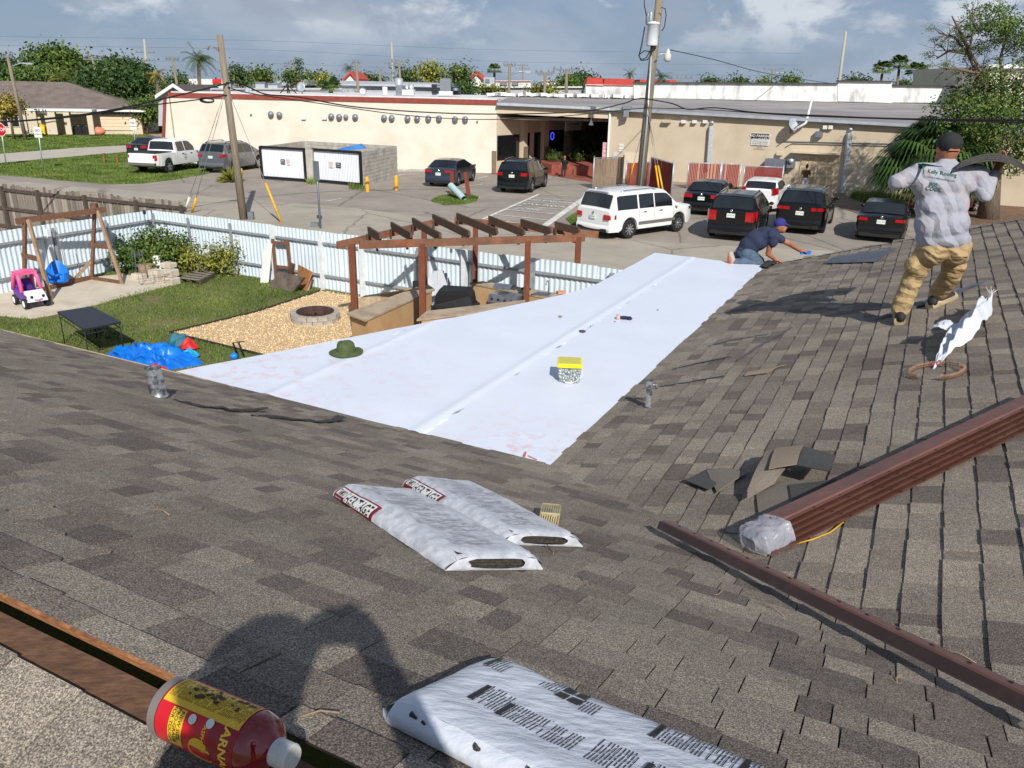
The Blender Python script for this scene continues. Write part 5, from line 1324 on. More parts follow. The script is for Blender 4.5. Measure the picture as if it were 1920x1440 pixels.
def palm(label, x, ytop, ybase, Y, rpx, nf, seed, kind='palm', fan=False, droop=1.0, wind=0.0, trunk_r=.16, name='palm_tree'):
    rd = random.Random(seed); top = AY(x, ytop, Y); gx = AY(x, ybase, Y); Lf = rpx * Y / FPX
    t = thing(name, label, 'palm', (gx.x, Y, 0)); c = V(top.x - gx.x, 0, top.z)
    mb = MB(); mb.tube([V(0, 0, 0), V(c.x * .4, 0, c.z * .5), c], [trunk_r * 1.3, trunk_r, trunk_r * .9], 8); mb.build('trunk', M_BARK, t)
    mb = MB(); mb.tint = []
    for i in range(nf):
        a = 6.28 * i / nf + rd.uniform(-.2, .2); el = rd.uniform(-.35, 1.15)
        d = V(math.cos(a) * math.cos(el) + wind, math.sin(a) * math.cos(el), math.sin(el)).normalized()
        tn = rd.uniform(.1, .9)
        if fan:
            cen = c + d * Lf * (.5 if nf < 60 else rd.uniform(.35, .62)); s = V(0, 0, 1).cross(d)
            s = s.normalized() if s.length > .05 else V(1, 0, 0); u = d.cross(s)
            mb.poly([c - s * .02, c + s * .02, cen]); mb.tint += [tn] * 3
            nl = 13 if nf < 60 else 23
            for j in range(nl):
                b = (j - nl // 2) / (nl // 2) * 1.75; q = (d * math.cos(b) + s * math.sin(b)); L2 = Lf * .55 * (1 - .12 * abs(b))
                m1 = cen + q * L2 * .62 + u * .04 * Lf; tip = cen + q * L2 - V(0, 0, .3 * L2 * droop); w = L2 * (.09 if nl < 15 else .04); sd = q.cross(u) * w
                mb.poly([cen, m1 - sd, tip, m1 + sd]); mb.tint += [min(1, max(0, tn + rd.uniform(-.15, .15)))] * 4
        else:
            pts = []; p = c.copy(); v = d.copy(); st = Lf / 8
            for k in range(9):
                pts.append(p.copy()); p = p + v * st; v = (v + V(wind * .12, 0, -.17 * droop)).normalized()
            for k in range(1, 9):
                ax = (pts[k] - pts[k - 1]).normalized(); s = ax.cross(V(0, 0, 1)); s = s.normalized() if s.length > .05 else V(1, 0, 0)
                for sg in (-1, 1):
                    for h in (0, .5):
                        b = lerp(pts[k - 1], pts[k], h); ll = Lf * .30 * (1 - .55 * abs(k / 8 - .4))
                        q = (s * sg * .8 + ax * .55 + V(0, 0, -.45 * droop)).normalized()
                        mb.poly([b - ax * st * .13, b + ax * st * .13, b + q * ll]); mb.tint += [min(1, max(0, tn + rd.uniform(-.2, .2)))] * 3
    mb.build('fronds', LEAF[kind], t)
    return t
palm('coconut palm blown by the wind left of the left pole', 372, 113, 178, 88, 34, 26, 1, wind=.25, droop=1.25, trunk_r=.2)
palm('golden young palm beside the left mast', 293, 140, 176, 92, 22, 22, 2, 'gold', droop=1.2)
palm('pale young palm over the ranch house roof', 122, 150, 178, 98, 38, 16, 3, 'yellow', droop=.7)
palm('small palm leaning over the red gable roof', 655, 128, 160, 125, 16, 18, 4, droop=1.0, wind=-.2)
palm('far fan palm right of the round dark tree', 927, 132, 175, 100, 15, 30, 5, fan=True)
for x, y, lb, s in ((1655, 131, 'left of the three fan palms above the parapet', 6), (1687, 121, 'tallest middle one of the three fan palms above the parapet', 7), (1718, 134, 'right of the three fan palms above the parapet', 8)):
    palm(lb, x, y, 160, 100, 21, 34, s, fan=True, trunk_r=.17)
palm('grey green palm just left of the right pole', 1181, 138, 170, 100, 15, 22, 9, droop=.9)
palm('dark palm just right of the right pole', 1240, 143, 170, 95, 22, 20, 10, droop=.9)
palm('low palm on the skyline over the parapet', 1350, 150, 165, 120, 12, 16, 11, droop=.8)
palm('squat palmetto clump standing on the mall roof edge', 620, 162, 176, 68, 22, 40, 12, fan=True, trunk_r=.2, name='palmetto')
palm('huge shaggy palmetto against the tan wall at right', 1752, 318, 400, 39, 112, 130, 13, 'deep', fan=True, trunk_r=.35, droop=1.5, name='palmetto')
BT = G(1852, 412)
big = thing('oak_tree', 'big leafy tree with bare upper branches at the right edge', 'tree', (BT.x, BT.y, 0))
def bt(x, y, dy=0): return AY(x, y, BT.y + dy) - V(BT.x, BT.y, 0)
mb = MB()
mb.tube([V(0, 0, -.1), bt(1862, 330), bt(1868, 290), bt(1862, 240), bt(1850, 190)], [.5, .34, .26, .17, .09], 12)
rd = random.Random(77)
limbs = [[(1862, 250), (1830, 200), (1835, 150), (1815, 100), (1790, 70), (1760, 62)], [(1850, 190), (1842, 140), (1818, 95), (1826, 50), (1818, 20)], [(1862, 260), (1900, 200), (1925, 130), (1930, 60)], [(1860, 280), (1810, 240), (1780, 210)], [(1862, 240), (1880, 170), (1875, 110), (1890, 60), (1880, 25)], [(1868, 290), (1910, 260), (1960, 230)], [(1815, 100), (1780, 95), (1756, 110)], [(1818, 95), (1800, 60), (1785, 30)], [(1842, 140), (1800, 130), (1765, 128)]]
tw = []
for L_ in limbs:
    dy = rd.uniform(-1.5, 1.5); P = [bt(x, y, dy * k / len(L_)) for k, (x, y) in enumerate(L_)]
    mb.tube(P, [.075 * (1 - .8 * k / (len(P) - 1)) + .015 for k in range(len(P))], 7)
    for k in range(1, len(P)):
        for _ in range(7):
            b = lerp(P[k - 1], P[k], rd.random()); d = V(rd.gauss(0, 1), rd.gauss(0, .8), rd.gauss(.3, .8)).normalized() * rd.uniform(.4, 1.1)
            m_ = b + d * .6 + V(0, 0, .08); e_ = b + d; mb.tube([b, m_, e_], [.022, .014, .006], 4); tw.append(e_)
            for _ in range(2): mb.tube([m_, m_ + (d + V(rd.gauss(0, .5), rd.gauss(0, .5), rd.gauss(0, .5))) * .5], [.01, .004], 3)
mb.build('trunk', M_BARK, big)
mb = MB(); mb.tint = []
def lob(x, y, rx, ry, dy=0, rdep=1.6): return (bt(x, y, dy), (rx * BT.y / FPX, rdep, ry * BT.y / FPX))
lobes = [lob(1800, 200, 45, 40), lob(1870, 190, 50, 45), lob(1920, 210, 50, 50), lob(1830, 260, 60, 40), lob(1900, 280, 60, 40), lob(1860, 150, 40, 30), lob(1790, 240, 35, 40), lob(1960, 250, 60, 60), lob(1930, 150, 40, 40), lob(1850, 225, 60, 45, -1.8), lob(1810, 175, 30, 25, 1), lob(1780, 290, 35, 25, -.5), lob(1880, 310, 50, 20)]
leafmass(mb, rd, lobes, 15000, .17, .3)
leafmass(mb, rd, [lob(1890, 60, 40, 30), lob(1860, 25, 45, 16), lob(1915, 80, 35, 26), lob(1840, 50, 25, 22), lob(1880, 45, 40, 20, -1)], 4200, .13, .2)
leafmass(mb, rd, [(p, (.14, .14, .12)) for p in tw[::2]], 2600, .075, .1)
mb.build('crown', LEAF['mid'], big)
M_MULCH = pm('pine_straw', S(132, 104, 82), S(104, 82, 64), 3, .95, .8, 30, coords='World', fine=.3, bdist=.05)
mb = MB(); mb.prism([(p.x, p.y) for p in [G(1745, 428), G(1730, 400), G(1600, 372), G(1600, 362), G(1960, 372), G(2100, 470), G(1800, 470)]], 0, .06); struct('mulch_bed', mb, M_MULCH)
weeds = [G(1592, 372), G(1650, 392), G(1700, 396), G(1720, 380), G(1640, 366), G(1600, 362)]
blades('weeds', weeds, [], 1800, .15, .55, .03, 'tangled dry weeds along the tan wall', 61)
mb = MB(); mb.prism([(p.x, p.y) for p in [G(1560, 362), G(1640, 380), G(1660, 400), G(1630, 410), G(1565, 385)]], .0, .03); struct('dirt_strip', mb, pm('dirt', S(126, 112, 94), S(106, 94, 80), 2, .95, coords='World'))
def shrub(name, label, lobesW, n, size, kind, seed, base, cat='shrub'):
    t = thing(name, label, cat, base); rd = random.Random(seed); mb = MB(); mb.tint = []
    leafmass(mb, rd, [(c - V(*base), r) for c, r in lobesW], n, size, .35); mb.build('foliage', LEAF[kind], t)
    mb = MB()
    for c, r in lobesW: mb.tube([V(c.x - base[0], c.y - base[1], .0), c - V(*base)], [.025, .01], 5)
    mb.build('stems', M_BARK, t)
hp = G(1085, 312)
shrub('hedge', 'dark clipped hedge deep in the shop porch', [(V(hp.x + dx, hp.y + 1.6, z), (.55, .5, .55)) for dx in (-1.1, -.5, .1, .7, 1.2) for z in (1.0, 1.7, 2.3)], 4000, .14, 'deep', 5, (hp.x, hp.y + 1.6, .6))
for x, w, lb in ((1037, .5, 'round green shrub at the left end of the porch planter'), (1082, .45, 'round green shrub at the middle of the porch planter'), (1118, .4, 'small green shrub at the right end of the porch planter')):
    p = G(x, 322); shrub('planter_shrub', lb, [(V(p.x, p.y + .5, 1.0), (w, w * .8, .4))], 700, .1, 'mid', int(x), (p.x, p.y + .5, .6))
yp = G(434, 342)
t = thing('yucca', 'spiky yucca clump at the foot of the left pole with a yellow hydrant marker', 'plant', (yp.x, yp.y, 0)); mb = MB(); mb.tint = []; rd = random.Random(9)
for i in range(170):
    a = rd.random() * 6.28; el = rd.uniform(.1, 1.4); d = V(math.cos(a) * math.cos(el), math.sin(a) * math.cos(el), math.sin(el)); s = d.cross(V(0, 0, 1)).normalized() * .022; L_ = rd.uniform(.6, 1.05)
    mb.poly([V(0, 0, .1) - s, V(0, 0, .1) + s, d * L_ * .6 + s + V(0, 0, .1), d * L_ + V(0, 0, -.05), d * L_ * .6 - s + V(0, 0, .1)]); mb.tint += [rd.random()] * 5
mb.build('leaves', LEAF['yellow'], t); t['label'] = 'spiky pale yucca clump at the foot of the left pole'
mb = MB(); p = G(452, 341); mb.tube([p, p + V(.05, 0, .75)], .09, 10); mb.build('marker_post', M_YGUARD, label='short yellow marker post beside the yucca', cat='marker')
blades('weeds', [G(574, 338), G(592, 340), G(592, 348), G(576, 346)], [], 260, .15, .5, .02, 'dry weeds between the two enclosure gates', 71)
blades('weeds', [G(655, 350), G(682, 352), G(684, 357), G(655, 356)], [], 500, .1, .3, .02, 'green weeds at the foot of the right enclosure gate', 72)
yb = G(285, 510)
shrub('garden_bush', 'big leafy green bush in the corner of the white fence', [(V(yb.x + dx, yb.y + dy, z), (rx, .6, rz)) for dx, dy, z, rx, rz in ((-.55, .1, .55, .55, .5), (.0, .2, .85, .6, .5), (.55, .1, .75, .55, .5), (-.2, -.1, .45, .6, .4), (.5, -.1, .4, .5, .4), (.85, .2, .5, .4, .4))], 5200, .12, 'mid', 15, (yb.x, yb.y, 0), 'bush')
yb2 = G(385, 522)
shrub('garden_bush', 'looser paler bush beside the pallet along the white fence', [(V(yb2.x + dx, yb2.y + .4, z), (rx, .4, rz)) for dx, z, rx, rz in ((-.5, .55, .4, .45), (.05, .6, .5, .45), (.5, .55, .4, .4), (.85, .75, .22, .3), (.2, .35, .7, .3))], 2600, .1, 'yellow', 16, (yb2.x, yb2.y + .4, 0), 'bush')
M_WOODB = pm('brown_timber', S(128, 92, 70), S(100, 70, 54), 5, .85, .4, 30, stretch=(4, 4, 4), stain=S(82, 58, 46), stscale=4)
M_WOODL = pm('pale_timber', S(164, 138, 112), S(138, 114, 92), 5, .85, .4, 30, stain=S(120, 94, 72), stscale=3)
M_WOODRED = pm('stained_timber', S(122, 68, 46), S(92, 52, 38), 3, .8, .4, 25, stretch=(3, 3, 1), stain=S(150, 92, 60), stscale=3)
M_WOODRAF = pm('rafter_timber', S(92, 70, 56), S(70, 54, 44), 4, .85, .4, 25, stain=S(110, 84, 64), stscale=4)
M_WOODBM = pm('worn_beam', S(132, 94, 72), S(104, 72, 56), 2.5, .85, .4, 25, stain=S(178, 96, 60), stscale=2.2)
sw = thing('swing_frame', 'brown timber swing frame beside the white fence', 'swing frame')
def rz(px_, py_, Y): return AY(px_, py_, Y)
f1, f2 = G(97, 566), G(231, 536)                     # splayed front feet
b1, b2 = G(46, 552), G(172, 527)
bt1, bt2 = AY(47, 411, b1.y), AY(178, 395, b2.y)
mb = MB(); mb.beam(AY(30, 415, b1.y - .15), AY(197, 393, b2.y + .1), .09, .14); mb.build('top_beam', M_WOODB, sw)
for b, t_ in ((b1, bt1), (b2, bt2)): mb = MB(); mb.beam(b, t_ + V(0, 0, .05), .08, .08, up=(0, 1, 0)); mb.build('leg', M_WOODB, sw)
for f, tx, ty in ((f1, 53, 412), (f2, 183, 395)): mb = MB(); t_ = AY(tx, ty, (b1.y if tx < 100 else b2.y) - .1); mb.beam(f, t_, .08, .08, up=(0, 1, 0)); mb.build('leg', M_WOODL, sw)
for f, b in ((f1, b1), (f2, b2)):
    mb = MB(); tf = AY(53 if f is f1 else 183, 412 if f is f1 else 395, b.y - .1); mb.beam(lerp(f, tf, .52), lerp(b, (bt1 if b is b1 else bt2), .52) + (b - f).normalized() * .12, .05, .13); mb.build('brace', M_WOODB, sw)
    mb = MB(); mb.beam(f + V(0, 0, .08), b + V(0, 0, .08), .05, .12); mb.build('foot_board', M_WOODB, sw)
mb = MB(); mb.beam(b1 + V(.35, 0, .1), b2 + V(0, 0, .1), .05, .13); mb.build('foot_board', M_WOODB, sw)
mb = MB(); mb.beam(AY(133, 531, b2.y - .25), AY(171, 489, b2.y), .09, .09); mb.build('brace', M_WOODL, sw)
mb = MB(); mb.box(bt2 + V(0, 0, .12), (.16, .16, .16)); mb.build('post_cap', M_WOODB, sw)
sc_ = AY(107, 518, (b1.y + b2.y) / 2 - .2)
ss = thing('toddler_swing', 'bright blue plastic bucket swing under the timber frame', 'swing', sc_)
M_BLUEP = pm('swing_blue', S(30, 128, 220), S(24, 112, 204), 3, .35)
mb = MB()
def bucket(a, b):
    th = math.pi * (a * 1.5 - .25); r = .26 + .05 * b
    back_ = max(0, math.cos(th - math.pi * .5))
    z = -.16 + b * (.24 + .36 * back_ ** 2)
    return V(math.cos(th) * r, math.sin(th) * r * .85, z)
mb.grid(bucket, 20, 6); mb.grid(lambda a, b: bucket(a, b) * .93, 20, 6); mb.sphere((0, 0, -.14), (.26, .23, .06), 14, 6)
o = mb.build('seat', M_BLUEP, ss); o.rotation_euler = (R(-12), 0, R(25))
mb = MB(); mb.tube([V(-.2, -.1, .1), V(0, -.3, .02), V(.2, -.12, .1)], .035, 8); o = mb.build('front_bar', M_BLUEP, ss)
mb = MB()
for x, y in ((-.22, .1), (.22, .1)): mb.tube([V(x, y, .2), V(x * .9, .05, 1.32)], .008, 5)
mb.build('rope', M_WOODL, ss)
tcp = G(60, 572, .05); az_ = R(-28)
toy = thing('toy_car', 'pink and purple toddler ride on car with white face on the concrete pad', 'toy car', (tcp.x, tcp.y, .05), R(50))
toy.scale = (1.1, 1.1, 1.15)
M_PUR = pm('purple_plastic', S(100, 50, 150), S(88, 42, 136), 3, .35)
M_PINK = pm('pink_plastic', S(240, 104, 150), S(232, 92, 138), 3, .35)
M_TWHITE = pm('toy_white', S(230, 232, 236), None, rough=.35)
M_BLKR = pm('black_rubber', S(28, 28, 30), S(36, 36, 38), 9, .7)
mb = MB()
prof = [(-.42, .16, .22, .2), (-.38, .14, .30, .215), (-.2, .13, .36, .225), (-.05, .13, .33, .23), (.12, .13, .33, .23), (.3, .14, .38, .225), (.4, .17, .36, .2)]
def toyring(i, j):
    y, z0_, z1_, w = prof[i]
    q = [(-w * .8, z0_), (-w, z0_ + .06), (-w, z1_ - .05), (-w * .8, z1_), (w * .8, z1_), (w, z1_ - .05), (w, z0_ + .06), (w * .8, z0_)][j % 8]
    return V(q[0], y, q[1])
for i in range(len(prof) - 1):
    for j in range(8): mb.poly([toyring(i, j), toyring(i, j + 1), toyring(i + 1, j + 1), toyring(i + 1, j)])
mb.poly([toyring(0, j) for j in range(8)]); mb.poly([toyring(6, j) for j in range(8)][::-1])
mb.build('body', M_PUR, toy, weld=.001)
mb = MB(); mb.hexa([V(-.2, -.47, .17), V(.2, -.47, .17), V(.23, -.3, .15), V(-.23, -.3, .15), V(-.17, -.45, .32), V(.17, -.45, .32), V(.19, -.24, .375), V(-.19, -.24, .375)]); fc = mb.build('face', M_TWHITE, toy)
for s in (-1, 1):
    mb = MB(); mb.sphere((.12 * s, -.455, .27), (.035, .02, .035), 10, 6); mb.build('eye', M_BLKR, fc)
mb = MB(); mb.tube([V(-.08, -.478, .215), V(0, -.482, .2), V(.08, -.478, .215)], .012, 6); mb.build('smile', M_PINK, fc)
mb = MB()
for s in (-1, 1):
    mb.tube([V(.2 * s, -.16, .33), V(.19 * s, -.08, .62), V(.17 * s, -.02, .72)], [.045, .04, .045], 8)
    mb.tube([V(.2 * s, .34, .33), V(.19 * s, .26, .6), V(.17 * s, .18, .72)], [.055, .045, .045], 8)
mb.build('pillars', M_PINK, toy)
mb = MB()
def roofp(a, b): 
    x, y = (a - .5) * .44, -.06 + b * .3
    return V(x, y, .72 + .07 * math.cos((a - .5) * 2.6) * math.cos((b - .5) * 2.2))
mb.grid(roofp, 10, 8); mb.grid(lambda a, b: roofp(a, b) + V(0, 0, -.05), 10, 8); mb.box((0, .09, .715), (.42, .3, .06)); mb.build('roof', M_PINK, toy)
mb = MB(); mb.box((0, .18, .36), (.3, .14, .08)); mb.box((0, .27, .45), (.3, .05, .2)); mb.build('seat', M_PUR, toy)
mb = MB(); mb.tube([V(.07 * math.cos(a), -.1 - .02 * math.sin(a), .42 + .07 * math.sin(a)) for a in [k * .5 for k in range(14)]], .012, 6); mb.build('steering_wheel', M_BLKR, toy)
for x, y in ((-.22, -.3), (.22, -.3), (-.22, .28), (.22, .28)):
    mb = MB(); mt = Matrix.Translation(V(x, y, .115)) @ Matrix.Rotation(R(90), 4, 'Y')
    mb.lathe([(.05, -.04), (.1, -.045), (.115, -.03), (.115, .03), (.1, .045), (.05, .04)], 18, mt); w = mb.build('wheel', M_BLKR, toy)
    mb = MB(); sd = 1 if x > 0 else -1; mb.lathe([(0, .05 * sd), (.03, .055 * sd), (.07, .046 * sd), (.085, .036 * sd)], 14, mt); mb.build('hub', M_TWHITE, w)
tq = [G(107, 584, .73), G(172, 574, .73), G(227, 603, .73), G(157, 617, .73)]
tb = thing('folding_table', 'black folding table standing on the lawn', 'table')
M_TBL = pm('table_black', S(34, 36, 44), S(42, 44, 52), 4, .45, .1, 60)
mb = MB(); mb.hexa([p + V(0, 0, -.035) for p in tq] + tq); mb.build('table_top', M_TBL, tb)
cen = sum(tq, V(0, 0, 0)) / 4
for p in tq:
    q = lerp(p, cen, .06); mb = MB(); mb.tube([V(q.x, q.y, .69), V(q.x, q.y, 0)], .013, 6); mb.build('leg', M_BLKR, tb)
mb = MB()
for a, b in ((0, 3), (1, 2), (0, 1), (3, 2)): mb.tube([lerp(tq[a], cen, .06) + V(0, 0, -.13), lerp(tq[b], cen, .06) + V(0, 0, -.13)], .01, 5)
mb.build('frame_bar', M_BLKR, tb)
tp = G(285, 676)
M_TARP = pm('blue_tarp', S(20, 118, 214), S(14, 98, 190), 2, .35, .2, 20)
def cloth(name, label, c, rx, ry, hgt, m, seed, cat, rot=0, parent=None):
    mb = MB()
    def fn(a, b):
        t = 6.28318 * a; rr = b
        edge_ = 1 + .22 * noise.noise(V(math.cos(t) * 1.7, math.sin(t) * 1.7, seed))
        x, y = math.cos(t) * rr * rx * edge_, math.sin(t) * rr * ry * edge_
        xr, yr = x * math.cos(rot) - y * math.sin(rot), x * math.sin(rot) + y * math.cos(rot)
        w_ = V(noise.noise(V(xr * 2, yr * 2, 8)), noise.noise(V(xr * 2, yr * 2, 18)), 0) * .35
        n1 = 1 - abs(noise.noise(V((xr + w_.x) * 2.0, (yr + w_.y) * 2.6, seed))) * 2.2; n2 = 1 - abs(noise.noise(V((xr + w_.y) * 5, (yr + w_.x) * 6.5, seed + 3))) * 2.2
        z = hgt * ((1 - rr ** 2) * .22 + .62 * max(0, n1) ** 2 * (1 - rr ** 4) + .36 * max(0, n2) ** 2 * (1 - rr ** 8)) + .01
        return V(c.x + xr, c.y + yr, c.z + z)
    mb.grid(fn, 90, 30)
    return mb.build(name, m, parent, **({} if parent else dict(label=label, cat=cat)))
cloth('tarp', 'crumpled bright blue tarp on the grass by the eave', V(tp.x, tp.y, .01), 1.02, .62, .3, M_TARP, 2.3, 'tarp', R(-20))
cloth('cloth', 'crumpled red cloth at the right end of the blue tarp', G(355, 652, .06), .2, .14, .2, pm('red_cloth', S(206, 44, 40), S(180, 34, 34), 4, .6), 4.1, 'cloth')
cloth('cloth', 'crumpled dark teal cloth behind the blue tarp', G(336, 646, .05), .24, .18, .22, pm('teal_cloth', S(20, 100, 120), S(14, 78, 98), 4, .6), 5.1, 'cloth')
cloth('cloth', 'light turquoise cloth corner at the right of the blue tarp', G(356, 668, .05), .2, .22, .16, pm('turq_cloth', S(40, 160, 210), S(30, 140, 190), 4, .5), 6.1, 'cloth')
cloth('cloth', 'red cloth peeping out under the near edge of the tarp', G(298, 692, .03), .22, .16, .16, pm('red_cloth', S(206, 44, 40)), 7.7, 'cloth')
a, b = G(447, 673), G(459, 672); mb = MB()
h0, h1 = AY(437, 643, a.y), AY(447, 641, a.y)
mb.tube([a, h0, h1, b], .022, 8); mb.tube([h1, h1 + V(.12, .02, .0)], .012, 6); mb.build('hand_truck', M_BLKR, label='black handle of a hand truck standing at the edge of the gravel', cat='hand truck')
mb = MB(); mb.sphere(G(439, 668, .08), (.08, .08, .08), 10, 6); mb.build('blue_ball', M_BLUEP, label='little blue ball beside the hand truck handle', cat='ball')
Wd = fr_dir; Wn = V(Wd.y, -Wd.x, 0)
if Wn.y > 0: Wn = -Wn
def lean(name, label, cat, px4, m, th=.03):
    base = [G(*px4[0]), G(*px4[1])]
    A = WP(px4[3][0], px4[3][1], F_C + Wn * .12, F_R + Wn * .12); B = WP(px4[2][0], px4[2][1], F_C + Wn * .12, F_R + Wn * .12)
    mb = MB(); n = (base[1] - base[0]).cross(A - base[0]).normalized() * th
    mb.hexa([base[0], base[1], B, A, base[0] + n, base[1] + n, B + n, A + n]); return mb.build(name, m, label=label, cat=cat)
lean('white_board', 'tall white board leaning on the fence beside the ladder frame', 'board', [(488, 531), (504, 531), (511, 457), (496, 455)], M_WHITE)
lf = thing('ladder_frame', 'brown timber ladder shaped frame leaning on the fence', 'frame')
A0, A1 = G(519, 534), G(548, 538)
T0, T1 = WP(511, 448, F_C + Wn * .1, F_R + Wn * .1), WP(538, 449, F_C + Wn * .1, F_R + Wn * .1)
for a, b in ((A0, T0), (A1, T1)): mb = MB(); mb.beam(a, b, .09, .05, up=Wn); mb.build('rail', M_WOODB, lf)
for s in (.92, .4): mb = MB(); mb.beam(lerp(A0, T0, s), lerp(A1, T1, s), .05, .09); mb.build('rung', M_WOODB, lf)
def slabq(name, label, px4, zs, m, th, cat='board'):
    q = [G(x, y, z) for (x, y), z in zip(px4, zs)]; n = (q[1] - q[0]).cross(q[3] - q[0]).normalized() * th
    if n.z > 0: n = -n
    mb = MB(); mb.hexa([p + n for p in q] + q); mb.build(name, m, label=label, cat=cat)
slabq('weathered_panel', 'grey weathered timber panel lying against the pile of boards', [(504, 538), (549, 548), (570, 520), (522, 509)], [.03, .03, .5, .5], pm('grey_panel', S(122, 108, 96), S(92, 80, 72), 4, .9, .5, 25, stain=S(72, 62, 56), stscale=3), .07)
slabq('plywood_board', 'orange brown plywood board leaning behind the grey panel', [(556, 536), (572, 545), (585, 510), (559, 496)], [.05, .05, .55, .6], pm('orange_ply', S(176, 122, 72), S(140, 94, 56), 4, .8), .03)
slabq('plywood_board', 'narrow brown board standing at the left of the orange plywood', [(540, 512), (550, 514), (554, 495), (546, 492)], [.4, .4, .75, .75], M_WOODB, .04)
slabq('timber_block', 'short pale timber propped at the right of the board pile', [(570, 546), (579, 546), (586, 516), (578, 513)], [.02, .02, .42, .42], M_WOODL, .1)
def cblock(label, x, y, s, z=0, rot=0, m=None):
    p = G(x, y) + V(0, 0, z); mb = MB(); w, d, h = s
    mb.box((0, 0, h / 2), (w, d, h)); o = mb.build('concrete_block', m or M_BLKC, label=label, cat='block'); o.location = p; o.rotation_euler = (0, 0, rot)
    md = o.modifiers.new('b', 'BEVEL'); md.width = .012; md.segments = 1
M_BLKC = pm('pale_block', S(204, 194, 176), S(182, 172, 154), 4, .95, .4, 50, stain=S(156, 146, 130), stscale=3)
cblock('large pale block at the right end of the row by the bush, lower', 322, 533, (.4, .3, .2), 0, R(-25)); cblock('large pale block stacked at the right end of the row by the bush, middle', 321, 531, (.4, .3, .2), .205, R(-22)); cblock('flat pale block on top of the right stack by the bush', 320, 528, (.36, .28, .14), .41, R(-20))
cblock('pale block left of the stacked blocks', 296, 529, (.34, .3, .36), 0, R(-25)); cblock('rough tan block behind the pale blocks', 279, 519, (.4, .3, .34), .05, R(-15), M_WOODL); cblock('small pale block at the left of the block row', 262, 526, (.4, .2, .2), 0, R(-20)); cblock('white rough stone leaning among the blocks', 299, 517, (.2, .2, .5), .1, R(10), M_WHITE)
pl = thing('pallet', 'broken grey timber pallet under the loose bush', 'pallet')
q = [G(342, 531), G(375, 536), G(402, 522), G(368, 516)]
for k in range(5):
    mb = MB(); mb.beam(lerp(q[0], q[3], k / 4) + V(0, 0, .16), lerp(q[1], q[2], k / 4) + V(0, 0, .17), .1, .02); mb.build('deck_board', M_WOODF, pl)
for k in range(3):
    mb = MB(); mb.beam(lerp(q[0], q[1], k / 2) + V(0, 0, .075), lerp(q[3], q[2], k / 2) + V(0, 0, .075), .05, .14); mb.build('runner', M_WOODD, pl)
for x, y, lb, lie in ((263, 520, 'wire tomato cage standing at the left of the bush', False), (262, 534, 'wire tomato cage tipped over on the concrete pad', True)):
    t = thing('wire_cage', lb, 'wire cage', G(x, y, .05)); mb = MB()
    for r_, z in ((.2, .05), (.17, .35), (.14, .65)): mb.tube([V(math.cos(a) * r_, math.sin(a) * r_, z) for a in [k * .5 for k in range(14)]], .005, 4)
    for k in range(4): mb.tube([V(math.cos(k * 1.57) * .2, math.sin(k * 1.57) * .2, 0), V(math.cos(k * 1.57) * .13, math.sin(k * 1.57) * .13, .8)], .005, 4)
    mb.build('wires', M_GREYM, t)
    if lie: t.rotation_euler = (0, R(86), R(10)); t.location.z += .2
mb = MB(); p = G(285, 500); mb.tube([p, p + V(0, 0, 1.62)], .008, 5); mb.lathe([(.03, 0), (.05, .03), (.05, .1), (0, .14)], 8, Matrix.Translation(p + V(0, 0, 1.6))); mb.build('solar_light', M_BLKR, label='thin garden solar light rising out of the bush', cat='lamp')
fp = G(592, 601)
pit = thing('fire_pit', 'round grey stone fire pit on the tan gravel', 'fire pit', (fp.x, fp.y, .02))
M_PITS = pm('pit_stone', S(188, 180, 168), S(160, 152, 142), 5, .95, .5, 40, stain=S(140, 128, 116), stscale=4)
n_ = 15
mb = MB()
for k in range(1):
    a0, a1 = -.5 * 6.28318 / n_ + .012, .5 * 6.28318 / n_ - .012
    mb.hexa([V(math.cos(a) * r, math.sin(a) * r, z) for z in (0, .1) for a, r in ((a0, .42), (a0, .6), (a1, .6), (a1, .42))])
me_ = mb.mesh('stone', M_PITS); rd = random.Random(4)
for row in range(2):
    for k in range(n_):
        put('stone', me_, pit, Matrix.LocRotScale(V(rd.uniform(-.008, .008), rd.uniform(-.008, .008), row * .105), Matrix.Rotation(6.28318 * (k + .5 * row) / n_, 3, 'Z').to_quaternion(), V(1 + rd.uniform(-.015, .015), 1, 1)))
mb = MB(); mb.lathe([(.41, .0), (.41, .225), (.45, .23), (.45, .22), (.395, .212), (.39, .0)], 32); mb.build('steel_ring', pm('rusty_ring', S(88, 62, 50), S(60, 46, 40), 5, .8, metal=.3), pit)
mb = MB(); mb.lathe([(0, .03), (.4, .03)], 20); mb.build('ash', pm('ash', S(88, 80, 74), S(60, 54, 50), 12, .95), pit)
for k in range(4):
    mb = MB(); a = k * .9; mb.tube([V(math.cos(a) * .3, math.sin(a) * .3, .07), V(-math.cos(a + .4) * .25, -math.sin(a + .4) * .25, .1)], .03, 6); mb.build('charred_log', M_BLKR, pit)
ZP_ = 2.12
pg = thing('pergola', 'brown timber pergola with slanting rafters over the outdoor kitchen', 'pergola')
pA, pB, pC, pD, pF = G(668, 631), G(793, 585, .93), G(797, 535, .93), G(891, 531, .93), G(1080, 545, .93)
for p in (pB, pC, pD, pF): p.z = 0
pE = WP(987, 560, pB, pF); pE.z = 0
pG = V(2.0, 19.0, 0)
for p, x, y, w in ((pA, 664, 462, .14), (pB, 793, 462, .13), (pC, 797, 436, .12), (pD, 890, 428, .12), (pE, 987, 455, .13), (pF, 1082, 448, .13)):
    mb = MB(); mb.beam(V(p.x, p.y, 0), V(p.x, p.y, AY(x, y, p.y).z + .05), w, w, up=(0, 1, 0)); mb.build('post', M_WOODRED, pg)
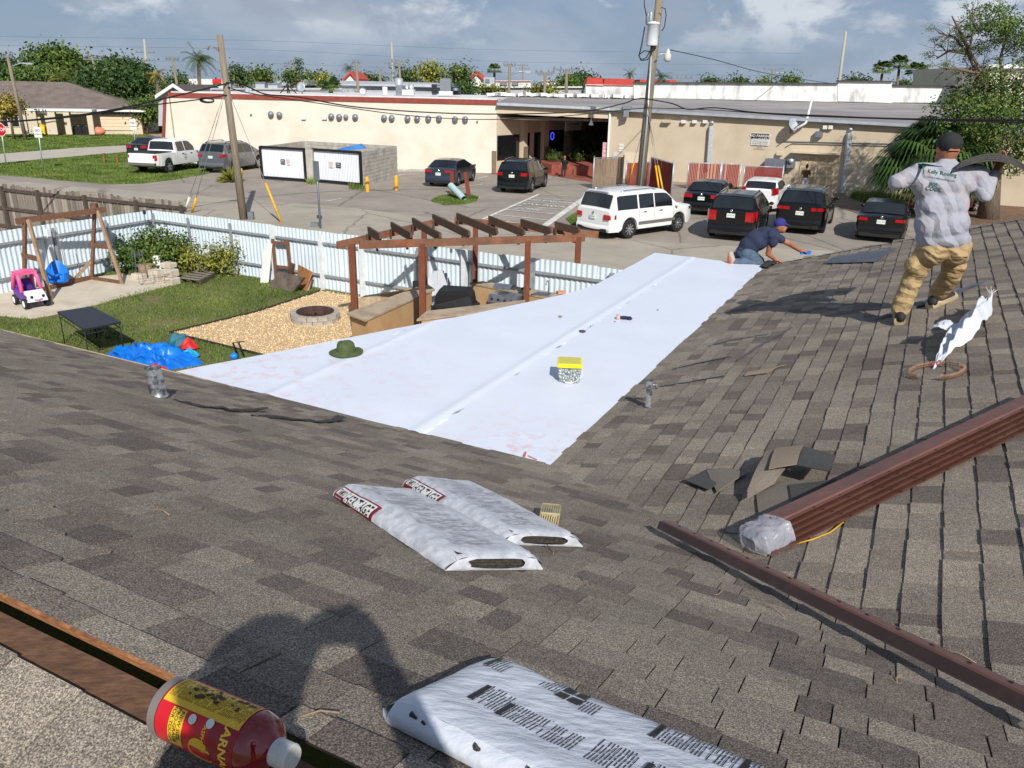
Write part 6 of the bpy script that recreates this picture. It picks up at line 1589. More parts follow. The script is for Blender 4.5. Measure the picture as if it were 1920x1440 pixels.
for a, b, P, Q in (((632, 460), (832, 414), pA, pC), ((852, 413), (1122, 440), pD, pG), ((674, 459), (1096, 446), pB, pF)):
    mb = MB(); mb.beam(WP(*a, P, Q), WP(*b, P, Q), .05, .16); mb.build('beam', M_WOODBM, pg)
raf = [((691, 426), (713, 448)), ((734, 417), (771, 446)), ((774, 409), (825, 446)), ((812, 402), (879, 442)), ((857, 400), (931, 438)), ((917, 405), (982, 439)), ((977, 411), (1032, 436)), ((1041, 416), (1084, 435))]
for k, ((x0, y0), (x1, y1)) in enumerate(raf):
    a, b = WP(x0, y0 + 6, pA if k < 3 else pD, pC if k < 3 else pG), WP(x1, y1 - 2, pB, pF); d = (b - a).normalized(); s = d.cross(KK).normalized() * .025; h = .085
    mb = MB(); prof_ = [a + V(0, 0, h), b + V(0, 0, h) + d * .02, b - V(0, 0, h * .2) + d * .05, b - V(0, 0, h) - d * .1, a - V(0, 0, h) + d * .12, a - V(0, 0, h * .1)]
    mb.extrude([p - s for p in prof_], s * 2); mb.build('rafter', M_WOODRAF, pg)
    for q in (lerp(a, b, .06), lerp(a, b, .9)): mb = MB(); mb.beam(q + V(0, 0, -.07) + s * 1.8, q + V(0, 0, -.28) + s * 1.8, .035, .09, up=d); mb.build('cleat', M_WOODRAF, pg)
M_CTOP = pm('counter_top', S(178, 160, 136), S(158, 140, 118), 3, .85, .3, 40, stain=S(140, 122, 102), stscale=3)
M_CBODY = pm('counter_body', S(188, 154, 112), S(172, 138, 98), 2, .9)
M_CSTONE = pm('counter_stone', S(196, 176, 148), S(170, 150, 124), 9, .95, .4, 30)
kt = thing('kitchen_counter', 'outdoor kitchen counter with tan panels and stone slab top under the pergola', 'counter')
segs = [([(650, 587), (685, 600), (815, 542), (800, 531)], 'left'), ([(781, 599), (800, 583), (985, 562), (985, 575)], 'near'), ([(880, 530), (905, 527), (1062, 552), (1050, 562)], 'far')]
for px4, nm in segs:
    q = [G(x, y, .95) for x, y in px4]; c = sum(q, V(0, 0, 0)) / 4
    mb = MB(); mb.prism([(p.x, p.y) for p in q], .91, .95); mb.build('slab_top', M_CTOP, kt)
    mb = MB(); mb.prism([(lerp(p, c, .08).x, lerp(p, c, .08).y) for p in q], .02, .905); mb.build('base', M_CBODY, kt)
mb = MB(); a, b = G(674, 603, .9), G(716, 600, .9)
q0, q1 = G(675, 632), G(716, 624); mb.hexa([q0, q1, q1 + V(.1, .3, 0), q0 + V(.1, .3, 0), V(q0.x, q0.y, .9), V(q1.x, q1.y, .9), V(q1.x + .1, q1.y + .3, .9), V(q0.x + .1, q0.y + .3, .9)]); mb.build('stone_end', M_CSTONE, kt)
q0, q1 = G(716, 624), G(790, 606); mb = MB(); mb.hexa([q0 + V(0, .02, 0), q1 + V(0, .02, 0), q1 + V(.1, .3, 0), q0 + V(.1, .3, 0), V(q0.x, q0.y + .02, .89), V(q1.x, q1.y + .02, .89), V(q1.x + .1, q1.y + .3, .89), V(q0.x + .1, q0.y + .3, .89)]); mb.build('tan_panel', M_CBODY, kt)
mb = MB(); q0, q1 = G(885, 590), G(985, 582); mb.hexa([q0, q1, q1 + V(0, .1, 0), q0 + V(0, .1, 0), V(q0.x, q0.y, .9), V(q1.x, q1.y, .9), V(q1.x, q1.y + .1, .9), V(q0.x, q0.y + .1, .9)]); mb.build('tan_panel', M_CBODY, kt)
gc = V(-1.33, 17.5, 0)
cg = thing('covered_grill', 'big barbecue under a black fabric cover between the counters', 'grill', gc, R(-8))
M_COVER = pm('black_cover', S(30, 30, 32), S(22, 22, 24), 6, .6, .4, 18)
def cov(a, b):
    sec = [(-.52, 0), (-.5, .72), (-.44, .78), (-.4, 1.02), (-.33, 1.12), (.33, 1.12), (.4, 1.02), (.44, .78), (.5, .72), (.52, 0)]
    i = min(int(b * 9), 8); f = b * 9 - i; x = lerp(sec[i][0], sec[i + 1][0], f); z = lerp(sec[i][1], sec[i + 1][1], f)
    y = (a - .5) * (.62 if z < .8 else .5) * (1 if z < .8 else 1)
    w = .018 * noise.noise(V(x * 6, y * 5, z * 1.5)) * (1 if z < .75 else .4)
    return V(x + w, y + (w * 2 + (.02 * math.sin(x * 22) if z < .7 else 0)) * (1 if a > .5 else -1), z)
mb = MB(); mb.grid(cov, 10, 54)
for sg in (0, 1): mb.poly([cov(sg, b / 54) for b in range(55)])
mb.build('cover', M_COVER, cg)
mb = MB(); mb.box((0, -.335, .76), (1.0, .012, .05)); mb.build('cover_band', M_BLKR, cg)
M_STEEL = pm('stainless', S(176, 178, 180), S(150, 152, 156), 10, .3, metal=.8)
gp = G(950, 566, .82); bgv = thing('steel_grill', 'stainless built in barbecue with its lid up on the far counter', 'grill', (gp.x, gp.y + .1, .95), R(-25))
mb = MB(); mb.box((0, 0, -.06), (.72, .42, .16)); mb.hexa([V(-.36, -.28, -.14), V(.36, -.28, -.14), V(.36, -.2, -.14), V(-.36, -.2, -.14), V(-.34, -.24, .03), V(.34, -.24, .03), V(.34, -.2, .04), V(-.34, -.2, .04)]); mb.build('body', M_STEEL, bgv)
mb = MB(); mb.grid(lambda a, b: V((a - .5) * .44 - .12, .1 + .16 * math.cos(b * 2.4 + .2), .03 + .2 * math.sin(b * 2.4 + .2)), 4, 10); mb.grid(lambda a, b: V((a - .5) * .43 - .12, .1 + .155 * math.cos(b * 2.4 + .2), .03 + .19 * math.sin(b * 2.4 + .2)), 4, 10); mb.build('lid', M_STEEL, bgv)
for x in (-.24, -.08, .08, .24): mb = MB(); mb.lathe([(.025, 0), (.025, .03), (0, .032)], 10, Matrix.Translation(V(x, -.265, -.05)) @ Matrix.Rotation(R(90), 4, 'X')); mb.build('knob', M_BLKR, bgv)
mb = MB(); mb.box((.18, -.02, .03), (.3, .36, .015)); mb.build('grate', M_GREYM, bgv)
sp = G(1018, 551, .955); sk = thing('counter_sink', 'small steel sink with arched tap in the far counter', 'sink', sp, R(-22))
mb = MB(); mb.box((0, 0, .004), (.46, .36, .012)); mb.build('rim', M_STEEL, sk)
mb = MB(); mb.box((0, -.02, .014), (.34, .24, .006)); mb.build('bowl', pm('bowl_dark', S(96, 98, 100), None, rough=.4, metal=.6), sk)
mb = MB(); mb.tube([V(.08, .15, 0), V(.08, .15, .22), V(.08, .12, .29), V(.08, .04, .31), V(.08, -.02, .27), V(.08, -.03, .22)], .014, 8); mb.build('tap', M_STEEL, sk)
mb = MB(); mb.box(G(1052, 548, .99), (.2, .12, .06), Matrix.Rotation(.3, 3, 'Z')); mb.build('brick', pm('pale_red_brick', S(190, 140, 116), None), label='loose pale red brick at the right end of the far counter', cat='brick')
mb = MB(); c = G(995, 543, .97); mb.tube([c, c + V(-.15, .05, .03), c + V(-.22, .02, .0)], .03, 6); mb.build('dish_cloth', M_BLKR, label='dark cloth lying beside the sink', cat='cloth')
chp = G(826, 560); ch = thing('plastic_chair', 'grey plastic chair with tall rounded slatted back behind the covered grill', 'chair', (chp.x, 18.85, 0), R(8))
ch.location.x = AY(824, 520, 18.85).x
M_CHG = pm('grey_resin', S(176, 180, 186), S(164, 168, 174), 4, .5)
for k in range(7):
    x = (k - 3) * .085; h = .55 * math.sqrt(max(0.02, 1 - (x / .34) ** 2)); mb = MB()
    mb.hexa([V(x * .8 - .035, .05, .4), V(x * .8 + .035, .05, .4), V(x * .8 + .035, .07, .4), V(x * .8 - .035, .07, .4), V(x - .04, .28, .62 + h), V(x + .04, .28, .62 + h), V(x + .04, .3, .62 + h), V(x - .04, .3, .62 + h)]); mb.build('back_slat', M_CHG, ch)
for s in (-1, 1):
    mb = MB(); mb.beam(V(.28 * s, -.4, .02), V(.28 * s, -.36, .55), .05, .09); mb.build('leg', M_CHG, ch)
    mb = MB(); mb.beam(V(.3 * s, -.42, .56), V(.3 * s, .2, .54), .1, .03); mb.build('arm', M_CHG, ch)
mb = MB(); mb.box((0, -.15, .36), (.5, .5, .03)); mb.build('seat', M_CHG, ch)
mb = MB(); c = G(783, 533, 1.0); mb.box(c, (.22, .16, .14)); mb.build('dark_box', M_BLKR, label='small dark box at the far end of the left counter', cat='box')
def paint(name, c, rough=.25, metal=0.0): return pm(name, c, None, rough=rough, metal=metal, coat=.45, spec=.4)
P_BLACK = paint('paint_black', S(7, 7, 8)); P_WHITE = paint('paint_white', S(226, 226, 224)); P_SILVER = paint('paint_silver', S(120, 124, 130), .3, .6)
P_BLUEG = paint('paint_blue_grey', S(62, 70, 84), .28, .5); P_DKGREEN = paint('paint_green_black', S(9, 13, 12)); P_RED = paint('paint_red', S(120, 20, 24)); P_CHAR = paint('paint_charcoal', S(34, 36, 40))
M_CGLASS = pm('car_glass', (0.012, 0.014, 0.016, 1), None, rough=.04, spec=.8)
M_TRIM = pm('car_trim', S(30, 30, 32), None, rough=.6)
M_TYRE = pm('tyre', S(30, 30, 31), S(38, 37, 36), 8, .85)
M_RIM = pm('alloy', S(176, 178, 182), S(150, 152, 156), 9, .3, metal=.7)
M_TAIL = pm('tail_red', S(176, 18, 24), S(140, 12, 18), 6, .15, coat=1)
M_PLATE = pm('plate', S(214, 222, 216), None, rough=.5)
M_CHROME = pm('chrome', S(200, 202, 206), None, rough=.12, metal=1)
M_GREYS = pm('silver_stripe', S(128, 128, 130), None, rough=.4, metal=.4)
def interp(pts, x):
    if x <= pts[0][0]: return pts[0][1]
    for (x0, y0), (x1, y1) in zip(pts, pts[1:]):
        if x <= x1: return y0 + (y1 - y0) * (x - x0) / max(1e-6, x1 - x0)
    return pts[-1][1]
def car(label, spec, rr_wheel, az, cat='car', group='cars in the car park', name='parked_car'):
    """origin at the rear axle on the ground; +X forward"""
    W2, wb, ro, fo, zb, wr = spec['w'] / 2, spec['wb'], spec['ro'], spec['fo'], spec.get('clear', .24), spec['wheel']
    h = hd(az); left = V(-h.y, h.x, 0)
    org = rr_wheel + left * (W2 - .1)
    t = thing(name, label, cat, (org.x, org.y, 0.02), math.atan2(h.y, h.x), group)
    x0, x1 = -ro, wb + fo
    zs, zt = spec['belt'], spec['roof']
    tum = spec.get('tumble', .28)
    def wid(x):
        f = 1.0
        if x < x0 + .35: f = 1 - .10 * ((x0 + .35 - x) / .35) ** 2
        if x > x1 - .7: f = 1 - .2 * ((x - x1 + .7) / .7) ** 2
        return W2 * f
    def bottom(x):
        z = zb + (.05 if x < x0 + .3 else 0) + (.05 if x > x1 - .3 else 0)
        for xw in (0, wb):
            d = abs(x - xw); Ra = wr + .06
            if d < Ra: z = max(z, wr + math.sqrt(Ra * Ra - d * d) - .0)
        return z
    def ring(x):
        w = wid(x); s = interp(zs, x); tp = interp(zt, x); hh = max(tp - s, .015); b = min(bottom(x), s - .05)
        p5 = w * .985 - tum * hh - .02 - (.06 if hh < .1 else 0)
        m = max(lerp(b, s, .5), b + .02)
        return [V(x, 0, b), V(x, w * .86, b), V(x, w * .975, b + .05), V(x, w, m), V(x, w * .985, s), V(x, p5, s + hh * .9), V(x, p5 * .86, s + hh), V(x, 0, s + hh + .02)]
    xs = {x0, x1}
    for k in range(0, 61): xs.add(x0 + (x1 - x0) * k / 60)
    for L_ in (zs, zt):
        for a, _ in L_:
            if x0 <= a <= x1: xs.add(a)
    for xw in (0, wb):
        for k in range(-8, 9): xs.add(xw + (wr + .0595) * k / 8)
    xs = sorted(x for x in xs if x0 <= x <= x1)
    mb = MB(); i0 = 0; n = 8
    for x in xs:
        r = ring(x)
        mb.v += r + [V(p.x, -p.y, p.z) for p in r[1:7]][::-1]
    n = 14
    for k in range(len(xs) - 1):
        for j in range(n):
            a, b = k * n + j, k * n + (j + 1) % n
            mb.f.append((a, b, b + n, a + n)); mb.m.append(0); mb.sm.append(True)
    mb.f.append(tuple(range(n))[::-1]); mb.m.append(0); mb.sm.append(False)
    mb.f.append(tuple((len(xs) - 1) * n + j for j in range(n))); mb.m.append(0); mb.sm.append(False)
    body = mb.build('body', spec['paint'], t)
    body.data.set_sharp_from_angle(angle=R(38))
    mb = MB(); mb.box(((x0 + x1) / 2, 0, zb + .14), (x1 - x0 - .3, spec['w'] * .72, .3)); mb.build('underbody', M_TRIM, t)
    def side(x, q, sg, o=.008):
        r = ring(x); a, b = r[4], r[5]; p = lerp(a, b, q); return V(p.x, sg * (p.y + o), p.z + o * .3)
    for (xa, xb) in spec['side']:
        for sg in (-1, 1):
            mb = MB(); mb.grid(lambda a, b: side(lerp(xa, xb, a), .07 + .84 * b, sg), 8, 2); mb.build('side_window', M_CGLASS, t)
    def top(x, f, o=.01):
        r = ring(x); y = r[6].y * f * 1.06; e_ = .01
        z = lerp(r[7].z, r[6].z, f * f); d = (interp(zt, x + e_) - interp(zt, x - e_)) / (2 * e_)
        nrm = V(-d, 0, 1).normalized(); return V(x, y, z) + nrm * o
    for nm, (xa, xb) in (('windscreen', spec['front']), ('rear_window', spec['rear'])):
        mb = MB(); mb.grid(lambda a, b: top(lerp(xa, xb, a), lerp(-1, 1, b)), 8, 8); mb.build(nm, M_CGLASS, t)
    rw = wid(x0) * .985
    bz = spec.get('bumper', (zb + .02, .62))
    mb = MB(); mb.grid(lambda a, b: V(x0 - .05 * math.sin(b * 3.14) - .035 * (1 - (2 * a - 1) ** 2), lerp(-rw - .005, rw + .005, a), lerp(bz[0], bz[1], b)), 10, 6)
    for sg in (-1, 1): mb.grid(lambda a, b: V(x0 + a * .5, sg * (lerp(rw + .005, wid(x0 + .5) + .006, a) + .0 + .01 * math.sin(b * 3.14)), lerp(bz[0], bz[1], b)), 4, 4)
    mb.build('bumper', spec.get('bpaint', spec['paint']), t)
    mb = MB(); mb.box((x0 - .03, 0, bz[0] + .07), (.08, spec['w'] * .8, .14)); mb.build('bumper_trim', M_TRIM, t)
    for sg in (-1, 1):
        y0_, y1_, z0_, z1_, wrap = spec['tail']
        mb = MB(); mb.hexa([V(x0 - .055, sg * y0_, z0_), V(x0 - .045, sg * (rw + .008), z0_), V(x0 + wrap, sg * (wid(x0 + wrap) + .012), z0_ + .02), V(x0 + wrap, sg * y0_, z0_), V(x0 - .045, sg * y0_, z1_), V(x0 - .035, sg * (rw + .0), z1_), V(x0 + wrap, sg * (wid(x0 + wrap) + .005), z1_), V(x0 + wrap, sg * y0_, z1_)]); mb.build('tail_light', M_TAIL, t)
    pz = spec['plate']; mb = MB(); mb.box((x0 - .05 + spec.get('lean', 0) * .3, 0, pz), (.02, .31, .155)); pl_ = mb.build('licence_plate', M_PLATE, t)
    mb = MB(); addtext(mb, spec.get('ptext', 'KEP 41R'), V(x0 - .062 + spec.get('lean', 0) * .3, 0, pz), V(0, -1, 0), KK, .075); mb.build('lettering', pm('plate_green', S(40, 90, 60), None), pl_)
    mb = MB(); mb.lathe([(0, .01), (.05, .008), (.055, 0)], 12, Matrix.Translation(V(x0 - .028 + spec.get('lean', 0) * .6, 0, pz + .17)) @ Matrix.Rotation(R(-90), 4, 'Y')); mb.build('badge', M_CHROME, t)
    for sg in (-1, 1):
        yy = wid(x1 - .25); mb = MB(); zf = interp(zs, x1 - .2) - .13; mb.hexa([V(x1 - .4, sg * (wid(x1 - .4) + .006), zf), V(x1 - .05, sg * (wid(x1 - .05) + .006), zf), V(x1 + .008, sg * .5, zf), V(x1 - .3, sg * .5, zf), V(x1 - .45, sg * (wid(x1 - .45) + .004), zf + .14), V(x1 - .1, sg * (wid(x1 - .1) + .002), zf + .13), V(x1 - .02, sg * .5, zf + .13), V(x1 - .3, sg * .5, zf + .13)]); mb.build('headlight', M_CHROME, t)
    for xw in (0, wb):
        for sg in (-1, 1):
            M_ = Matrix.Translation(V(xw, sg * (W2 - .115), wr)) @ Matrix.Rotation(R(-90 * sg), 4, 'X')
            mb = MB(); mb.lathe([(wr * .62, -.1), (wr * .9, -.11), (wr, -.08), (wr, .08), (wr * .92, .105), (wr * .68, .1), (wr * .62, .06)], 28, M_); wh = mb.build('wheel', M_TYRE, t)
            mb = MB(); mb.lathe([(wr * .69, .095), (wr * .64, .1), (wr * .6, .05), (wr * .1, .03), (0, .03)], 20, M_, m=1)
            for k in range(spec.get('spokes', 5)):
                a = 6.28318 * k / spec.get('spokes', 5); d = V(math.cos(a), math.sin(a), 0); s_ = V(-d.y, d.x, 0)
                w_ = wr * (.17 if spec.get('spokes', 5) < 7 else .09)
                P = [V(0, 0, .06) - s_ * w_ * .8, V(0, 0, .06) + s_ * w_ * .8, d * wr * .64 + s_ * w_ + V(0, 0, .09), d * wr * .64 - s_ * w_ + V(0, 0, .09)]
                mb.poly([M_ @ p for p in P])
            mb.lathe([(wr * .12, .07), (wr * .1, .09), (0, .09)], 10, M_)
            mb.build('rim', [spec.get('rim', M_RIM), M_TRIM], wh)
    xm = spec['front'][1] - .12 if spec['front'][1] > spec['front'][0] else spec['front'][0] - .12
    for sg in (-1, 1):
        zz = interp(zs, xm) + .06; mb = MB(); mb.sphere((xm, sg * (W2 + .07), zz), (.07, .1, .075), 10, 7); mb.beam(V(xm + .02, sg * (W2 - .08), zz - .04), V(xm, sg * (W2 + .02), zz - .02), .05, .04); mb.build('mirror', spec.get('mirror', spec['paint']), t)
        for xh in spec['handles']:
            mb = MB(); mb.beam(V(xh, sg * (W2 + .012), interp(zs, xh) - .1), V(xh + .2, sg * (W2 + .012), interp(zs, xh) - .1), .03, .03); mb.build('door_handle', M_CHROME, t)
        for xd in spec['doors']:
            mb = MB(); za, zb_ = zb + .12, interp(zs, xd)
            mb.quad(V(xd - .006, sg * (W2 * 1.003 + .001), lerp(za, zb_, .5)), V(xd + .006, sg * (W2 * 1.003 + .001), lerp(za, zb_, .5)), V(xd + .006, sg * (W2 * .985 + .004), zb_), V(xd - .006, sg * (W2 * .985 + .004), zb_)); mb.build('door_gap', M_TRIM, t)
        if 'rails' in spec:
            xa, xb = spec['rails']; mb = MB(); P = []
            for k in range(9):
                x = lerp(xa, xb, k / 8); r = ring(x); P.append(V(x, sg * r[6].y * 1.02, r[6].z + (.05 if 0 < k < 8 else .005)))
            mb.tube(P, .022, 6); mb.build('roof_rail', spec.get('railm', M_CHROME), t)
    if 'extra' in spec: spec['extra'](t, ring, wid, x0, x1, W2)
    return t
def suv(L=4.65, w=1.88, H=1.68, wb=2.7, belt=1.05, pt=P_BLACK, rake=.42, **k):
    ro = (L - wb) * .53; fo = L - wb - ro; x0 = -ro; x1 = wb + fo
    d = dict(w=w, wb=wb, ro=ro, fo=fo, wheel=.36, paint=pt,
             belt=[(x0, belt + .02), (x0 + .5, belt + .02), (wb * .75, belt - .03), (wb + .1, belt - .06), (x1 - .25, belt - .2), (x1, .62)],
             roof=[(x0, belt - .02), (x0 + .08, belt + .06), (x0 + rake, H - .07), (x0 + rake + .3, H - .015), (wb * .42, H), (wb * .62, H - .04), (wb + .22, belt + .03), (wb + .3, belt + .0), (x1 - .25, belt - .14), (x1 - .05, .72), (x1, .62)],
             side=[(x0 + rake + .06, .2), (.26, wb * .43), (wb * .43 + .07, wb * .84)], front=(wb * .66, wb + .17), rear=(x0 + .13, x0 + rake - .03),
             tail=(w * .27, belt - .28, belt + .0, .28) and (w * .28, belt - .26, belt + .0, .25), plate=belt - .22, handles=(wb * .33, wb * .72), doors=(.3, wb * .44, wb * .86), rails=(x0 + rake + .2, wb * .55), lean=.03)
    d.update(k); d['tail'] = k.get('tail', (w * .28, w * .5, belt - .26, belt + .0, .25)) if len(k.get('tail', ())) == 5 else (w * .28, 0, belt - .26, belt, .25)
    return d
def sedan(L=4.63, w=1.8, H=1.44, wb=2.7, belt=.95, pt=P_BLACK, **k):
    ro = (L - wb) * .52; fo = L - wb - ro; x0 = -ro; x1 = wb + fo
    d = dict(w=w, wb=wb, ro=ro, fo=fo, wheel=.32, paint=pt, clear=.2,
             belt=[(x0, belt + .0), (x0 + .6, belt + .02), (wb * .7, belt - .02), (wb + .1, belt - .07), (x1 - .25, belt - .22), (x1, .55)],
             roof=[(x0, belt - .05), (x0 + .1, belt + .04), (x0 + .5, belt + .08), (x0 + 1.2, H - .05), (wb * .42, H), (wb * .56, H - .03), (wb + .1, belt + .0), (wb + .2, belt - .02), (x1 - .25, belt - .16), (x1 - .05, .64), (x1, .55)],
             side=[(x0 + .82, .28), (.32, wb * .45), (wb * .45 + .06, wb * .8)], front=(wb * .59, wb + .06), rear=(x0 + .54, x0 + 1.16),
             tail=(w * .2, 0, belt - .2, belt - .02, .3), plate=belt - .27, handles=(wb * .36, wb * .72), doors=(.3, wb * .46, wb * .86), tumble=.34)
    d.update(k); return d
def coladd(mb_list): pass
def nav_extra(t, ring, wid, x0, x1, W2):
    for sg in (-1, 1):
        mb = MB(); mb.box((1.65, sg * (W2 + .006), .62), (2.3, .012, .13)); mb.build('side_stripe', M_GREYS, t)
    mb = MB(); mb.box((x0 - .03, 0, 1.0), (.03, .07, .16)); mb.build('tailgate_emblem', M_CHROME, t)
    mb = MB(); mb.beam(V(x0 + .28, -.55, 1.98), V(x0 + .28, .55, 1.98), .16, .03, up=(0, 0, 1)); mb.build('spoiler', P_WHITE, t)
nav = suv(L=5.3, w=2.0, H=1.96, wb=3.1, belt=1.2, pt=P_WHITE, rake=.36, wheel=.4, clear=.32, spokes=9, rails=(-.4, 1.7), tail=(.62, 0, .86, 1.07, .3), plate=.92, extra=nav_extra, side=[(-.78, .42), (.52, 1.42), (1.49, 2.6)], handles=(.75, 1.75), doors=(.5, 1.46, 2.7), tumble=.17)
nx = -nav['ro']; nav['roof'] = [(nx, 1.16), (nx + .06, 1.26), (nx + .3, 1.88), (nx + .5, 1.95), (1.3, 1.97), (2.15, 1.93), (2.3, 1.88), (2.95, 1.26), (3.05, 1.24), (3.95, 1.16), (4.1, 1.0), (4.14, .7)]
nav['belt'] = [(nx, 1.2), (2.6, 1.18), (3.0, 1.17), (3.95, 1.1), (4.14, .7)]; nav['front'] = (2.33, 2.92); nav['rear'] = (nx + .08, nx + .29); nav['fo'] = 1.04
car('big white SUV with grey side stripe parked side on in the lane', nav, G(1178, 448), 50, cat='SUV').scale = (.94, .96, .9)
sor = suv(L=4.6, w=1.88, H=1.71, wb=2.7, belt=1.08, tail=(.55, 0, .78, 1.14, .3), plate=.98, rake=.5)
car('black crossover in the front row with tall red tail lights and dark roof', sor, G(1414, 449), 24, cat='SUV')
x5 = suv(L=4.9, w=1.94, H=1.76, wb=2.93, belt=1.1, wheel=.38, tail=(.42, 0, .98, 1.1, .35), plate=.86, rake=.45, rim=M_TRIM)
car('large black SUV with wide red tail lights near the double doors', x5, G(1541, 437), 26, cat='SUV')
vw = sedan(L=4.7, w=1.8, H=1.45, pt=P_BLACK, tail=(.42, 0, .8, .96, .3), plate=.78)
car('black saloon in the back row beside the red slat fence', vw, G(1352, 402), 24)
fst = suv(L=4.0, w=1.74, H=1.48, wb=2.49, belt=.98, pt=P_WHITE, rake=.5, wheel=.31, clear=.2, tail=(.62, 0, .86, 1.18, .22), plate=.62)
fst.pop('rails')
car('small white hatchback in the back row between the black cars', fst, G(1454, 397), 25)
sed2 = sedan(L=4.65, w=1.83, H=1.45, pt=P_BLACK, tail=(.5, 0, .82, .93, .35), plate=.8, ptext='TAG 907')
car('black saloon standing alone at the right beside the standing roofer', sed2, G(1690, 452), 27)
rog = suv(L=4.65, w=1.84, H=1.7, wb=2.7, belt=1.06, pt=P_DKGREEN, tail=(.52, 0, .94, 1.1, .35), plate=.92, railm=M_CHROME)
car('black green SUV with silver roof rails in front of the shop porch', rog, G(996, 361), 17, cat='SUV')
cor = sedan(pt=P_BLUEG, tail=(.4, 0, .8, .93, .34), plate=.72)
car('blue grey saloon parked by the hall wall behind the grass island', cor, G(858, 349), 15)
pas = suv(L=4.8, w=2.0, H=1.8, wb=2.82, belt=1.12, pt=P_SILVER, wheel=.38, tail=(.62, 0, .98, 1.14, .3), plate=.95, railm=M_TRIM, bpaint=P_SILVER)
car('silver SUV parked on the drive behind the left pole', pas, G(440, 323), 14, cat='SUV')
chg = sedan(pt=P_CHAR, L=4.9, w=1.9)
car('dark saloon mostly hidden behind the white pickup', chg, G(297, 297), 14)
red = sedan(pt=P_RED)
car('dark red car hidden in the shade under the palmetto', red, G(1764, 404), 60)
def pick_extra(t, ring, wid, x0, x1, W2):
    mb = MB(); mb.box((x0 + .98, 0, 1.245), (1.75, W2 * 1.72, .03)); mb.build('bed_cover', M_TRIM, t)
    mb = MB(); mb.box((x0 - .13, 0, .62), (.16, W2 * 1.95, .16)); mb.build('step_bumper', M_CHROME, t)
    mb = MB()
    for k in range(4): addtext(mb, ['SERVICE', 'AND', 'REPAIR', '555'][k], V(1.72, -W2 - .004, 1.0 - .1 * k), V(1, 0, 0), KK, .1)
    mb.build('door_lettering', pm('sign_ink', S(60, 40, 50), None), t)
x0 = -1.25
ram = dict(w=2.02, wb=3.57, ro=1.25, fo=1.0, wheel=.41, paint=P_WHITE, clear=.42, tumble=.2,
           belt=[(x0, 1.2), (.75, 1.2), (2.6, 1.18), (3.5, 1.14), (4.3, 1.06), (4.57, .75)],
           roof=[(x0, 1.195), (.72, 1.2), (.74, 1.24), (.86, 1.84), (1.1, 1.92), (2.0, 1.95), (2.35, 1.9), (3.05, 1.24), (3.15, 1.22), (4.3, 1.12), (4.5, .85), (4.57, .75)],
           side=[(.98, 1.72), (1.8, 2.75)], front=(2.42, 3.0), rear=(.755, .85), tail=(.8, 0, .8, 1.14, .12), plate=.62, handles=(1.35, 2.25), doors=(.9, 1.75, 2.85), extra=pick_extra, bpaint=P_WHITE, bumper=(.5, 1.15), spokes=6)
car('white crew cab pickup truck with black bed cover on the grass verge', ram, G(318, 325), 12, cat='pickup truck')
M_WRAP = pm('white_wrap', S(204, 208, 216), S(188, 193, 203), 5, .3, .6, 16, bdist=.014, spec=.5, stretch=(1, 2.2, 1))
M_WRAPG = pm('printed_wrap', S(206, 208, 212), S(172, 174, 180), 26, .35, .25, 30, bdist=.008)
M_REDL = pm('label_red', S(130, 24, 40), S(112, 18, 34), 6, .4)
M_INK = pm('black_ink', S(28, 28, 30), None, rough=.5)
M_STACK = pm('shingle_edges', S(78, 72, 64), S(40, 38, 36), 90, .9, .5, 160)
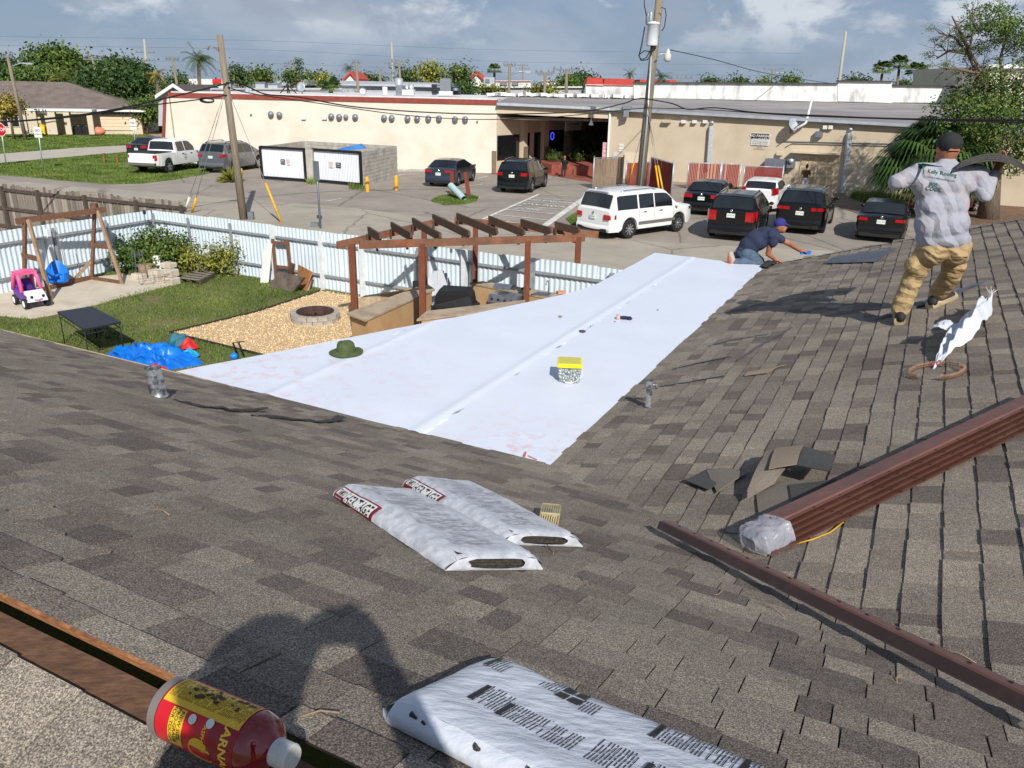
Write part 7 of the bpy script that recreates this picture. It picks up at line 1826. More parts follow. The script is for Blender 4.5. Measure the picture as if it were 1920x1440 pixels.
def bundle(label, O, X, N, L, Wd, Ht, seed, m, open_end=True, flip=False, bulge=.012):
    """shingle bundle in a plastic wrapper; X runs along it, t=0 is the side that faces the camera"""
    X = (X - N * X.dot(N)).normalized(); Y = N.cross(X).normalized()
    if flip: Y = -Y
    t = thing('shingle_bundle', label, 'bundle', O)
    def up(s, q):
        e_ = min(1, min(s, 1 - s) / .05); f = min(1, min(q, 1 - q) / .1)
        return Ht * (.82 + .18 * math.sqrt(max(0, f))) * (.75 + .25 * math.sqrt(max(0, e_))) + bulge * noise.noise(V(s * 2.4, q * 1.3, seed)) + .0025 * noise.noise(V(s * 22, q * 5, seed + 2)) + .0035 * abs(noise.noise(V(s * 4 + q * 5, q * 9, seed + 5)))
    FL = .04 if open_end else .015
    def P(s, q, z): return X * (s * L) + Y * (q * Wd) + N * z
    mb = MB()
    mb.grid(lambda a, b: P(a, b, up(a, b)), 60, 20)
    for q, o in ((0, -.012), (1, .012)):
        mb.grid(lambda a, b: P(a, q, up(a, q) * b) + Y * (o * math.sin(b * 3.14) + .004 * noise.noise(V(a * 30, b * 2, seed + q)) + (FL if q else -FL) * (1 - b)), 60, 5)
    ends = [(0, False), (1, open_end)]
    for s, op in ends:
        if not op:
            mb.grid(lambda a, b: P(s, a, up(s, a) * b) + Y * ((2 * a - 1) * (1 - b) * FL) + X * ((-1 if s == 0 else 1) * .02 * math.sin(b * 3.14) * (1 + .8 * noise.noise(V(a * 6, b * 3, seed)))), 10, 4)
        else:
            n = 40; outer = []; inner = []
            for k in range(n):
                th = 6.28318 * k / n; c, s_ = math.cos(th), math.sin(th)
                m_ = max(abs(c), abs(s_)); qx, qz = .5 + .5 * c / m_, .5 + .5 * s_ / m_
                outer.append(P(1, qx, up(1, qx) * qz) + Y * ((2 * qx - 1) * (1 - qz) * FL))
                r1 = 1 + .12 * noise.noise(V(c * 2, s_ * 2, seed))
                hx = .5 + .36 * r1 * math.copysign(abs(c) ** .6, c); hz = .5 + .34 * r1 * math.copysign(abs(s_) ** .7, s_)
                inner.append(P(1, hx, Ht * .78 * hz) + X * .006)
            i0 = len(mb.v); mb.v += outer + inner
            for k in range(n):
                j = (k + 1) % n; mb.f.append((i0 + k, i0 + j, i0 + n + j, i0 + n + k)); mb.m.append(0); mb.sm.append(False)
    mb.build('wrapper', m, t)
    if open_end:
        mb = MB(); nl = 10
        for k in range(nl):
            z0 = .006 + (Ht * .74) * k / nl; off = .012 * noise.noise(V(k * 1.7, seed, 0))
            mb.hexa([P(.6, .03, z0), P(.985, .03, z0) + X * off, P(.985, .97, z0) + X * off, P(.6, .97, z0), P(.6, .03, z0 + Ht * .062), P(.985, .03, z0 + Ht * .062) + X * off, P(.985, .97, z0 + Ht * .062) + X * off, P(.6, .97, z0 + Ht * .062)])
        mb.build('shingle_layers', M_STACK, t)
    return t, P, up, X, Y, L, Wd
def textlines(mb, P, up, s0, s1, q0, q1, seed, L, Wd, lh=.0085, dens=.75):
    """small print as thin strips that follow the wrapper; lines run across the bag"""
    rd = random.Random(seed); s = s0
    while s < s1:
        q = q0
        while q < q1:
            w = rd.uniform(.03, .12)
            if rd.random() < dens:
                e_ = min(q + w, q1)
                mb.poly([P(s, q, up(s, q) + .002), P(s + lh * .3 / L, q, up(s + lh * .3 / L, q) + .002), P(s + lh * .3 / L, e_, up(s + lh * .3 / L, e_) + .002), P(s, e_, up(s, e_) + .002)])
            q += w + .006
        s += lh / L
def side_label(t, P, up, s0, s1, L, Ht, Yd, texts, o=.018):
    mb = MB(); mb.grid(lambda a, b: P(lerp(s0, s1, a), 0, up(lerp(s0, s1, a), 0) * lerp(.03, .97, b)) - Yd * (o * math.sin(b * 3.0 + .07) + .006 + .04 * (1 - lerp(.03, .97, b))), 24, 6); lb_ = mb.build('label', M_REDL, t)
    for body, sa, sb, za, zb_, box in texts:
        if box:
            mb = MB(); mb.grid(lambda a, b: P(lerp(sa, sb, a), 0, up(lerp(sa, sb, a), 0) * lerp(za, zb_, b)) - Yd * (o * math.sin(lerp(za, zb_, b) * 3.0 + .07) + .009 + .04 * (1 - lerp(za, zb_, b))), 16, 4); mb.build('label_panel', M_WHITE, lb_)
        v, f = textpolys(body, 1, 'LEFT', .02); x1_ = max(p.x for p in v); y0_, y1_ = min(p.y for p in v), max(p.y for p in v)
        mb = MB(); i = len(mb.v)
        for p in v:
            s = lerp(sa + .008, sb - .008, p.x / x1_); zz = lerp(za + .05, zb_ - .05, (p.y - y0_) / (y1_ - y0_))
            mb.v.append(P(s, 0, up(s, 0) * zz) - Yd * (o * math.sin(zz * 3.0 + .07) + .012 + .04 * (1 - zz)))
        for q in f: mb.f.append(tuple(i + k for k in q)); mb.m.append(0); mb.sm.append(False)
        mb.build('lettering', M_INK if box else M_WHITE, lb_)
O1 = onM(640, 930, .012); X1 = onM(832, 1056, .012) - O1
t1, P1_, up1, x1v, y1v, L1, W1 = bundle('left of two wrapped shingle bundles, its red label facing the camera', O1, X1, NM, 1.0, .335, .066, 1.3, M_WRAPG)
side_label(t1, P1_, up1, .03, .42, L1, .085, y1v, [('HERITAGE', .14, .40, .2, .92, True), ('TAMKO', .05, .135, .45, .92, True), ('ORIGINAL', .05, .13, .15, .35, False)])
mb = MB()
for k in range(10): textlines(mb, P1_, up1, .08 + .085 * k, .15 + .085 * k, .1 + .08 * (k % 3), .55 + .1 * (k % 4), k, L1, W1, .008, .6)
mb.build('printed_text', pm('faint_ink', S(120, 122, 130), None, rough=.5), t1)['kind'] = 'stuff'
O2 = onM(768, 912, .012); X2 = onM(908, 994, .012) - O2
t2, P2_, up2, x2v, y2v, L2, W2_ = bundle('right of two wrapped shingle bundles, partly behind the other', O2, X2, NM, .98, .33, .062, 4.7, M_WRAPG)
side_label(t2, P2_, up2, .03, .42, L2, .08, y2v, [('HERITAGE', .14, .40, .2, .92, True), ('TAMKO', .05, .135, .45, .92, True)])
mb = MB()
for k in range(10): textlines(mb, P2_, up2, .08 + .085 * k, .15 + .085 * k, .1 + .08 * (k % 3), .6 + .1 * (k % 4), 20 + k, L2, W2_, .008, .6)
mb.build('printed_text', pm('faint_ink', S(120, 122, 130), None), t2)['kind'] = 'stuff'
O3 = onM(735, 1352, .012); X3 = onM(905, 1440, .012) - O3
t3, P3_, up3, x3v, y3v, L3, W3 = bundle('big wrapped shingle bundle in the foreground with black print', O3, X3, NM, 1.02, .36, .058, 8.1, M_WRAP, open_end=False, bulge=.014)
mb = MB()
for k, (s0, s1, q0, q1) in enumerate([(.10, .16, .28, .52), (.17, .26, .26, .46), (.27, .33, .24, .44), (.36, .44, .24, .5), (.46, .6, .2, .48), (.62, .72, .2, .46), (.74, .9, .2, .5), (.03, .08, .72, .95), (.16, .2, .78, .95), (.26, .3, .7, .86), (.42, .5, .72, .95), (.5, .58, .72, .95), (.59, .72, .74, .96), (.74, .8, .7, .94), (.82, .96, .72, .95)]):
    textlines(mb, P3_, up3, s0, s1, q0, q1, 50 + k, L3, W3, .0075, .92)
for s0, q0, q1 in ((.095, .28, .5), (.165, .26, .44), (.455, .2, .46), (.735, .2, .46), (.025, .74, .95), (.415, .72, .94), (.585, .74, .95), (.815, .72, .95)):
    mb.poly([P3_(s0, q0, up3(s0, q0) + .003), P3_(s0 + .012, q0, up3(s0 + .012, q0) + .003), P3_(s0 + .012, q1, up3(s0 + .012, q1) + .003), P3_(s0, q1, up3(s0, q1) + .003)])
for s0 in (.205, .235):
    for q0 in (.74, .85):
        mb.poly([P3_(s0, q0, up3(s0, q0) + .003), P3_(s0 + .024, q0, up3(s0 + .024, q0) + .003), P3_(s0 + .024, q0 + .09, up3(s0 + .024, q0 + .09) + .003), P3_(s0, q0 + .09, up3(s0, q0 + .09) + .003)])
mb.build('printed_text', M_INK, t3)['kind'] = 'stuff'
mb = MB()
for s0, z0, r in ((.20, .8, .009), (.31, .85, .010), (.055, .75, .010), (.08, .7, .006)):
    mb.poly([P3_(s0, 0, up3(s0, 0) * z0) - y3v * .014 + x3v * (r * math.cos(a) * 1.0) + NM * (r * .8 * math.sin(a) * (1 + .4 * math.cos(3 * a))) for a in [k * .5 for k in range(12)]])
mb.build('tear', M_STACK, t3)
mb = MB(); 
v, f = textpolys('40 YEAR LIMITED WARRANTY LAMINATED ASPHALT SHINGLES', 1, 'LEFT'); xm_ = max(p.x for p in v)
for row in range(3):
    i = len(mb.v)
    for p in v: mb.v.append(P3_(.03 + .16 * p.x / xm_ + .01 * row, 0, .02 - .006 * row + p.y * .005) - y3v * (.0135 - .002 * row))
    for q in f: mb.f.append(tuple(i + k for k in q)); mb.m.append(0); mb.sm.append(False)
mb.build('side_print', M_INK, t3)
zr = ZE + SM * RIDGE_A
ba = onp(322, 1324, VV, HP(RIDGE_A + .06, 0, zr)); bb = onp(548, 1422, VV, HP(RIDGE_A + .06, 0, zr))
ax = (bb - ba).normalized(); bl_ = (bb - ba).length
bq = ax.to_track_quat('Z', 'Y').to_matrix().to_4x4()
sb_ = bl_ / .235
bot = thing('sealant_bottle', 'red sealant bottle with yellow and red label lying on the ridge', 'bottle', ba)
M_REDPL = pm('red_plastic', S(150, 16, 18), S(120, 10, 14), 8, .12, spec=.6, coat=.6)
rb_ = .044 * sb_
mb = MB(); mb.lathe([(0, 0), (rb_ * .85, 0), (rb_, .006), (rb_, .165 * sb_), (rb_ * .99, .172 * sb_), (rb_ * .88, .188 * sb_), (rb_ * .6, .2 * sb_), (rb_ * .36, .206 * sb_), (rb_ * .33, .213 * sb_)], 48, bq); mb.build('body', M_REDPL, bot)
mb = MB(); mb.lathe([(rb_ * .3, .205 * sb_), (rb_ * .43, .207 * sb_), (rb_ * .43, .233 * sb_), (rb_ * .38, .236 * sb_), (0, .236 * sb_)], 24, bq, sm=False); mb.build('cap', pm('cap_white', S(206, 204, 200), S(186, 180, 176), 30, .5), bot)
mb = MB(); mb.lathe([(rb_ * 1.004, .001), (rb_ * 1.004, .016 * sb_)], 48, bq); mb.build('clear_base', pm('clear_base', S(120, 112, 108), None, rough=.15), bot)
toC = (EYE - ba); toC = (toC - ax * toC.dot(ax)).normalized()
ex_ = (bq @ V(1, 0, 0)); ey_ = (bq @ V(0, 1, 0))
aC = math.atan2(toC.dot(ey_), toC.dot(ex_)); upd = (KK - ax * KK.dot(ax)).normalized(); aU = math.atan2(upd.dot(ey_), upd.dot(ex_))
sg_ = 1 if ((aC - aU + math.pi) % (2 * math.pi) - math.pi) < 0 else -1      # rotate from camera side towards the top/far side
def BPt(z, th, o=.0006): 
    a = aC + sg_ * th; return bq @ V(math.cos(a) * (rb_ + o), math.sin(a) * (rb_ + o), z * sb_)
def patch(name, z0, z1, t0, t1_, m, par, o=.0006):
    mb = MB(); mb.grid(lambda a, b: BPt(lerp(z0, z1, a), lerp(t0, t1_, b), o), 6, 24); return mb.build(name, m, par)
M_YEL = pm('label_yellow', S(226, 186, 50), S(214, 172, 44), 6, .35); M_RED2 = pm('label_bright_red', S(206, 32, 44), S(190, 26, 38), 6, .35)
lab = patch('label', .018, .168, -1.9, 1.9, M_RED2, bot)
patch('label_yellow_panel', .02, .167, .1, 1.2, M_YEL, lab, .0011); patch('label_yellow_panel', .045, .072, -1.2, .05, M_YEL, lab, .0011)
patch('label_dark_panel', .12, .166, -1.2, .17, pm('label_maroon', S(140, 20, 34), None, rough=.35), lab, .0009)
def wraptext(body, z, th, size, m, bold=.012, o=.0016):
    v, f = textpolys(body, size, 'CENTER', bold); mb = MB()
    for p in v: mb.v.append(BPt(z + p.y / sb_, th - p.x / rb_, o))
    for q in f: mb.f.append(q); mb.m.append(0); mb.sm.append(False)
    mb.build('lettering', m, lab)
wraptext('NEW SIZE', .0655, -.45, .0105, M_INK); wraptext('PRO-GRADE', .0575, -.5, .0105, M_INK); wraptext('FOR TOUGH', .0495, -.5, .0105, M_INK)
wraptext('KARNAK', .15, -.55, .024, pm('label_gold', S(236, 190, 60), None, rough=.35), bold=.03); wraptext('ASPHALT', .112, -.55, .011, pm('label_gold', S(236, 190, 60), None), bold=.02)
mb = MB()
rd = random.Random(3)
for k in range(46):
    z = .024 + .0031 * k; th = .3
    while th < 1.1:
        w = rd.uniform(.04, .16)
        if rd.random() < .8: mb.poly([BPt(z, th, .0017), BPt(z + .0011, th, .0017), BPt(z + .0011, th + w, .0017), BPt(z, th + w, .0017)])
        th += w + .03
mb.build('small_print', pm('brown_ink', S(110, 84, 30), None), lab)
for z, th in ((.086, -.1), (.118, -.02)):
    mb = MB(); mb.poly([BPt(z + .007 * math.cos(a), th + .15 * math.sin(a), .002) for a in [k * .45 for k in range(14)]]); mb.build('label_seal', M_WHITE, lab)
mb = MB(); mb.poly([BPt(.104 + .024 * math.cos(a) * (1 if math.cos(a) > 0 else .8), -1.05 + .5 * math.sin(a), .0013) for a in [k * .3 for k in range(21)]]); mb.build('label_sun', M_YEL, lab)
mb = MB()
for k in range(26):
    z, th = rd.uniform(.05, .16), rd.uniform(.5, 1.15); r = rd.uniform(.002, .007)
    mb.poly([BPt(z + r * math.cos(a) * rd.uniform(.6, 1.3), th + r * 14 * math.sin(a) * rd.uniform(.6, 1.2), .0022) for a in [j * .7 for j in range(9)]])
mb.build('tar_smear', pm('tar', S(70, 50, 34), S(40, 30, 24), 60, .6), lab)
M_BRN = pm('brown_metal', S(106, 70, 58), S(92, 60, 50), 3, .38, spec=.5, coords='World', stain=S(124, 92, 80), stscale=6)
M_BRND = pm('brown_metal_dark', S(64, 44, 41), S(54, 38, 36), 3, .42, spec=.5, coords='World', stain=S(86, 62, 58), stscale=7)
D0, D1 = onM(1241, 978, .085), onM(2100, 1390, .11)
dd = (D1 - D0).normalized(); nz = V(0, 0, 1); dw = dd.cross(nz).normalized()
if dw.y < 0: dw = -dw                       # dw points away from the camera
de = thing('drip_edge', 'single long brown metal drip edge lying along the valley', 'metal strip')
def extr(mb, prof, A, B, wv, uv, th=.0012):
    n = len(prof)
    for k in range(n - 1):
        (w0, h0), (w1, h1) = prof[k], prof[k + 1]
        p = [A + wv * w0 + uv * h0, B + wv * w0 + uv * h0, B + wv * w1 + uv * h1, A + wv * w1 + uv * h1]
        nn = (p[1] - p[0]).cross(p[3] - p[0]).normalized() * th
        mb.hexa(p + [q + nn for q in p])
mb = MB(); extr(mb, [(.04, .002), (.01, .004), (.004, .006), (0, .0)], D0, D1, dw, NM); mb.build('flange', M_BRN, de)
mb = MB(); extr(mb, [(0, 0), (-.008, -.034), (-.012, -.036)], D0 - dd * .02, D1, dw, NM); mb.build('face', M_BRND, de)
mb = MB(); mb.poly([V(.009 * math.cos(a), .0045 * math.sin(a), 0) for a in [j * .6 for j in range(10)]]); slot = mb.mesh('nail_slot', M_DARK)
def slots(t, c, step, n, x, y): 
    for k in range(n): put('nail_slot', slot, t, Matrix.LocRotScale(c + x * (k * step), Matrix((x, y, x.cross(y))).transposed().to_quaternion(), None))
slots(de, D0 + dd * .12 + dw * .024 + NM * .0055, .13, 22, dd, dw)
S0, S1_ = onR(1412, 1035, .0), onR(1985, 760, .0)
sd = (S1_ - S0).normalized(); sw_ = NR.cross(sd).normalized()
if sw_.dot(V(1, -1, 0)) < 0: sw_ = -sw_     # towards the near right
for k in range(5):
    t = thing('drip_edge', ['topmost brown drip edge of the wrapped stack', 'second brown drip edge from the top of the wrapped stack', 'third brown drip edge from the top of the wrapped stack', 'fourth brown drip edge from the top of the wrapped stack', 'bottom brown drip edge of the wrapped stack, on the shingles'][k], 'metal strip', group='stacked drip edges')
    h = .115 - .021 * k; A, B = S0 + sd * (.02 - .004 * k), S1_
    mb = MB()
    if k == 0: extr(mb, [(-.075, h - .006), (-.066, h + .004), (.028, h), (.034, h - .009), (.052, h - .011)], A, B, sw_, NR)
    else: extr(mb, [(-.07, h - .02), (.028 + .019 * (k - 1), h - .012), (.036 + .019 * k, h - .010), (.052 + .019 * k, h - .012)], A, B, sw_, NR)
    mb.build('flange', M_BRN, t)
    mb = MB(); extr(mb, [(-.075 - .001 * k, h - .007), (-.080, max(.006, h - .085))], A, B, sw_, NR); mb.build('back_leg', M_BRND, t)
    slots(t, A + sd * (.35 + .04 * k) + sw_ * (.044 + .019 * k) + NR * (h - .0085), .17, 10, sd, sw_)
def sleeve(a, b):
    th = 6.28318 * b; s = a * .2 - .03; rw_, rh = .1, .064
    c, s_ = math.cos(th), math.sin(th)
    k = (1 if a > .18 else (.55 + 2.5 * a)); x = math.copysign(abs(c) ** .55, c) * rw_ * k + .012; z = .062 + math.copysign(abs(s_) ** .6, s_) * rh * k
    n1 = .012 * noise.noise(V(a * 6, c * 2.4, s_ * 2.4 + 3)) + .006 * noise.noise(V(a * 16, c * 6, s_ * 6))
    return S0 + sd * s + sw_ * (x + c * n1) + NR * max(.004, z + s_ * n1)
M_CLEAR = pm('clear_wrap', S(226, 230, 240), S(206, 212, 226), 8, .12, .6, 26, spec=.8, alpha=.4, bdist=.02)
mb = MB(); mb.grid(sleeve, 26, 44); mb.poly([sleeve(0, k / 22) for k in range(22)]); mb.build('plastic_wrap', M_CLEAR, label='crumpled clear plastic wrapped round the end of the drip edge stack', cat='plastic wrap')
mb = MB(); P = [S0 + sd * .16 + sw_ * .11 + NR * .01, S0 + sd * .24 + sw_ * .14 + NR * .012, S0 + sd * .34 + sw_ * .15 + NR * .01, S0 + sd * .45 + sw_ * .13 + NR * .016]
mb.tube(P, .004, 5); mb.tube([p + sw_ * .008 + NR * .004 for p in P[::-1]], .003, 5); mb.build('yellow_string', M_YGUARD, label='loose yellow string beside the plastic wrapped end', cat='string')
def sheet4(name, label, px, m, plane=onR, N=NR, lift=None, h=.016, th=.005, nu=14, nv=8, cat='shingle'):
    c = [plane(x, y, h) for x, y in px]; mb = MB()
    def f(a, b):
        p = lerp(lerp(c[0], c[1], a), lerp(c[3], c[2], a), b); return p + N * (lift(a, b) if lift else 0)
    mb.grid(f, nu, nv); mb.grid(lambda a, b: f(a, b) + N * -th, nu, nv)
    for q in (0, 1):
        mb.grid(lambda a, b: f(a, q) + N * (-th * b), nu, 1); mb.grid(lambda a, b: f(q, a) + N * (-th * b), nv, 1)
    return mb.build(name, m, label=label, cat=cat)
def tinted(name, c1, c2):
    return pm(name, c1, c2, 260, .95, .5, 330, lo=.4, hi=.6, bdist=.003, coords='World')
M_SHA, M_SHB, M_SHC = tinted('loose_tan', S(150, 132, 114), S(116, 102, 88)), tinted('loose_dark', S(88, 86, 82), S(52, 52, 52)), tinted('loose_mid', S(132, 122, 110), S(98, 90, 82))
sheet4('loose_shingle', 'loose shingle with dark end lying left of the shingle stack', [(1284, 906), (1326, 880), (1372, 882), (1330, 925)], M_SHB, lift=lambda a, b: .02 * (1 - a) ** 2 + .004)
sheet4('loose_shingle', 'mid grey loose shingle overlapping the dark one', [(1325, 884), (1372, 881), (1402, 890), (1345, 926)], M_SHC, lift=lambda a, b: .01 + .008 * math.sin(a * 3))
sheet4('loose_shingle', 'lowest shingle of the loose stack beside the drip edges', [(1418, 928), (1470, 905), (1590, 905), (1425, 985)], M_SHC, lift=lambda a, b: .004 + .01 * a)
sheet4('loose_shingle', 'dark lower half shingle of the loose stack', [(1480, 915), (1570, 905), (1570, 935), (1490, 965)], M_SHB, lift=lambda a, b: .02)
for k in range(3):
    sheet4('loose_shingle', ['bottom grey bent shingle of the loose stack', 'middle grey bent shingle of the loose stack', 'top grey bent shingle of the loose stack'][k], [(1402 + k, 944 - 3 * k), (1444, 881 - 2 * k), (1512, 872 - 2 * k), (1452, 916 - 3 * k)], M_SHC, lift=lambda a, b, k=k: .03 + .012 * k + .05 * math.sin(min(1, a * 1.4) * 1.57), h=.02)
sheet4('loose_shingle', 'tan topmost shingle of the loose stack', [(1448, 914), (1460, 874), (1512, 868), (1500, 905)], M_SHA, lift=lambda a, b: .115 + .01 * math.sin(a * 3))
sheet4('loose_shingle', 'dark speckled topmost shingle of the loose stack', [(1498, 905), (1512, 868), (1572, 878), (1560, 918)], M_SHB, lift=lambda a, b: .108 - .03 * a * b)
mb = MB(); mb.beam(onR(1462, 868, .05), onR(1480, 880, .09), .02, .006); mb.build('metal_sliver', M_BLKR, label='thin dark sliver standing up behind the loose stack', cat='scrap')
M_LEAD = pm('lead_pipe', S(168, 172, 178), S(84, 86, 90), 18, .4, .5, 40, metal=.55, lo=.42, hi=.58)
def vpipe(label, base, top, r, seed):
    mb = MB(); n = 12
    def f(a, b):
        p = lerp(base, top, a); th = 6.28318 * b; k = 1 + .07 * noise.noise(V(math.cos(th) * 2, math.sin(th) * 2, a * 4 + seed)) + (.25 * max(0, .12 - a) / .12)
        return p + V(math.cos(th) * r * k, math.sin(th) * r * k, .01 * noise.noise(V(math.cos(th) * 2, math.sin(th) * 2, seed)) if a > .95 else 0)
    mb.grid(f, 14, 20); mb.grid(lambda a, b: lerp(top, base, a * .3) + V(math.cos(6.28318 * b), math.sin(6.28318 * b), 0) * r * .88, 3, 20)
    mb.build('vent_pipe', M_LEAD, label=label, cat='pipe')
pb1 = onM(298, 742); vpipe('crinkled lead vent pipe on the main slope near the eave', pb1, AY(286, 690, pb1.y) , .055, 1)
pb2 = onR(1216, 762); vpipe('slim silver vent pipe low on the wing slope', pb2, AY(1218, 714, pb2.y), .026, 4)
mb = MB(); pp = AY(1219, 722, pb2.y); mb.tube([pp, pp + V(.05, .01, .0), pp + V(.06, .01, -.03)], .012, 6); mb.build('pipe_clip', M_LEAD, label='small bent clip at the top of the slim vent pipe', cat='clip')
M_FELT = pm('black_felt', S(44, 44, 46), S(62, 60, 60), 12, .9, .4, 40)
M_SLATE = pm('slate_flashing', S(88, 94, 102), S(68, 74, 84), 8, .6)
def ribbon(name, label, px, wpx, m, plane, N, h=.018, seed=0, cat='strip', wav=.02):
    mb = MB(); P = [plane(x, y, h) for x, y in px]; n = len(P) - 1
    def f(a, b):
        t_ = a * n; i = min(int(t_), n - 1); p = lerp(P[i], P[i + 1], t_ - i); d = (P[i + 1] - P[i]).normalized(); s = N.cross(d).normalized()
        w = lerp(wpx[i], wpx[i + 1], t_ - i); return p + s * ((b - .5) * w) + N * (wav * abs(noise.noise(V(a * 6, b * 1.5, seed))) + (.03 * max(0, a - .9) * 10 if cat == 'strip' else 0))
    mb.grid(f, 40, 3); mb.grid(lambda a, b: f(a, b) - N * .003, 40, 3)
    mb.build(name, m, label=label, cat=cat)
ribbon('felt_strip', 'long twisted black felt strip on the main slope, lower end curled', [(470, 778), (540, 785), (600, 791), (640, 788)], [.02, .07, .06, .08], M_FELT, onM, NM, seed=1)
ribbon('felt_strip', 'thin black felt strip beside the lead pipe', [(326, 750), (380, 762), (430, 768), (500, 772)], [.02, .05, .07, .03], M_FELT, onM, NM, seed=2)
ribbon('felt_scrap', 'dark felt scrap line low on the wing slope', [(1238, 724), (1290, 716), (1358, 704)], [.012, .025, .02], M_SLATE, onR, NR, seed=3, cat='scrap', wav=.005)
ribbon('felt_scrap', 'long dark slit running up the wing slope', [(1382, 676), (1420, 650), (1484, 614)], [.02, .04, .02], M_SLATE, onR, NR, seed=4, cat='scrap', wav=.005)
ribbon('felt_scrap', 'dark tar line above the slim vent pipe', [(1260, 692), (1310, 680), (1370, 668)], [.015, .03, .02], M_SLATE, onR, NR, seed=5, cat='scrap', wav=.005)
ribbon('felt_scrap', 'thin tar line at the left of the wing slope near the man\'s shadow', [(1328, 648), (1380, 636), (1440, 626)], [.012, .02, .015], M_SLATE, onR, NR, seed=6, cat='scrap', wav=.005)
sheet4('lifted_tab', 'pale lifted shingle tab at the middle of the wing slope', [(1396, 706), (1410, 698), (1474, 686), (1440, 700)], M_SHA, lift=lambda a, b: .01 + .012 * math.sin(a * 3))
sheet4('flashing_sheet', 'slate grey flashing sheet near the far rake', [(1544, 495), (1582, 480), (1682, 466), (1640, 492)], M_SLATE, lift=lambda a, b: .01 + .03 * math.sin(a * 3.1) * (1 - b), cat='flashing')
sheet4('flashing_sheet', 'long slate grey strip under the standing roofer\'s feet', [(1640, 602), (1700, 574), (1852, 526), (1800, 552)], M_SLATE, lift=lambda a, b: .01 + .01 * math.sin(a * 6), cat='flashing')
sheet4('flashing_sheet', 'small black scrap beside the kneeling roofer', [(1415, 502), (1440, 490), (1462, 492), (1440, 503)], M_FELT, lift=lambda a, b: .02 + .03 * noise.noise(V(a * 4, b * 4, 1)), cat='flashing')
mb = MB()
spx = [(1750, 684), (1766, 668), (1786, 652), (1806, 636), (1828, 610), (1848, 590), (1858, 574)]; sw2 = [.015, .06, .13, .2, .17, .13, .06]
P = [onR(x, y + 8, .01) for x, y in spx]
def bag(a, b):
    t_ = a * 6; i = min(int(t_), 5); p = lerp(P[i], P[i + 1], t_ - i); d = (P[6] - P[0]).normalized(); s = NR.cross(d); w = lerp(sw2[i], sw2[i + 1], t_ - i)
    hh = (.03 + .16 * max(0, noise.noise(V(a * 3.3, b * 2.2, 2.2)) + .35) + .08 * abs(noise.noise(V(a * 9, b * 6, 5)))) * min(1, a * 3) * (1 - .4 * abs(2 * b - 1))
    return p + s * ((b - .5) * w * (1 + .35 * noise.noise(V(a * 5, 0, 3)))) + NR * (hh + .12 * max(0, a - .55))
mb.grid(bag, 50, 24)
mb.grid(lambda a, b: bag(.45 + .12 * b, .95) + NR.cross((P[6] - P[0]).normalized()) * (a * .13) + NR * (.02 + .03 * math.sin(a * 3) + .02 * noise.noise(V(a * 6, b * 5, 8))), 14, 10)
mb.build('torn_bag', pm('woven_bag', S(214, 217, 222), S(196, 200, 208), 6, .5, .5, 60), label='torn white woven bag crumpled on the wing slope', cat='bag')
mb = MB()
for k in range(5):
    q = bag(.9 + .02 * k, .2 + .15 * k); mb.tube([q, q + V(.02, 0, .05), q + V(.05 - .02 * k, .0, .08 + .01 * k)], .002, 4)
mb.build('bag_thread', M_WHITE, label='loose threads at the top of the torn white bag', cat='thread')
mb = MB(); q = onR(1745, 686, .02); mb.tube([q, onR(1755, 680, .035), onR(1762, 676, .03)], .008, 5); mb.build('red_tag', pm('red_tag', S(206, 60, 66), None), label='red tie at the lower tip of the torn white bag', cat='tie')
ncoil = thing('nail_coil', 'unrolled copper coloured coil of roofing nails below the torn bag', 'nail coil')
cp = [(1722, 712), (1706, 708), (1706, 700), (1722, 692), (1748, 687), (1775, 686), (1800, 690), (1812, 697), (1800, 706), (1782, 711), (1762, 713)]
P = [onR(x, y, .012) for x, y in cp]; Q = []
for i in range(len(P) - 1):
    for k in range(9): Q.append(lerp(P[i], P[i + 1], k / 9))
mb = MB(); mb.tube([p + NR * .012 for p in Q], .0018, 4); mb.tube([p + NR * .03 for p in Q], .0018, 4); mb.build('wire', pm('copper_wire', S(176, 112, 78), None, rough=.4, metal=.6), ncoil)
mb = MB()
for p in Q: mb.tube([p, p + NR * .042], .0024, 4)
o = mb.build('nails', pm('copper_nail', S(150, 112, 88), S(176, 150, 126), 40, .45, metal=.4), ncoil); o['kind'] = 'stuff'
vs = thing('slotted_vent_piece', 'small tan slotted plastic piece right of the wrapped bundles', 'vent piece')
a, b, c, d = onM(1010, 983, .01), onM(1045, 986, .01), onM(1047, 968, .01), onM(1014, 965, .01)
mb = MB(); mb.beam(a + NM * .055, b + NM * .055, .006, .008); mb.beam(d + NM * .055, c + NM * .055, .006, .008); mb.beam(a, b, .006, .008); mb.beam(d, c, .006, .008)
for p, q in ((a, d), (b, c)): mb.beam(p, q, .006, .008); mb.beam(p + NM * .055, q + NM * .055, .006, .008); mb.beam(p, p + NM * .055, .006, .006)
mb.build('frame', pm('tan_plastic', S(190, 176, 134), S(170, 156, 116), 9, .6), vs)
for k in range(9):
    mb = MB(); p = lerp(a, b, k / 8); mb.beam(p, p + NM * .055, .005, .006); mb.beam(p + NM * .055, lerp(d, c, k / 8) + NM * .055, .005, .006); mb.build('slat', pm('tan_plastic', S(190, 176, 134)), vs)
hp_ = G(649, 661, ZE + .02)
hat = thing('bucket_hat', 'olive green bucket hat lying near the outer edge of the white roof', 'hat', hp_, R(20))
M_OLIVE = pm('olive_cloth', S(84, 96, 58), S(68, 80, 46), 14, .9, .4, 80)
mb = MB()
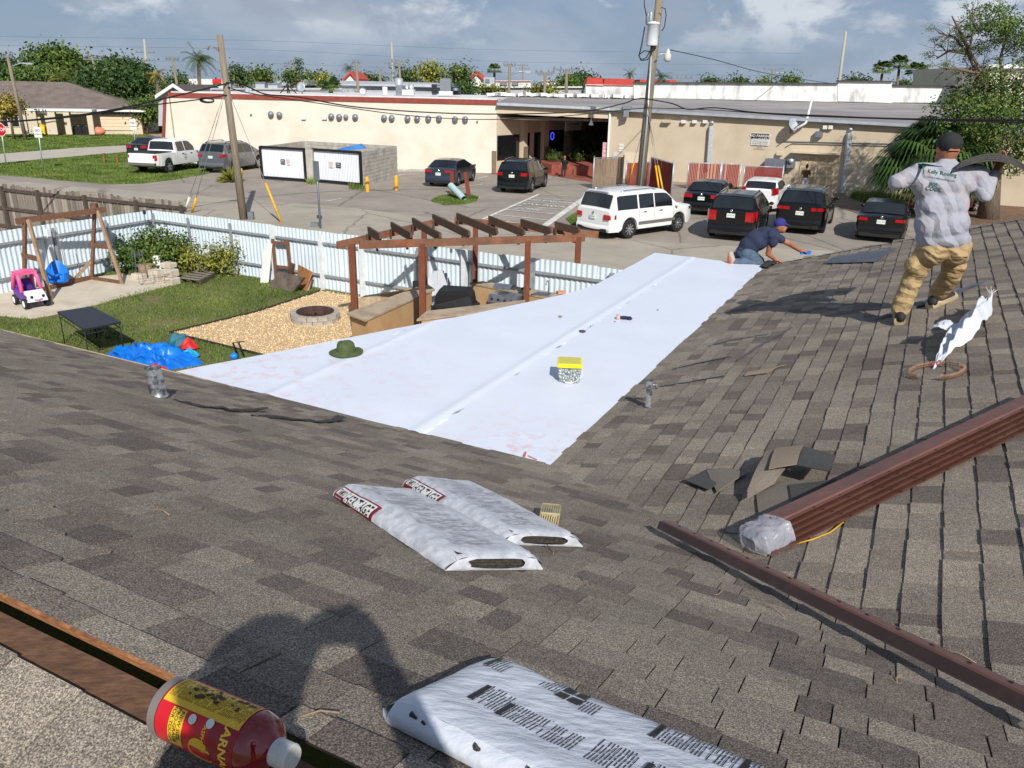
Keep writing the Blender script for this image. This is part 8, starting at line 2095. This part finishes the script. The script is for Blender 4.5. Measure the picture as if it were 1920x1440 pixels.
def crown(a, b):
    th = 6.28318 * a; prof = [(0, .118), (.05, .117), (.078, .108), (.088, .09), (.094, .05), (.1, .022)]
    i = min(int(b * 5), 4); r, z = lerp(V(*prof[i], 0), V(*prof[i + 1], 0), b * 5 - i)[:2]
    return V(math.cos(th) * r, math.sin(th) * r * 1.08, z + .008 * noise.noise(V(math.cos(th) * 2, math.sin(th) * 2, b * 3)))
mb.grid(crown, 36, 15); mb.build('crown', M_OLIVE, hat)
mb = MB()
def brim(a, b):
    th = 6.28318 * a; r = .099 + .075 * b; z = .024 - .022 * b + .014 * math.sin(th * 2 + 1) * b + .006 * noise.noise(V(math.cos(th) * 3, math.sin(th) * 3, 1)) * b
    return V(math.cos(th) * r, math.sin(th) * r * 1.05, max(.002, z))
mb.grid(brim, 44, 6); mb.grid(lambda a, b: brim(a, b) + V(0, 0, -.0015), 44, 6); mb.build('brim', M_OLIVE, hat)
mb = MB(); mb.lathe([(.0975, .028), (.0985, .045), (.0965, .046)], 36, Matrix.Scale(1.08, 4, V(0, 1, 0))); mb.build('hat_band', pm('olive_dark', S(66, 76, 46), None, rough=.9), hat)
bx = G(1067, 711, ZE + .016)
tub = thing('nail_tub', 'clear plastic tub of metal fasteners with bright yellow lid', 'tub', bx, R(-4))
M_TUB = pm('clear_tub', S(214, 222, 224), None, rough=.12, alpha=.16, spec=.7)
w0, w1, hh = .086, .1, .145
mb = MB(); nn_ = 8
mb.hexa([V(-w0, -w0, 0), V(w0, -w0, 0), V(w0, w0, 0), V(-w0, w0, 0), V(-w1, -w1, hh), V(w1, -w1, hh), V(w1, w1, hh), V(-w1, w1, hh)]); o = mb.build('tub_wall', M_TUB, tub); md = o.modifiers.new('b', 'BEVEL'); md.width = .015; md.segments = 3
mb = MB(); L2_ = w1 + .006; mb.box((0, 0, hh + .008), (2 * L2_, 2 * L2_, .034)); o = mb.build('lid', pm('lid_yellow', S(240, 224, 20), S(232, 214, 14), 5, .35), tub); md = o.modifiers.new('b', 'BEVEL'); md.width = .008; md.segments = 2
tub.scale = (1.1, 1.1, 1.1); mb = MB(); mb.box((0, 0, hh + .0255), (1.7 * L2_, 1.7 * L2_, .004)); mb.build('lid_top', pm('lid_olive', S(196, 188, 84), None, rough=.5), tub)
mb = MB(); rd = random.Random(5)
for k in range(420):
    z = rd.uniform(.005, .12); f_ = lerp(w0, w1, z / hh) - .01; s_ = rd.choice([0, 1, 2, 3]); q = rd.uniform(-f_, f_); p = [V(q, -f_, z), V(q, f_, z), V(-f_, q, z), V(f_, q, z)][s_] if k < 330 else V(rd.uniform(-f_, f_), rd.uniform(-f_, f_), .125)
    d1 = V(rd.gauss(0, 1), rd.gauss(0, 1), rd.gauss(0, 1)).normalized(); mb.tube([p, p + d1 * .004, p + d1 * .016], [.013, .012, .003], 7)
o = mb.build('fasteners', pm('zinc', S(206, 214, 212), S(110, 118, 122), 70, .35, metal=.4), tub); o['kind'] = 'stuff'
mb = MB(); mb.tube([V(w1 + .003, 0, hh * .9), V(w1 + .012, -.05, hh * .4), V(w1 * .5, -w1 - .012, hh * .12), V(0, -w1 - .014, hh * .08), V(-w1 * .4, -w1 - .012, hh * .12)], .0035, 6); mb.box((0, -w1 - .012, hh * .07), (.06, .01, .014)); mb.build('handle', M_WHITE, tub)
gl = G(1170, 598, ZE + .02)
glove = thing('work_glove', 'dark blue and pink work glove on the white roof', 'glove', gl, R(-10))
mb = MB(); mb.sphere((0, 0, .018), (.055, .035, .018), 12, 7)
for k in range(4): mb.tube([V(.04, -.024 + .016 * k, .016), V(.075, -.026 + .017 * k, .016 + .006 * (k % 2)), V(.1 - .008 * abs(k - 1), -.026 + .018 * k, .01)], [.011, .01, .007], 7)
mb.tube([V(-.01, .03, .015), V(.02, .055, .014), V(.045, .06, .012)], [.011, .01, .007], 7); mb.build('palm', pm('glove_navy', S(40, 44, 84), S(32, 36, 70), 20, .9), glove)
mb = MB(); mb.tube([V(-.045, 0, .017), V(-.09, .005, .014)], [.03, .034], 10); mb.build('cuff', pm('glove_pink', S(206, 170, 164), S(186, 150, 146), 20, .9), glove)
for k, (x, y, r, m, lb) in enumerate(((1050, 594, .025, M_SHA, 'small brown chip left of the glove on the white roof'), (1092, 622, .035, M_SHB, 'dark wedge shaped chip below the glove on the white roof'), (1233, 581, .012, M_SHB, 'tiny dark chip right of the glove'), (1153, 603, .01, M_SHB, 'tiny dark chip left of the blue glove'))):
    p = G(x, y, ZE + .02); mb = MB(); mb.extrude([p + V(math.cos(a) * r * (1 + .5 * noise.noise(V(a, k, 0))), math.sin(a) * r, 0) for a in (0.2, 1.6, 2.7, 4.0, 5.2)], (0, 0, r * .4)); mb.build('shingle_chip', m, label=lb, cat='chip')
t = thing('red_marks', 'red crayon strokes near the inner tip of the white roof', 'mark')
for pts in ([(984, 848), (981, 856)], [(986, 847), (983, 857)], [(990, 854), (1000, 859), (1007, 862)]):
    mb = MB(); P = [G(x, y, ZE + .018) for x, y in pts]
    for a, b in zip(P, P[1:]):
        d = (b - a).normalized(); s = V(-d.y, d.x, 0) * .006; mb.quad(a - s, b - s, b + s, a + s)
    mb.build('stroke', pm('crayon', S(186, 60, 66), S(206, 120, 120), 60, .8), t)
rd = random.Random(12)
for k in range(9):                                  # dry bits on the shingles
    x, y = [(1030, 1035), (1690, 1275), (1450, 1145), (1340, 1110), (600, 1340), (1110, 1095), (300, 960), (870, 800), (1800, 1230)][k]
    p = onM(x, y, .013); mb = MB(); d = V(rd.uniform(-1, 1), rd.uniform(-1, 1), 0).normalized() * rd.uniform(.03, .07)
    mb.tube([p - d, p + V(d.y, -d.x, 0) * .3, p + d], .0022, 4); mb.build('dry_straw', M_WOODL, label='curl of dry straw on the shingles, %s' % ['behind the bundles', 'near the lower right edge', 'left of the drip edge', 'above the drip edge shadow', 'in the photographer shadow', 'right of the wrapped bundles', 'on the left slope', 'below the white roof edge', 'beside the lower drip edge'][k], cat='straw')
def blob(name, parts, mat, parent, vox=.012, smooth=6, disp=0.0, dsize=.06):
    """one continuous skin: tapered limbs and ellipsoids fused by a voxel remesh"""
    mb = MB()
    for q in parts:
        if q[0] == 'c':
            _, a, ra_, b, rb2 = q; mb.tube([a, lerp(a, b, .5), b], [ra_, (ra_ + rb2) / 2, rb2], 12); mb.sphere(a, ra_ * .995, 12, 8); mb.sphere(b, rb2 * .995, 12, 8)
        else: mb.sphere(q[1], q[2], 16, 12, M=q[3] if len(q) > 3 else None)
    o = mb.build(name, mat, parent, weld=.0005)
    m = o.modifiers.new('r', 'REMESH'); m.mode = 'VOXEL'; m.voxel_size = vox; m.use_smooth_shade = True
    if smooth: m = o.modifiers.new('s', 'SMOOTH'); m.factor = .5; m.iterations = smooth
    if disp:
        tx = bpy.data.textures.new(name, 'CLOUDS'); tx.noise_scale = dsize; tx.noise_depth = 2
        m = o.modifiers.new('d', 'DISPLACE'); m.texture = tx; m.texture_coords = 'GLOBAL'; m.strength = disp; m.mid_level = .5
    return o
M_SKIN = pm('skin', S(168, 112, 84), S(152, 98, 72), 8, .55)
M_HAIR = pm('dark_hair', S(26, 20, 18), S(36, 28, 24), 40, .7)
def hand(parts, wrist, tip, palmn, sc=1.0):
    d = (tip - wrist).normalized(); n = (palmn - d * palmn.dot(d)).normalized(); s = d.cross(n)
    p = wrist + d * .05 * sc
    parts += [('c', wrist, .027 * sc, p, .034 * sc), ('e', p + d * .02 * sc, (.042 * sc, .042 * sc, .03 * sc))]
    for k, l in enumerate((.07, .08, .075, .058)):
        b = p + d * .05 * sc + s * (k - 1.5) * .021 * sc; m_ = b + d * l * .55 * sc + n * .008 * sc; parts += [('c', b, .0105 * sc, m_, .0095 * sc), ('c', m_, .0095 * sc, m_ + d * l * .4 * sc + n * .028 * sc, .008 * sc)]
    b = p - s * .036 * sc; m_ = b - s * .026 * sc + d * .03 * sc + n * .012 * sc; parts += [('c', b, .013 * sc, m_, .011 * sc), ('c', m_, .011 * sc, m_ + d * .03 * sc + n * .012 * sc, .009 * sc)]
yS = onR(1690, 605).y
def J(x, y, dy=0): return AY(x, y, yS + dy)
lf, rf = onR(1686, 600, .03), onR(1757, 570, .03)
man = thing('person', 'man in grey long sleeved shirt, tan cargo trousers and dark cap carrying shingles', 'person', onR(1720, 590))
man.location = (0, 0, 0)
neck, head = J(1775, 298, .02), J(1778, 280, .03)
lsh, rsh = J(1722, 326, .0), J(1830, 328, .02)
lel, lha = J(1681, 342, -.02), J(1712, 322, .28)
rel, rha = J(1848, 366, -.08), J(1868, 318, .06)
body = [('c', J(1774, 320), .075, neck, .062), ('e', head, (.085, .1, .12)), ('e', head + V(0, .03, -.06), (.07, .075, .06)), ('e', head + V(.085, .0, -.005), (.015, .025, .034)), ('e', head + V(-.085, .0, -.005), (.015, .025, .034)), ('e', head + V(.02, .11, -.01), (.018, .03, .03)), ('c', lel, .045, lha, .032), ('c', rel, .05, rha, .03)]
hand(body, rha, J(1878, 300, .1), V(0, .3, 1)); hand(body, lha, J(1728, 312, .36), V(1, 0, 0))
blob('body', body, M_SKIN, man, .0075, 3)
M_SHIRT = pm('grey_shirt', S(160, 161, 171), S(146, 148, 160), 3, .9, .35, 6, coords='World', stretch=(1.5, 1.2, .8), bdist=.05, stain=S(168, 156, 148), stscale=5)
def folds(m, scale, rot, dist=9.0, st=.6, d=.03):
    N, L = m.node_tree.nodes, m.node_tree.links; b = N['Principled BSDF']; g = N.new('ShaderNodeNewGeometry'); mp = N.new('ShaderNodeMapping'); mp.inputs['Rotation'].default_value = rot
    L.new(g.outputs['Position'], mp.inputs[0]); w = N.new('ShaderNodeTexWave'); w.wave_profile = 'TRI'; w.inputs['Scale'].default_value = scale; w.inputs['Distortion'].default_value = dist; w.inputs['Detail'].default_value = 3; w.inputs['Detail Scale'].default_value = 1.1
    L.new(mp.outputs[0], w.inputs['Vector']); bp = N.new('ShaderNodeBump'); bp.inputs['Strength'].default_value = st; bp.inputs['Distance'].default_value = d
    L.new(w.outputs['Fac'], bp.inputs['Height']); L.new(b.inputs['Normal'].links[0].from_socket, bp.inputs['Normal']); L.new(bp.outputs[0], b.inputs['Normal'])
folds(M_SHIRT, 2.6, (0, R(38), R(10)))
sh = [('e', J(1768, 345), (.222, .14, .2)), ('e', J(1766, 385, -.01), (.228, .15, .2)), ('e', J(1766, 420, -.02), (.236, .165, .18)), ('e', J(1768, 447, -.01), (.238, .165, .12)), ('c', lsh, .095, rsh, .098), ('c', J(1776, 318), .1, J(1775, 306, .01), .075), ('c', lsh, .09, lel, .072), ('c', lel, .068, J(1706, 326, .2), .046), ('c', rsh, .088, rel, .062), ('c', rel, .062, J(1864, 326, .03), .042), ('c', J(1735, 345), .12, J(1800, 345), .12)]
shirt = blob('shirt', sh, M_SHIRT, man, .0115, 8, .006, .12)
M_PANTS = pm('tan_cargo', S(176, 152, 110), S(156, 132, 94), 5, .9, .8, 11, coords='World', stretch=(1, 1, 2.2), bdist=.03, stain=S(140, 116, 84), stscale=6)
folds(M_PANTS, 3.4, (0, R(72), 0), 11.0, .6, .025)
lk, rk = J(1712, 520, .08), J(1782, 518, .12)
lh, rh = J(1745, 462, .0), J(1796, 462, .02)
lan, ran = lf + V(0, .02, .1), rf + V(0, .03, .1)
blob('trousers', [('e', J(1769, 456, .0), (.21, .155, .14)), ('e', J(1750, 472, -.05), (.115, .12, .12)), ('e', J(1792, 472, -.05), (.115, .12, .12)), ('c', lh, .118, lk, .09), ('c', rh, .118, rk, .088), ('c', lk, .09, lerp(lk, lan, .8), .086), ('c', lerp(lk, lan, .75), .092, lan, .084), ('c', rk, .094, lerp(rk, ran, .8), .086), ('c', lerp(rk, ran, .75), .09, ran, .082), ('e', J(1708, 498, .02), (.05, .08, .08)), ('e', J(1800, 498, .05), (.045, .08, .09))], M_PANTS, man, .0125, 6, .009, .12)
M_SHOE = pm('canvas_shoe', S(34, 32, 34), S(46, 44, 44), 12, .7); M_SOLE = pm('tan_sole', S(196, 178, 146), S(150, 130, 100), 9, .8)
for f, d, lb in ((lf, V(.1, .22, .015), 'left'), (rf, V(.22, .1, .06), 'right')):
    heel = f - d * .3
    o = blob('shoe', [('e', heel + V(0, 0, .05), (.045, .06, .05)), ('c', f + V(0, 0, .045), .046, f + d * .7 + V(0, 0, .03), .04), ('c', f + V(0, 0, .06), .045, lan if lb == 'left' else ran, .05)], M_SHOE, man, .01, 3)
    mb = MB(); mb.tube([heel - d * .12 + V(0, 0, .012), f + V(0, 0, .012), f + d * .88 + V(0, 0, .008)], [.046, .052, .046], 12, sx=1); s_ = mb.build('shoe_sole', M_SOLE, o)
    s_.scale = (1, 1, 1)
M_CAP = pm('black_cap', S(30, 32, 36), S(42, 42, 44), 20, .85)
cap = blob('cap', [('e', head + V(0, -.005, .045), (.1, .118, .098)), ('e', head + V(0, .13, .035), (.075, .08, .014))], M_CAP, man, .009, 3)
mb = MB(); mb.grid(lambda a, b: head + V(.05 * (2 * a - 1), -.1 - .012 * math.cos((a - .5) * 3), -.005 + .04 * b * (1 - (2 * a - 1) ** 2)), 10, 4); mb.build('cap_opening', M_SKIN, cap)
M_GREENI = pm('green_ink', S(34, 84, 70), None, rough=.8)
mb = MB(); o0 = J(1801, 332, -.4); xr_ = (J(1830, 337, -.4) - J(1730, 322, -.4)).normalized(); ur = xr_.cross(V(0, 1, 0)) * -1
if ur.z < 0: ur = -ur
addtext(mb, 'Kelly Roofing', o0, xr_, ur, .043, bold=.012); addtext(mb, 'www.kellyroofing.com', o0 - ur * .045, xr_, ur, .024); addtext(mb, '800', o0 - ur * .1 - xr_ * .05, xr_, ur, .045, bold=.02); addtext(mb, 'COOL', o0 - ur * .135 - xr_ * .035, xr_, ur, .045, bold=.02)
c0 = o0 - xr_ * .16 + ur * .03
for a in (.5, 2.1, 3.7):
    e0 = c0 + xr_ * (.016 * math.cos(a)) + ur * (.016 * math.sin(a))
    mb.poly([e0 + xr_ * (.015 * math.cos(q)) + ur * (.015 * math.sin(q)) for q in [k * .6 for k in range(10)]])
mb.quad(c0, c0 + xr_ * .006, c0 + xr_ * .018 - ur * .06, c0 + xr_ * .01 - ur * .06)
pr_ = mb.build('shirt_print', M_GREENI, shirt); pr_['kind'] = 'stuff'
bmx = bmesh.new(); bmx.from_mesh(pr_.data); bmesh.ops.subdivide_edges(bmx, edges=[e_ for e_ in bmx.edges if e_.calc_length() > .015], cuts=2); bmesh.ops.triangulate(bmx, faces=bmx.faces); bmx.to_mesh(pr_.data); bmx.free()
m = pr_.modifiers.new('w', 'SHRINKWRAP'); m.target = shirt; m.wrap_method = 'PROJECT'; m.use_project_y = True; m.use_positive_direction = True; m.use_negative_direction = False; m.offset = -.004; m.wrap_mode = 'ABOVE_SURFACE'; m.offset = .004
for k in range(4):
    mb = MB()
    def f(a, b, k=k):
        p = lerp(J(1802 - k * 2, 303 + k, -.18 + .36 * b), J(1925 + 4 * k, 303 + 2 * k, -.18 + .36 * b), a)
        return p + V(0, 0, .075 * math.sin(a * 3.14) - .0105 * k + .003 * noise.noise(V(a * 4, b * 3, k)) - .03 * a * a)
    mb.grid(f, 18, 6); mb.grid(lambda a, b: f(a, b) - V(0, 0, .0145), 18, 6)
    for q in (0, 1): mb.grid(lambda a, b: f(a, q) - V(0, 0, .0145 * b), 18, 1); mb.grid(lambda a, b: f(q, a) - V(0, 0, .0145 * b), 6, 1)
    mb.build('carried_shingle', M_SHB, label=['top', 'second', 'third', 'lowest'][k] + ' shingle of the sheaf carried on the standing roofer\'s shoulder', cat='shingle', group='shingles on the shoulder')
yK = G(1400, 492, ZE).y
def K(x, y, dy=0): return AY(x, y, yK + dy)
kn = thing('person', 'kneeling man in navy T shirt, jeans and blue cap at the far roof corner', 'person')
kh = K(1462, 424, .02); la, lb_ = K(1440, 476, -.1), K(1454, 487, -.05)
ra_, rb3 = K(1478, 456, -.12), K(1500, 470, .05)
kb = [('e', kh, (.085, .095, .115)), ('e', kh + V(.05, -.02, -.05), (.05, .06, .06)), ('e', kh + V(.1, -.02, -.02), (.022, .018, .025)), ('c', kh + V(-.03, 0, -.07), .058, K(1449, 436), .07), ('c', K(1446, 452, -.14), .05, la, .043), ('c', la, .042, lb_, .03), ('c', K(1455, 444, -.12), .052, ra_, .044), ('c', ra_, .042, rb3, .03)]
hand(kb, lb_, lb_ + V(.1, .02, -.03), V(0, 0, -1)); hand(kb, rb3, rb3 + V(.1, .03, -.01), V(0, 0, -1))
blob('body', kb, M_SKIN, kn, .009, 3)
M_NAVY = pm('navy_shirt', S(46, 54, 78), S(36, 44, 66), 5, .9, .4, 14, coords='World', bdist=.02)
blob('shirt', [('e', K(1405, 462), (.17, .17, .17)), ('e', K(1420, 450), (.19, .19, .17)), ('e', K(1436, 442), (.18, .2, .15)), ('c', K(1446, 441, -.16), .085, K(1446, 441, .16), .085), ('c', K(1446, 442, -.15), .08, K(1450, 456, -.16), .07), ('c', K(1450, 442, -.13), .085, K(1465, 449, -.15), .068), ('c', K(1448, 440), .085, K(1455, 433), .07), ('e', K(1398, 472), (.16, .17, .12))], M_NAVY, kn, .0125, 4, .02, .08)
M_DENIM = pm('denim', S(84, 100, 118), S(64, 80, 100), 9, .9, .4, 30)
blob('trousers', [('e', K(1398, 474), (.17, .17, .14)), ('c', K(1402, 476, -.1), .115, K(1422, 493, -.15), .085), ('c', K(1402, 476, .1), .115, K(1424, 490, .12), .085), ('c', K(1422, 493, -.15), .082, K(1378, 491, -.16), .058), ('c', K(1424, 491, .12), .08, K(1382, 488, .1), .058)], M_DENIM, kn, .0125, 4, .018, .06)
M_ORS = pm('orange_sole', S(182, 104, 80), S(160, 88, 66), 9, .8)
for dy, x in ((-.16, 0), (.1, 4)):
    o = blob('shoe', [('c', K(1374 + x, 490, dy), .05, K(1370 + x, 476, dy), .045), ('c', K(1374 + x, 490, dy), .05, K(1372 + x, 497, dy), .04)], pm('pale_shoe', S(170, 156, 146), None, rough=.8), kn, .01, 3)
    mb = MB(); mb.tube([K(1368.5 + x, 475, dy), K(1369 + x, 487, dy), K(1369.5 + x, 499, dy)], [.03, .045, .035], 10); mb.build('shoe_sole', M_ORS, o)
blob('cap', [('e', kh + V(-.005, 0, .045), (.1, .1, .09)), ('e', kh + V(.11, -.01, .03), (.07, .07, .014), Matrix.Rotation(R(25), 3, 'Y'))], pm('blue_cap', S(50, 52, 124), S(40, 42, 106), 20, .85), kn, .009, 3)
tl = rb3 + V(.1, .02, -.045); mb = MB(); mb.box(tl, (.16, .05, .035)); mb.box(tl + V(.06, 0, .03), (.05, .05, .03)); mb.tube([tl + V(-.08, 0, .02), tl + V(0, -.03, .03)], .012, 6); mb.build('seam_roller', M_BLUEP, label='small blue hand tool under the kneeling roofer\'s right hand', cat='tool')
def bystander(label, p, face, top_m, leg_m, h=1.66, hair='bun', armv=None, sit=False, crop=0.0):
    t = thing('person', label, 'person', (p.x, p.y, p.z)); f = hd(face); s = V(f.y, -f.x, 0); k = h / 1.66
    hp2 = (.48 if sit else .84) * k; ch = hp2 + .36 * k; hd_ = V(0, 0, hp2 + .68 * k)
    if crop: ch_f = f * crop
    else: ch_f = V(0, 0, 0)
    hd_ = hd_ + ch_f * 1.6
    wr1 = s * .34 * k + V(0, 0, hp2 + .02) if armv is None else armv
    bd = [('e', hd_, (.078, .09, .11)), ('c', hd_ - V(0, 0, .08), .05, V(0, 0, ch + .16) + ch_f, .06), ('c', s * .18 + V(0, 0, ch + .08) + ch_f, .045, s * .24 + V(0, 0, ch - .18) + f * .04 + ch_f, .04), ('c', s * .24 + V(0, 0, ch - .18) + f * .04 + ch_f, .038, wr1, .028), ('c', -s * .18 + V(0, 0, ch + .08) + ch_f, .045, -s * .27 + V(0, 0, ch - .2) + ch_f, .04), ('c', -s * .27 + V(0, 0, ch - .2) + ch_f, .038, -s * .33 + V(0, 0, hp2 - .02) - f * .04, .028)]
    hand(bd, wr1, wr1 + f * .1, -s); hand(bd, -s * .33 + V(0, 0, hp2 - .02) - f * .04, -s * .35 + V(0, 0, hp2 - .14), s)
    blob('body', bd, M_SKIN, t, .012, 3)
    blob('top', [('e', V(0, 0, ch - .05) + ch_f * .6, (.17, .13, .2)), ('c', s * .15 + V(0, 0, ch + .08) + ch_f, .07, -s * .15 + V(0, 0, ch + .08) + ch_f, .07), ('e', V(0, 0, hp2 + .1), (.16, .12, .14)), ('c', s * .17 + V(0, 0, ch + .07) + ch_f, .062, s * .22 + V(0, 0, ch - .06) + ch_f, .055), ('c', -s * .17 + V(0, 0, ch + .07) + ch_f, .062, -s * .23 + V(0, 0, ch - .06) + ch_f, .055)], top_m, t, .015, 4)
    L_ = [('e', V(0, 0, hp2), (.17, .14, .12))]; feet = []
    for q in (-1, 1):
        hip = s * .09 * q + V(0, 0, hp2 - .02); kn_ = (hip + f * .42 + V(0, 0, .0)) if sit else s * .1 * q + V(0, 0, .46 * k); an = (kn_ + f * .02 + V(0, 0, -.4)) if sit else s * .1 * q + V(0, 0, .08)
        L_ += [('c', hip, .09, kn_, .062), ('c', kn_, .06, an, .045)]; feet += [('c', an - V(0, 0, .03), .04, an + f * .15 - V(0, 0, .045), .035)]
    blob('trousers', L_, leg_m, t, .015, 4); blob('shoes', feet, M_SHOE, t, .012, 2)
    hr = [('e', hd_ + V(0, 0, .03) - f * .025, (.09, .095, .1))]
    if hair == 'bun': hr += [('e', hd_ + V(0, 0, .15) - f * .03, (.045, .045, .045))]
    else: hr += [('e', hd_ - V(0, 0, .05) - f * .06, (.08, .06, .12))]
    blob('hair', hr, M_HAIR, t, .012, 3)
wp = WP(1514, 340, R0, R1) - nR0 * .9; wp.z = 0
bystander('woman with hair bun, patterned brown top and grey jeans reaching for the double doors', wp, 8, pm('camo_top', S(96, 74, 52), S(48, 42, 34), 22, .9), pm('pale_jeans', S(166, 172, 184), S(146, 152, 166), 9, .9), 1.62, armv=V(.36, .25, 1.12))
pp2 = AY(1376, 346, 36.5); bystander('person in teal shirt with long dark hair between the parked cars', V(pp2.x, pp2.y, 0), -40, pm('teal_shirt', S(36, 92, 108), S(28, 78, 94), 6, .9), M_DENIM, 1.58, hair='long', crop=.12)
pp3 = G(1058, 333); bystander('person in dark clothes sitting on the porch planter wall', V(pp3.x, pp3.y + .35, .12), 190, pm('black_top', S(24, 24, 26), None, rough=.9), M_BLKR, 1.62, hair='long', sit=True)
ph = thing('person', 'photographer standing behind the ridge, only the shadow shows', 'person')
fb = HP(5.12, 2.26, zb(5.12) + .02); fwv = VV.copy(); sdv = V(fwv.y, -fwv.x, 0)
bc_ = V(fb.x, fb.y, 0)
def Q(s, f, z): return bc_ + sdv * s + fwv * f + V(0, 0, fb.z + z)
hnd = EYE - _fw * .09 - _up * .02
hL, hR = hnd - _cx * .075, hnd + _cx * .075
M_DCLOTH = pm('dark_clothes', S(60, 66, 80), S(50, 56, 70), 6, .9)
pt = [('e', Q(-.1, .0, 1.56), (.09, .1, .13)), ('c', Q(-.09, -.02, 1.46), .06, Q(-.05, 0, 1.42), .07), ('c', Q(-.26, .16, 1.2), .05, hL, .035), ('c', Q(.26, .16, 1.2), .05, hR, .035), ('e', hL, (.04, .04, .05)), ('e', hR, (.04, .04, .05))]
hand(pt, Q(-.26, .16, 1.2) + (hL - Q(-.26, .16, 1.2)) * .86, hL, sdv); hand(pt, Q(.26, .16, 1.2) + (hR - Q(.26, .16, 1.2)) * .86, hR, -sdv)
blob('body', pt, M_SKIN, ph, .014, 3)
blob('clothes', [('e', Q(-.02, 0, 1.22), (.22, .17, .22)), ('e', Q(-.02, 0, .98), (.21, .16, .22)), ('c', Q(-.22, 0, 1.36), .08, Q(.18, 0, 1.36), .08), ('c', Q(-.22, 0, 1.35), .075, Q(-.26, .16, 1.2), .062), ('c', Q(.18, 0, 1.35), .075, Q(.26, .16, 1.2), .062), ('c', Q(-.12, 0, .9), .1, Q(-.14, .02, .48), .08), ('c', Q(.1, 0, .9), .1, Q(.12, .02, .48), .08), ('c', Q(-.14, .02, .48), .078, Q(-.15, -.02, .06), .06), ('c', Q(.12, .02, .48), .078, Q(.13, -.02, .06), .06), ('c', Q(-.15, -.04, .03), .045, Q(-.15, .14, .0), .04), ('c', Q(.13, -.04, .03), .045, Q(.13, .14, .0), .04)], M_DCLOTH, ph, .018, 4)
blob('cap', [('e', Q(-.1, -.01, 1.62), (.115, .13, .09))], M_CAP, ph, .014, 2)
mb = MB(); mb.box(EYE - _fw * .062, (.15, .012, .075), Matrix((_cx, _fw, _up)).transposed()); mb.build('phone', M_BLKR, label='phone held up by the photographer', cat='phone')
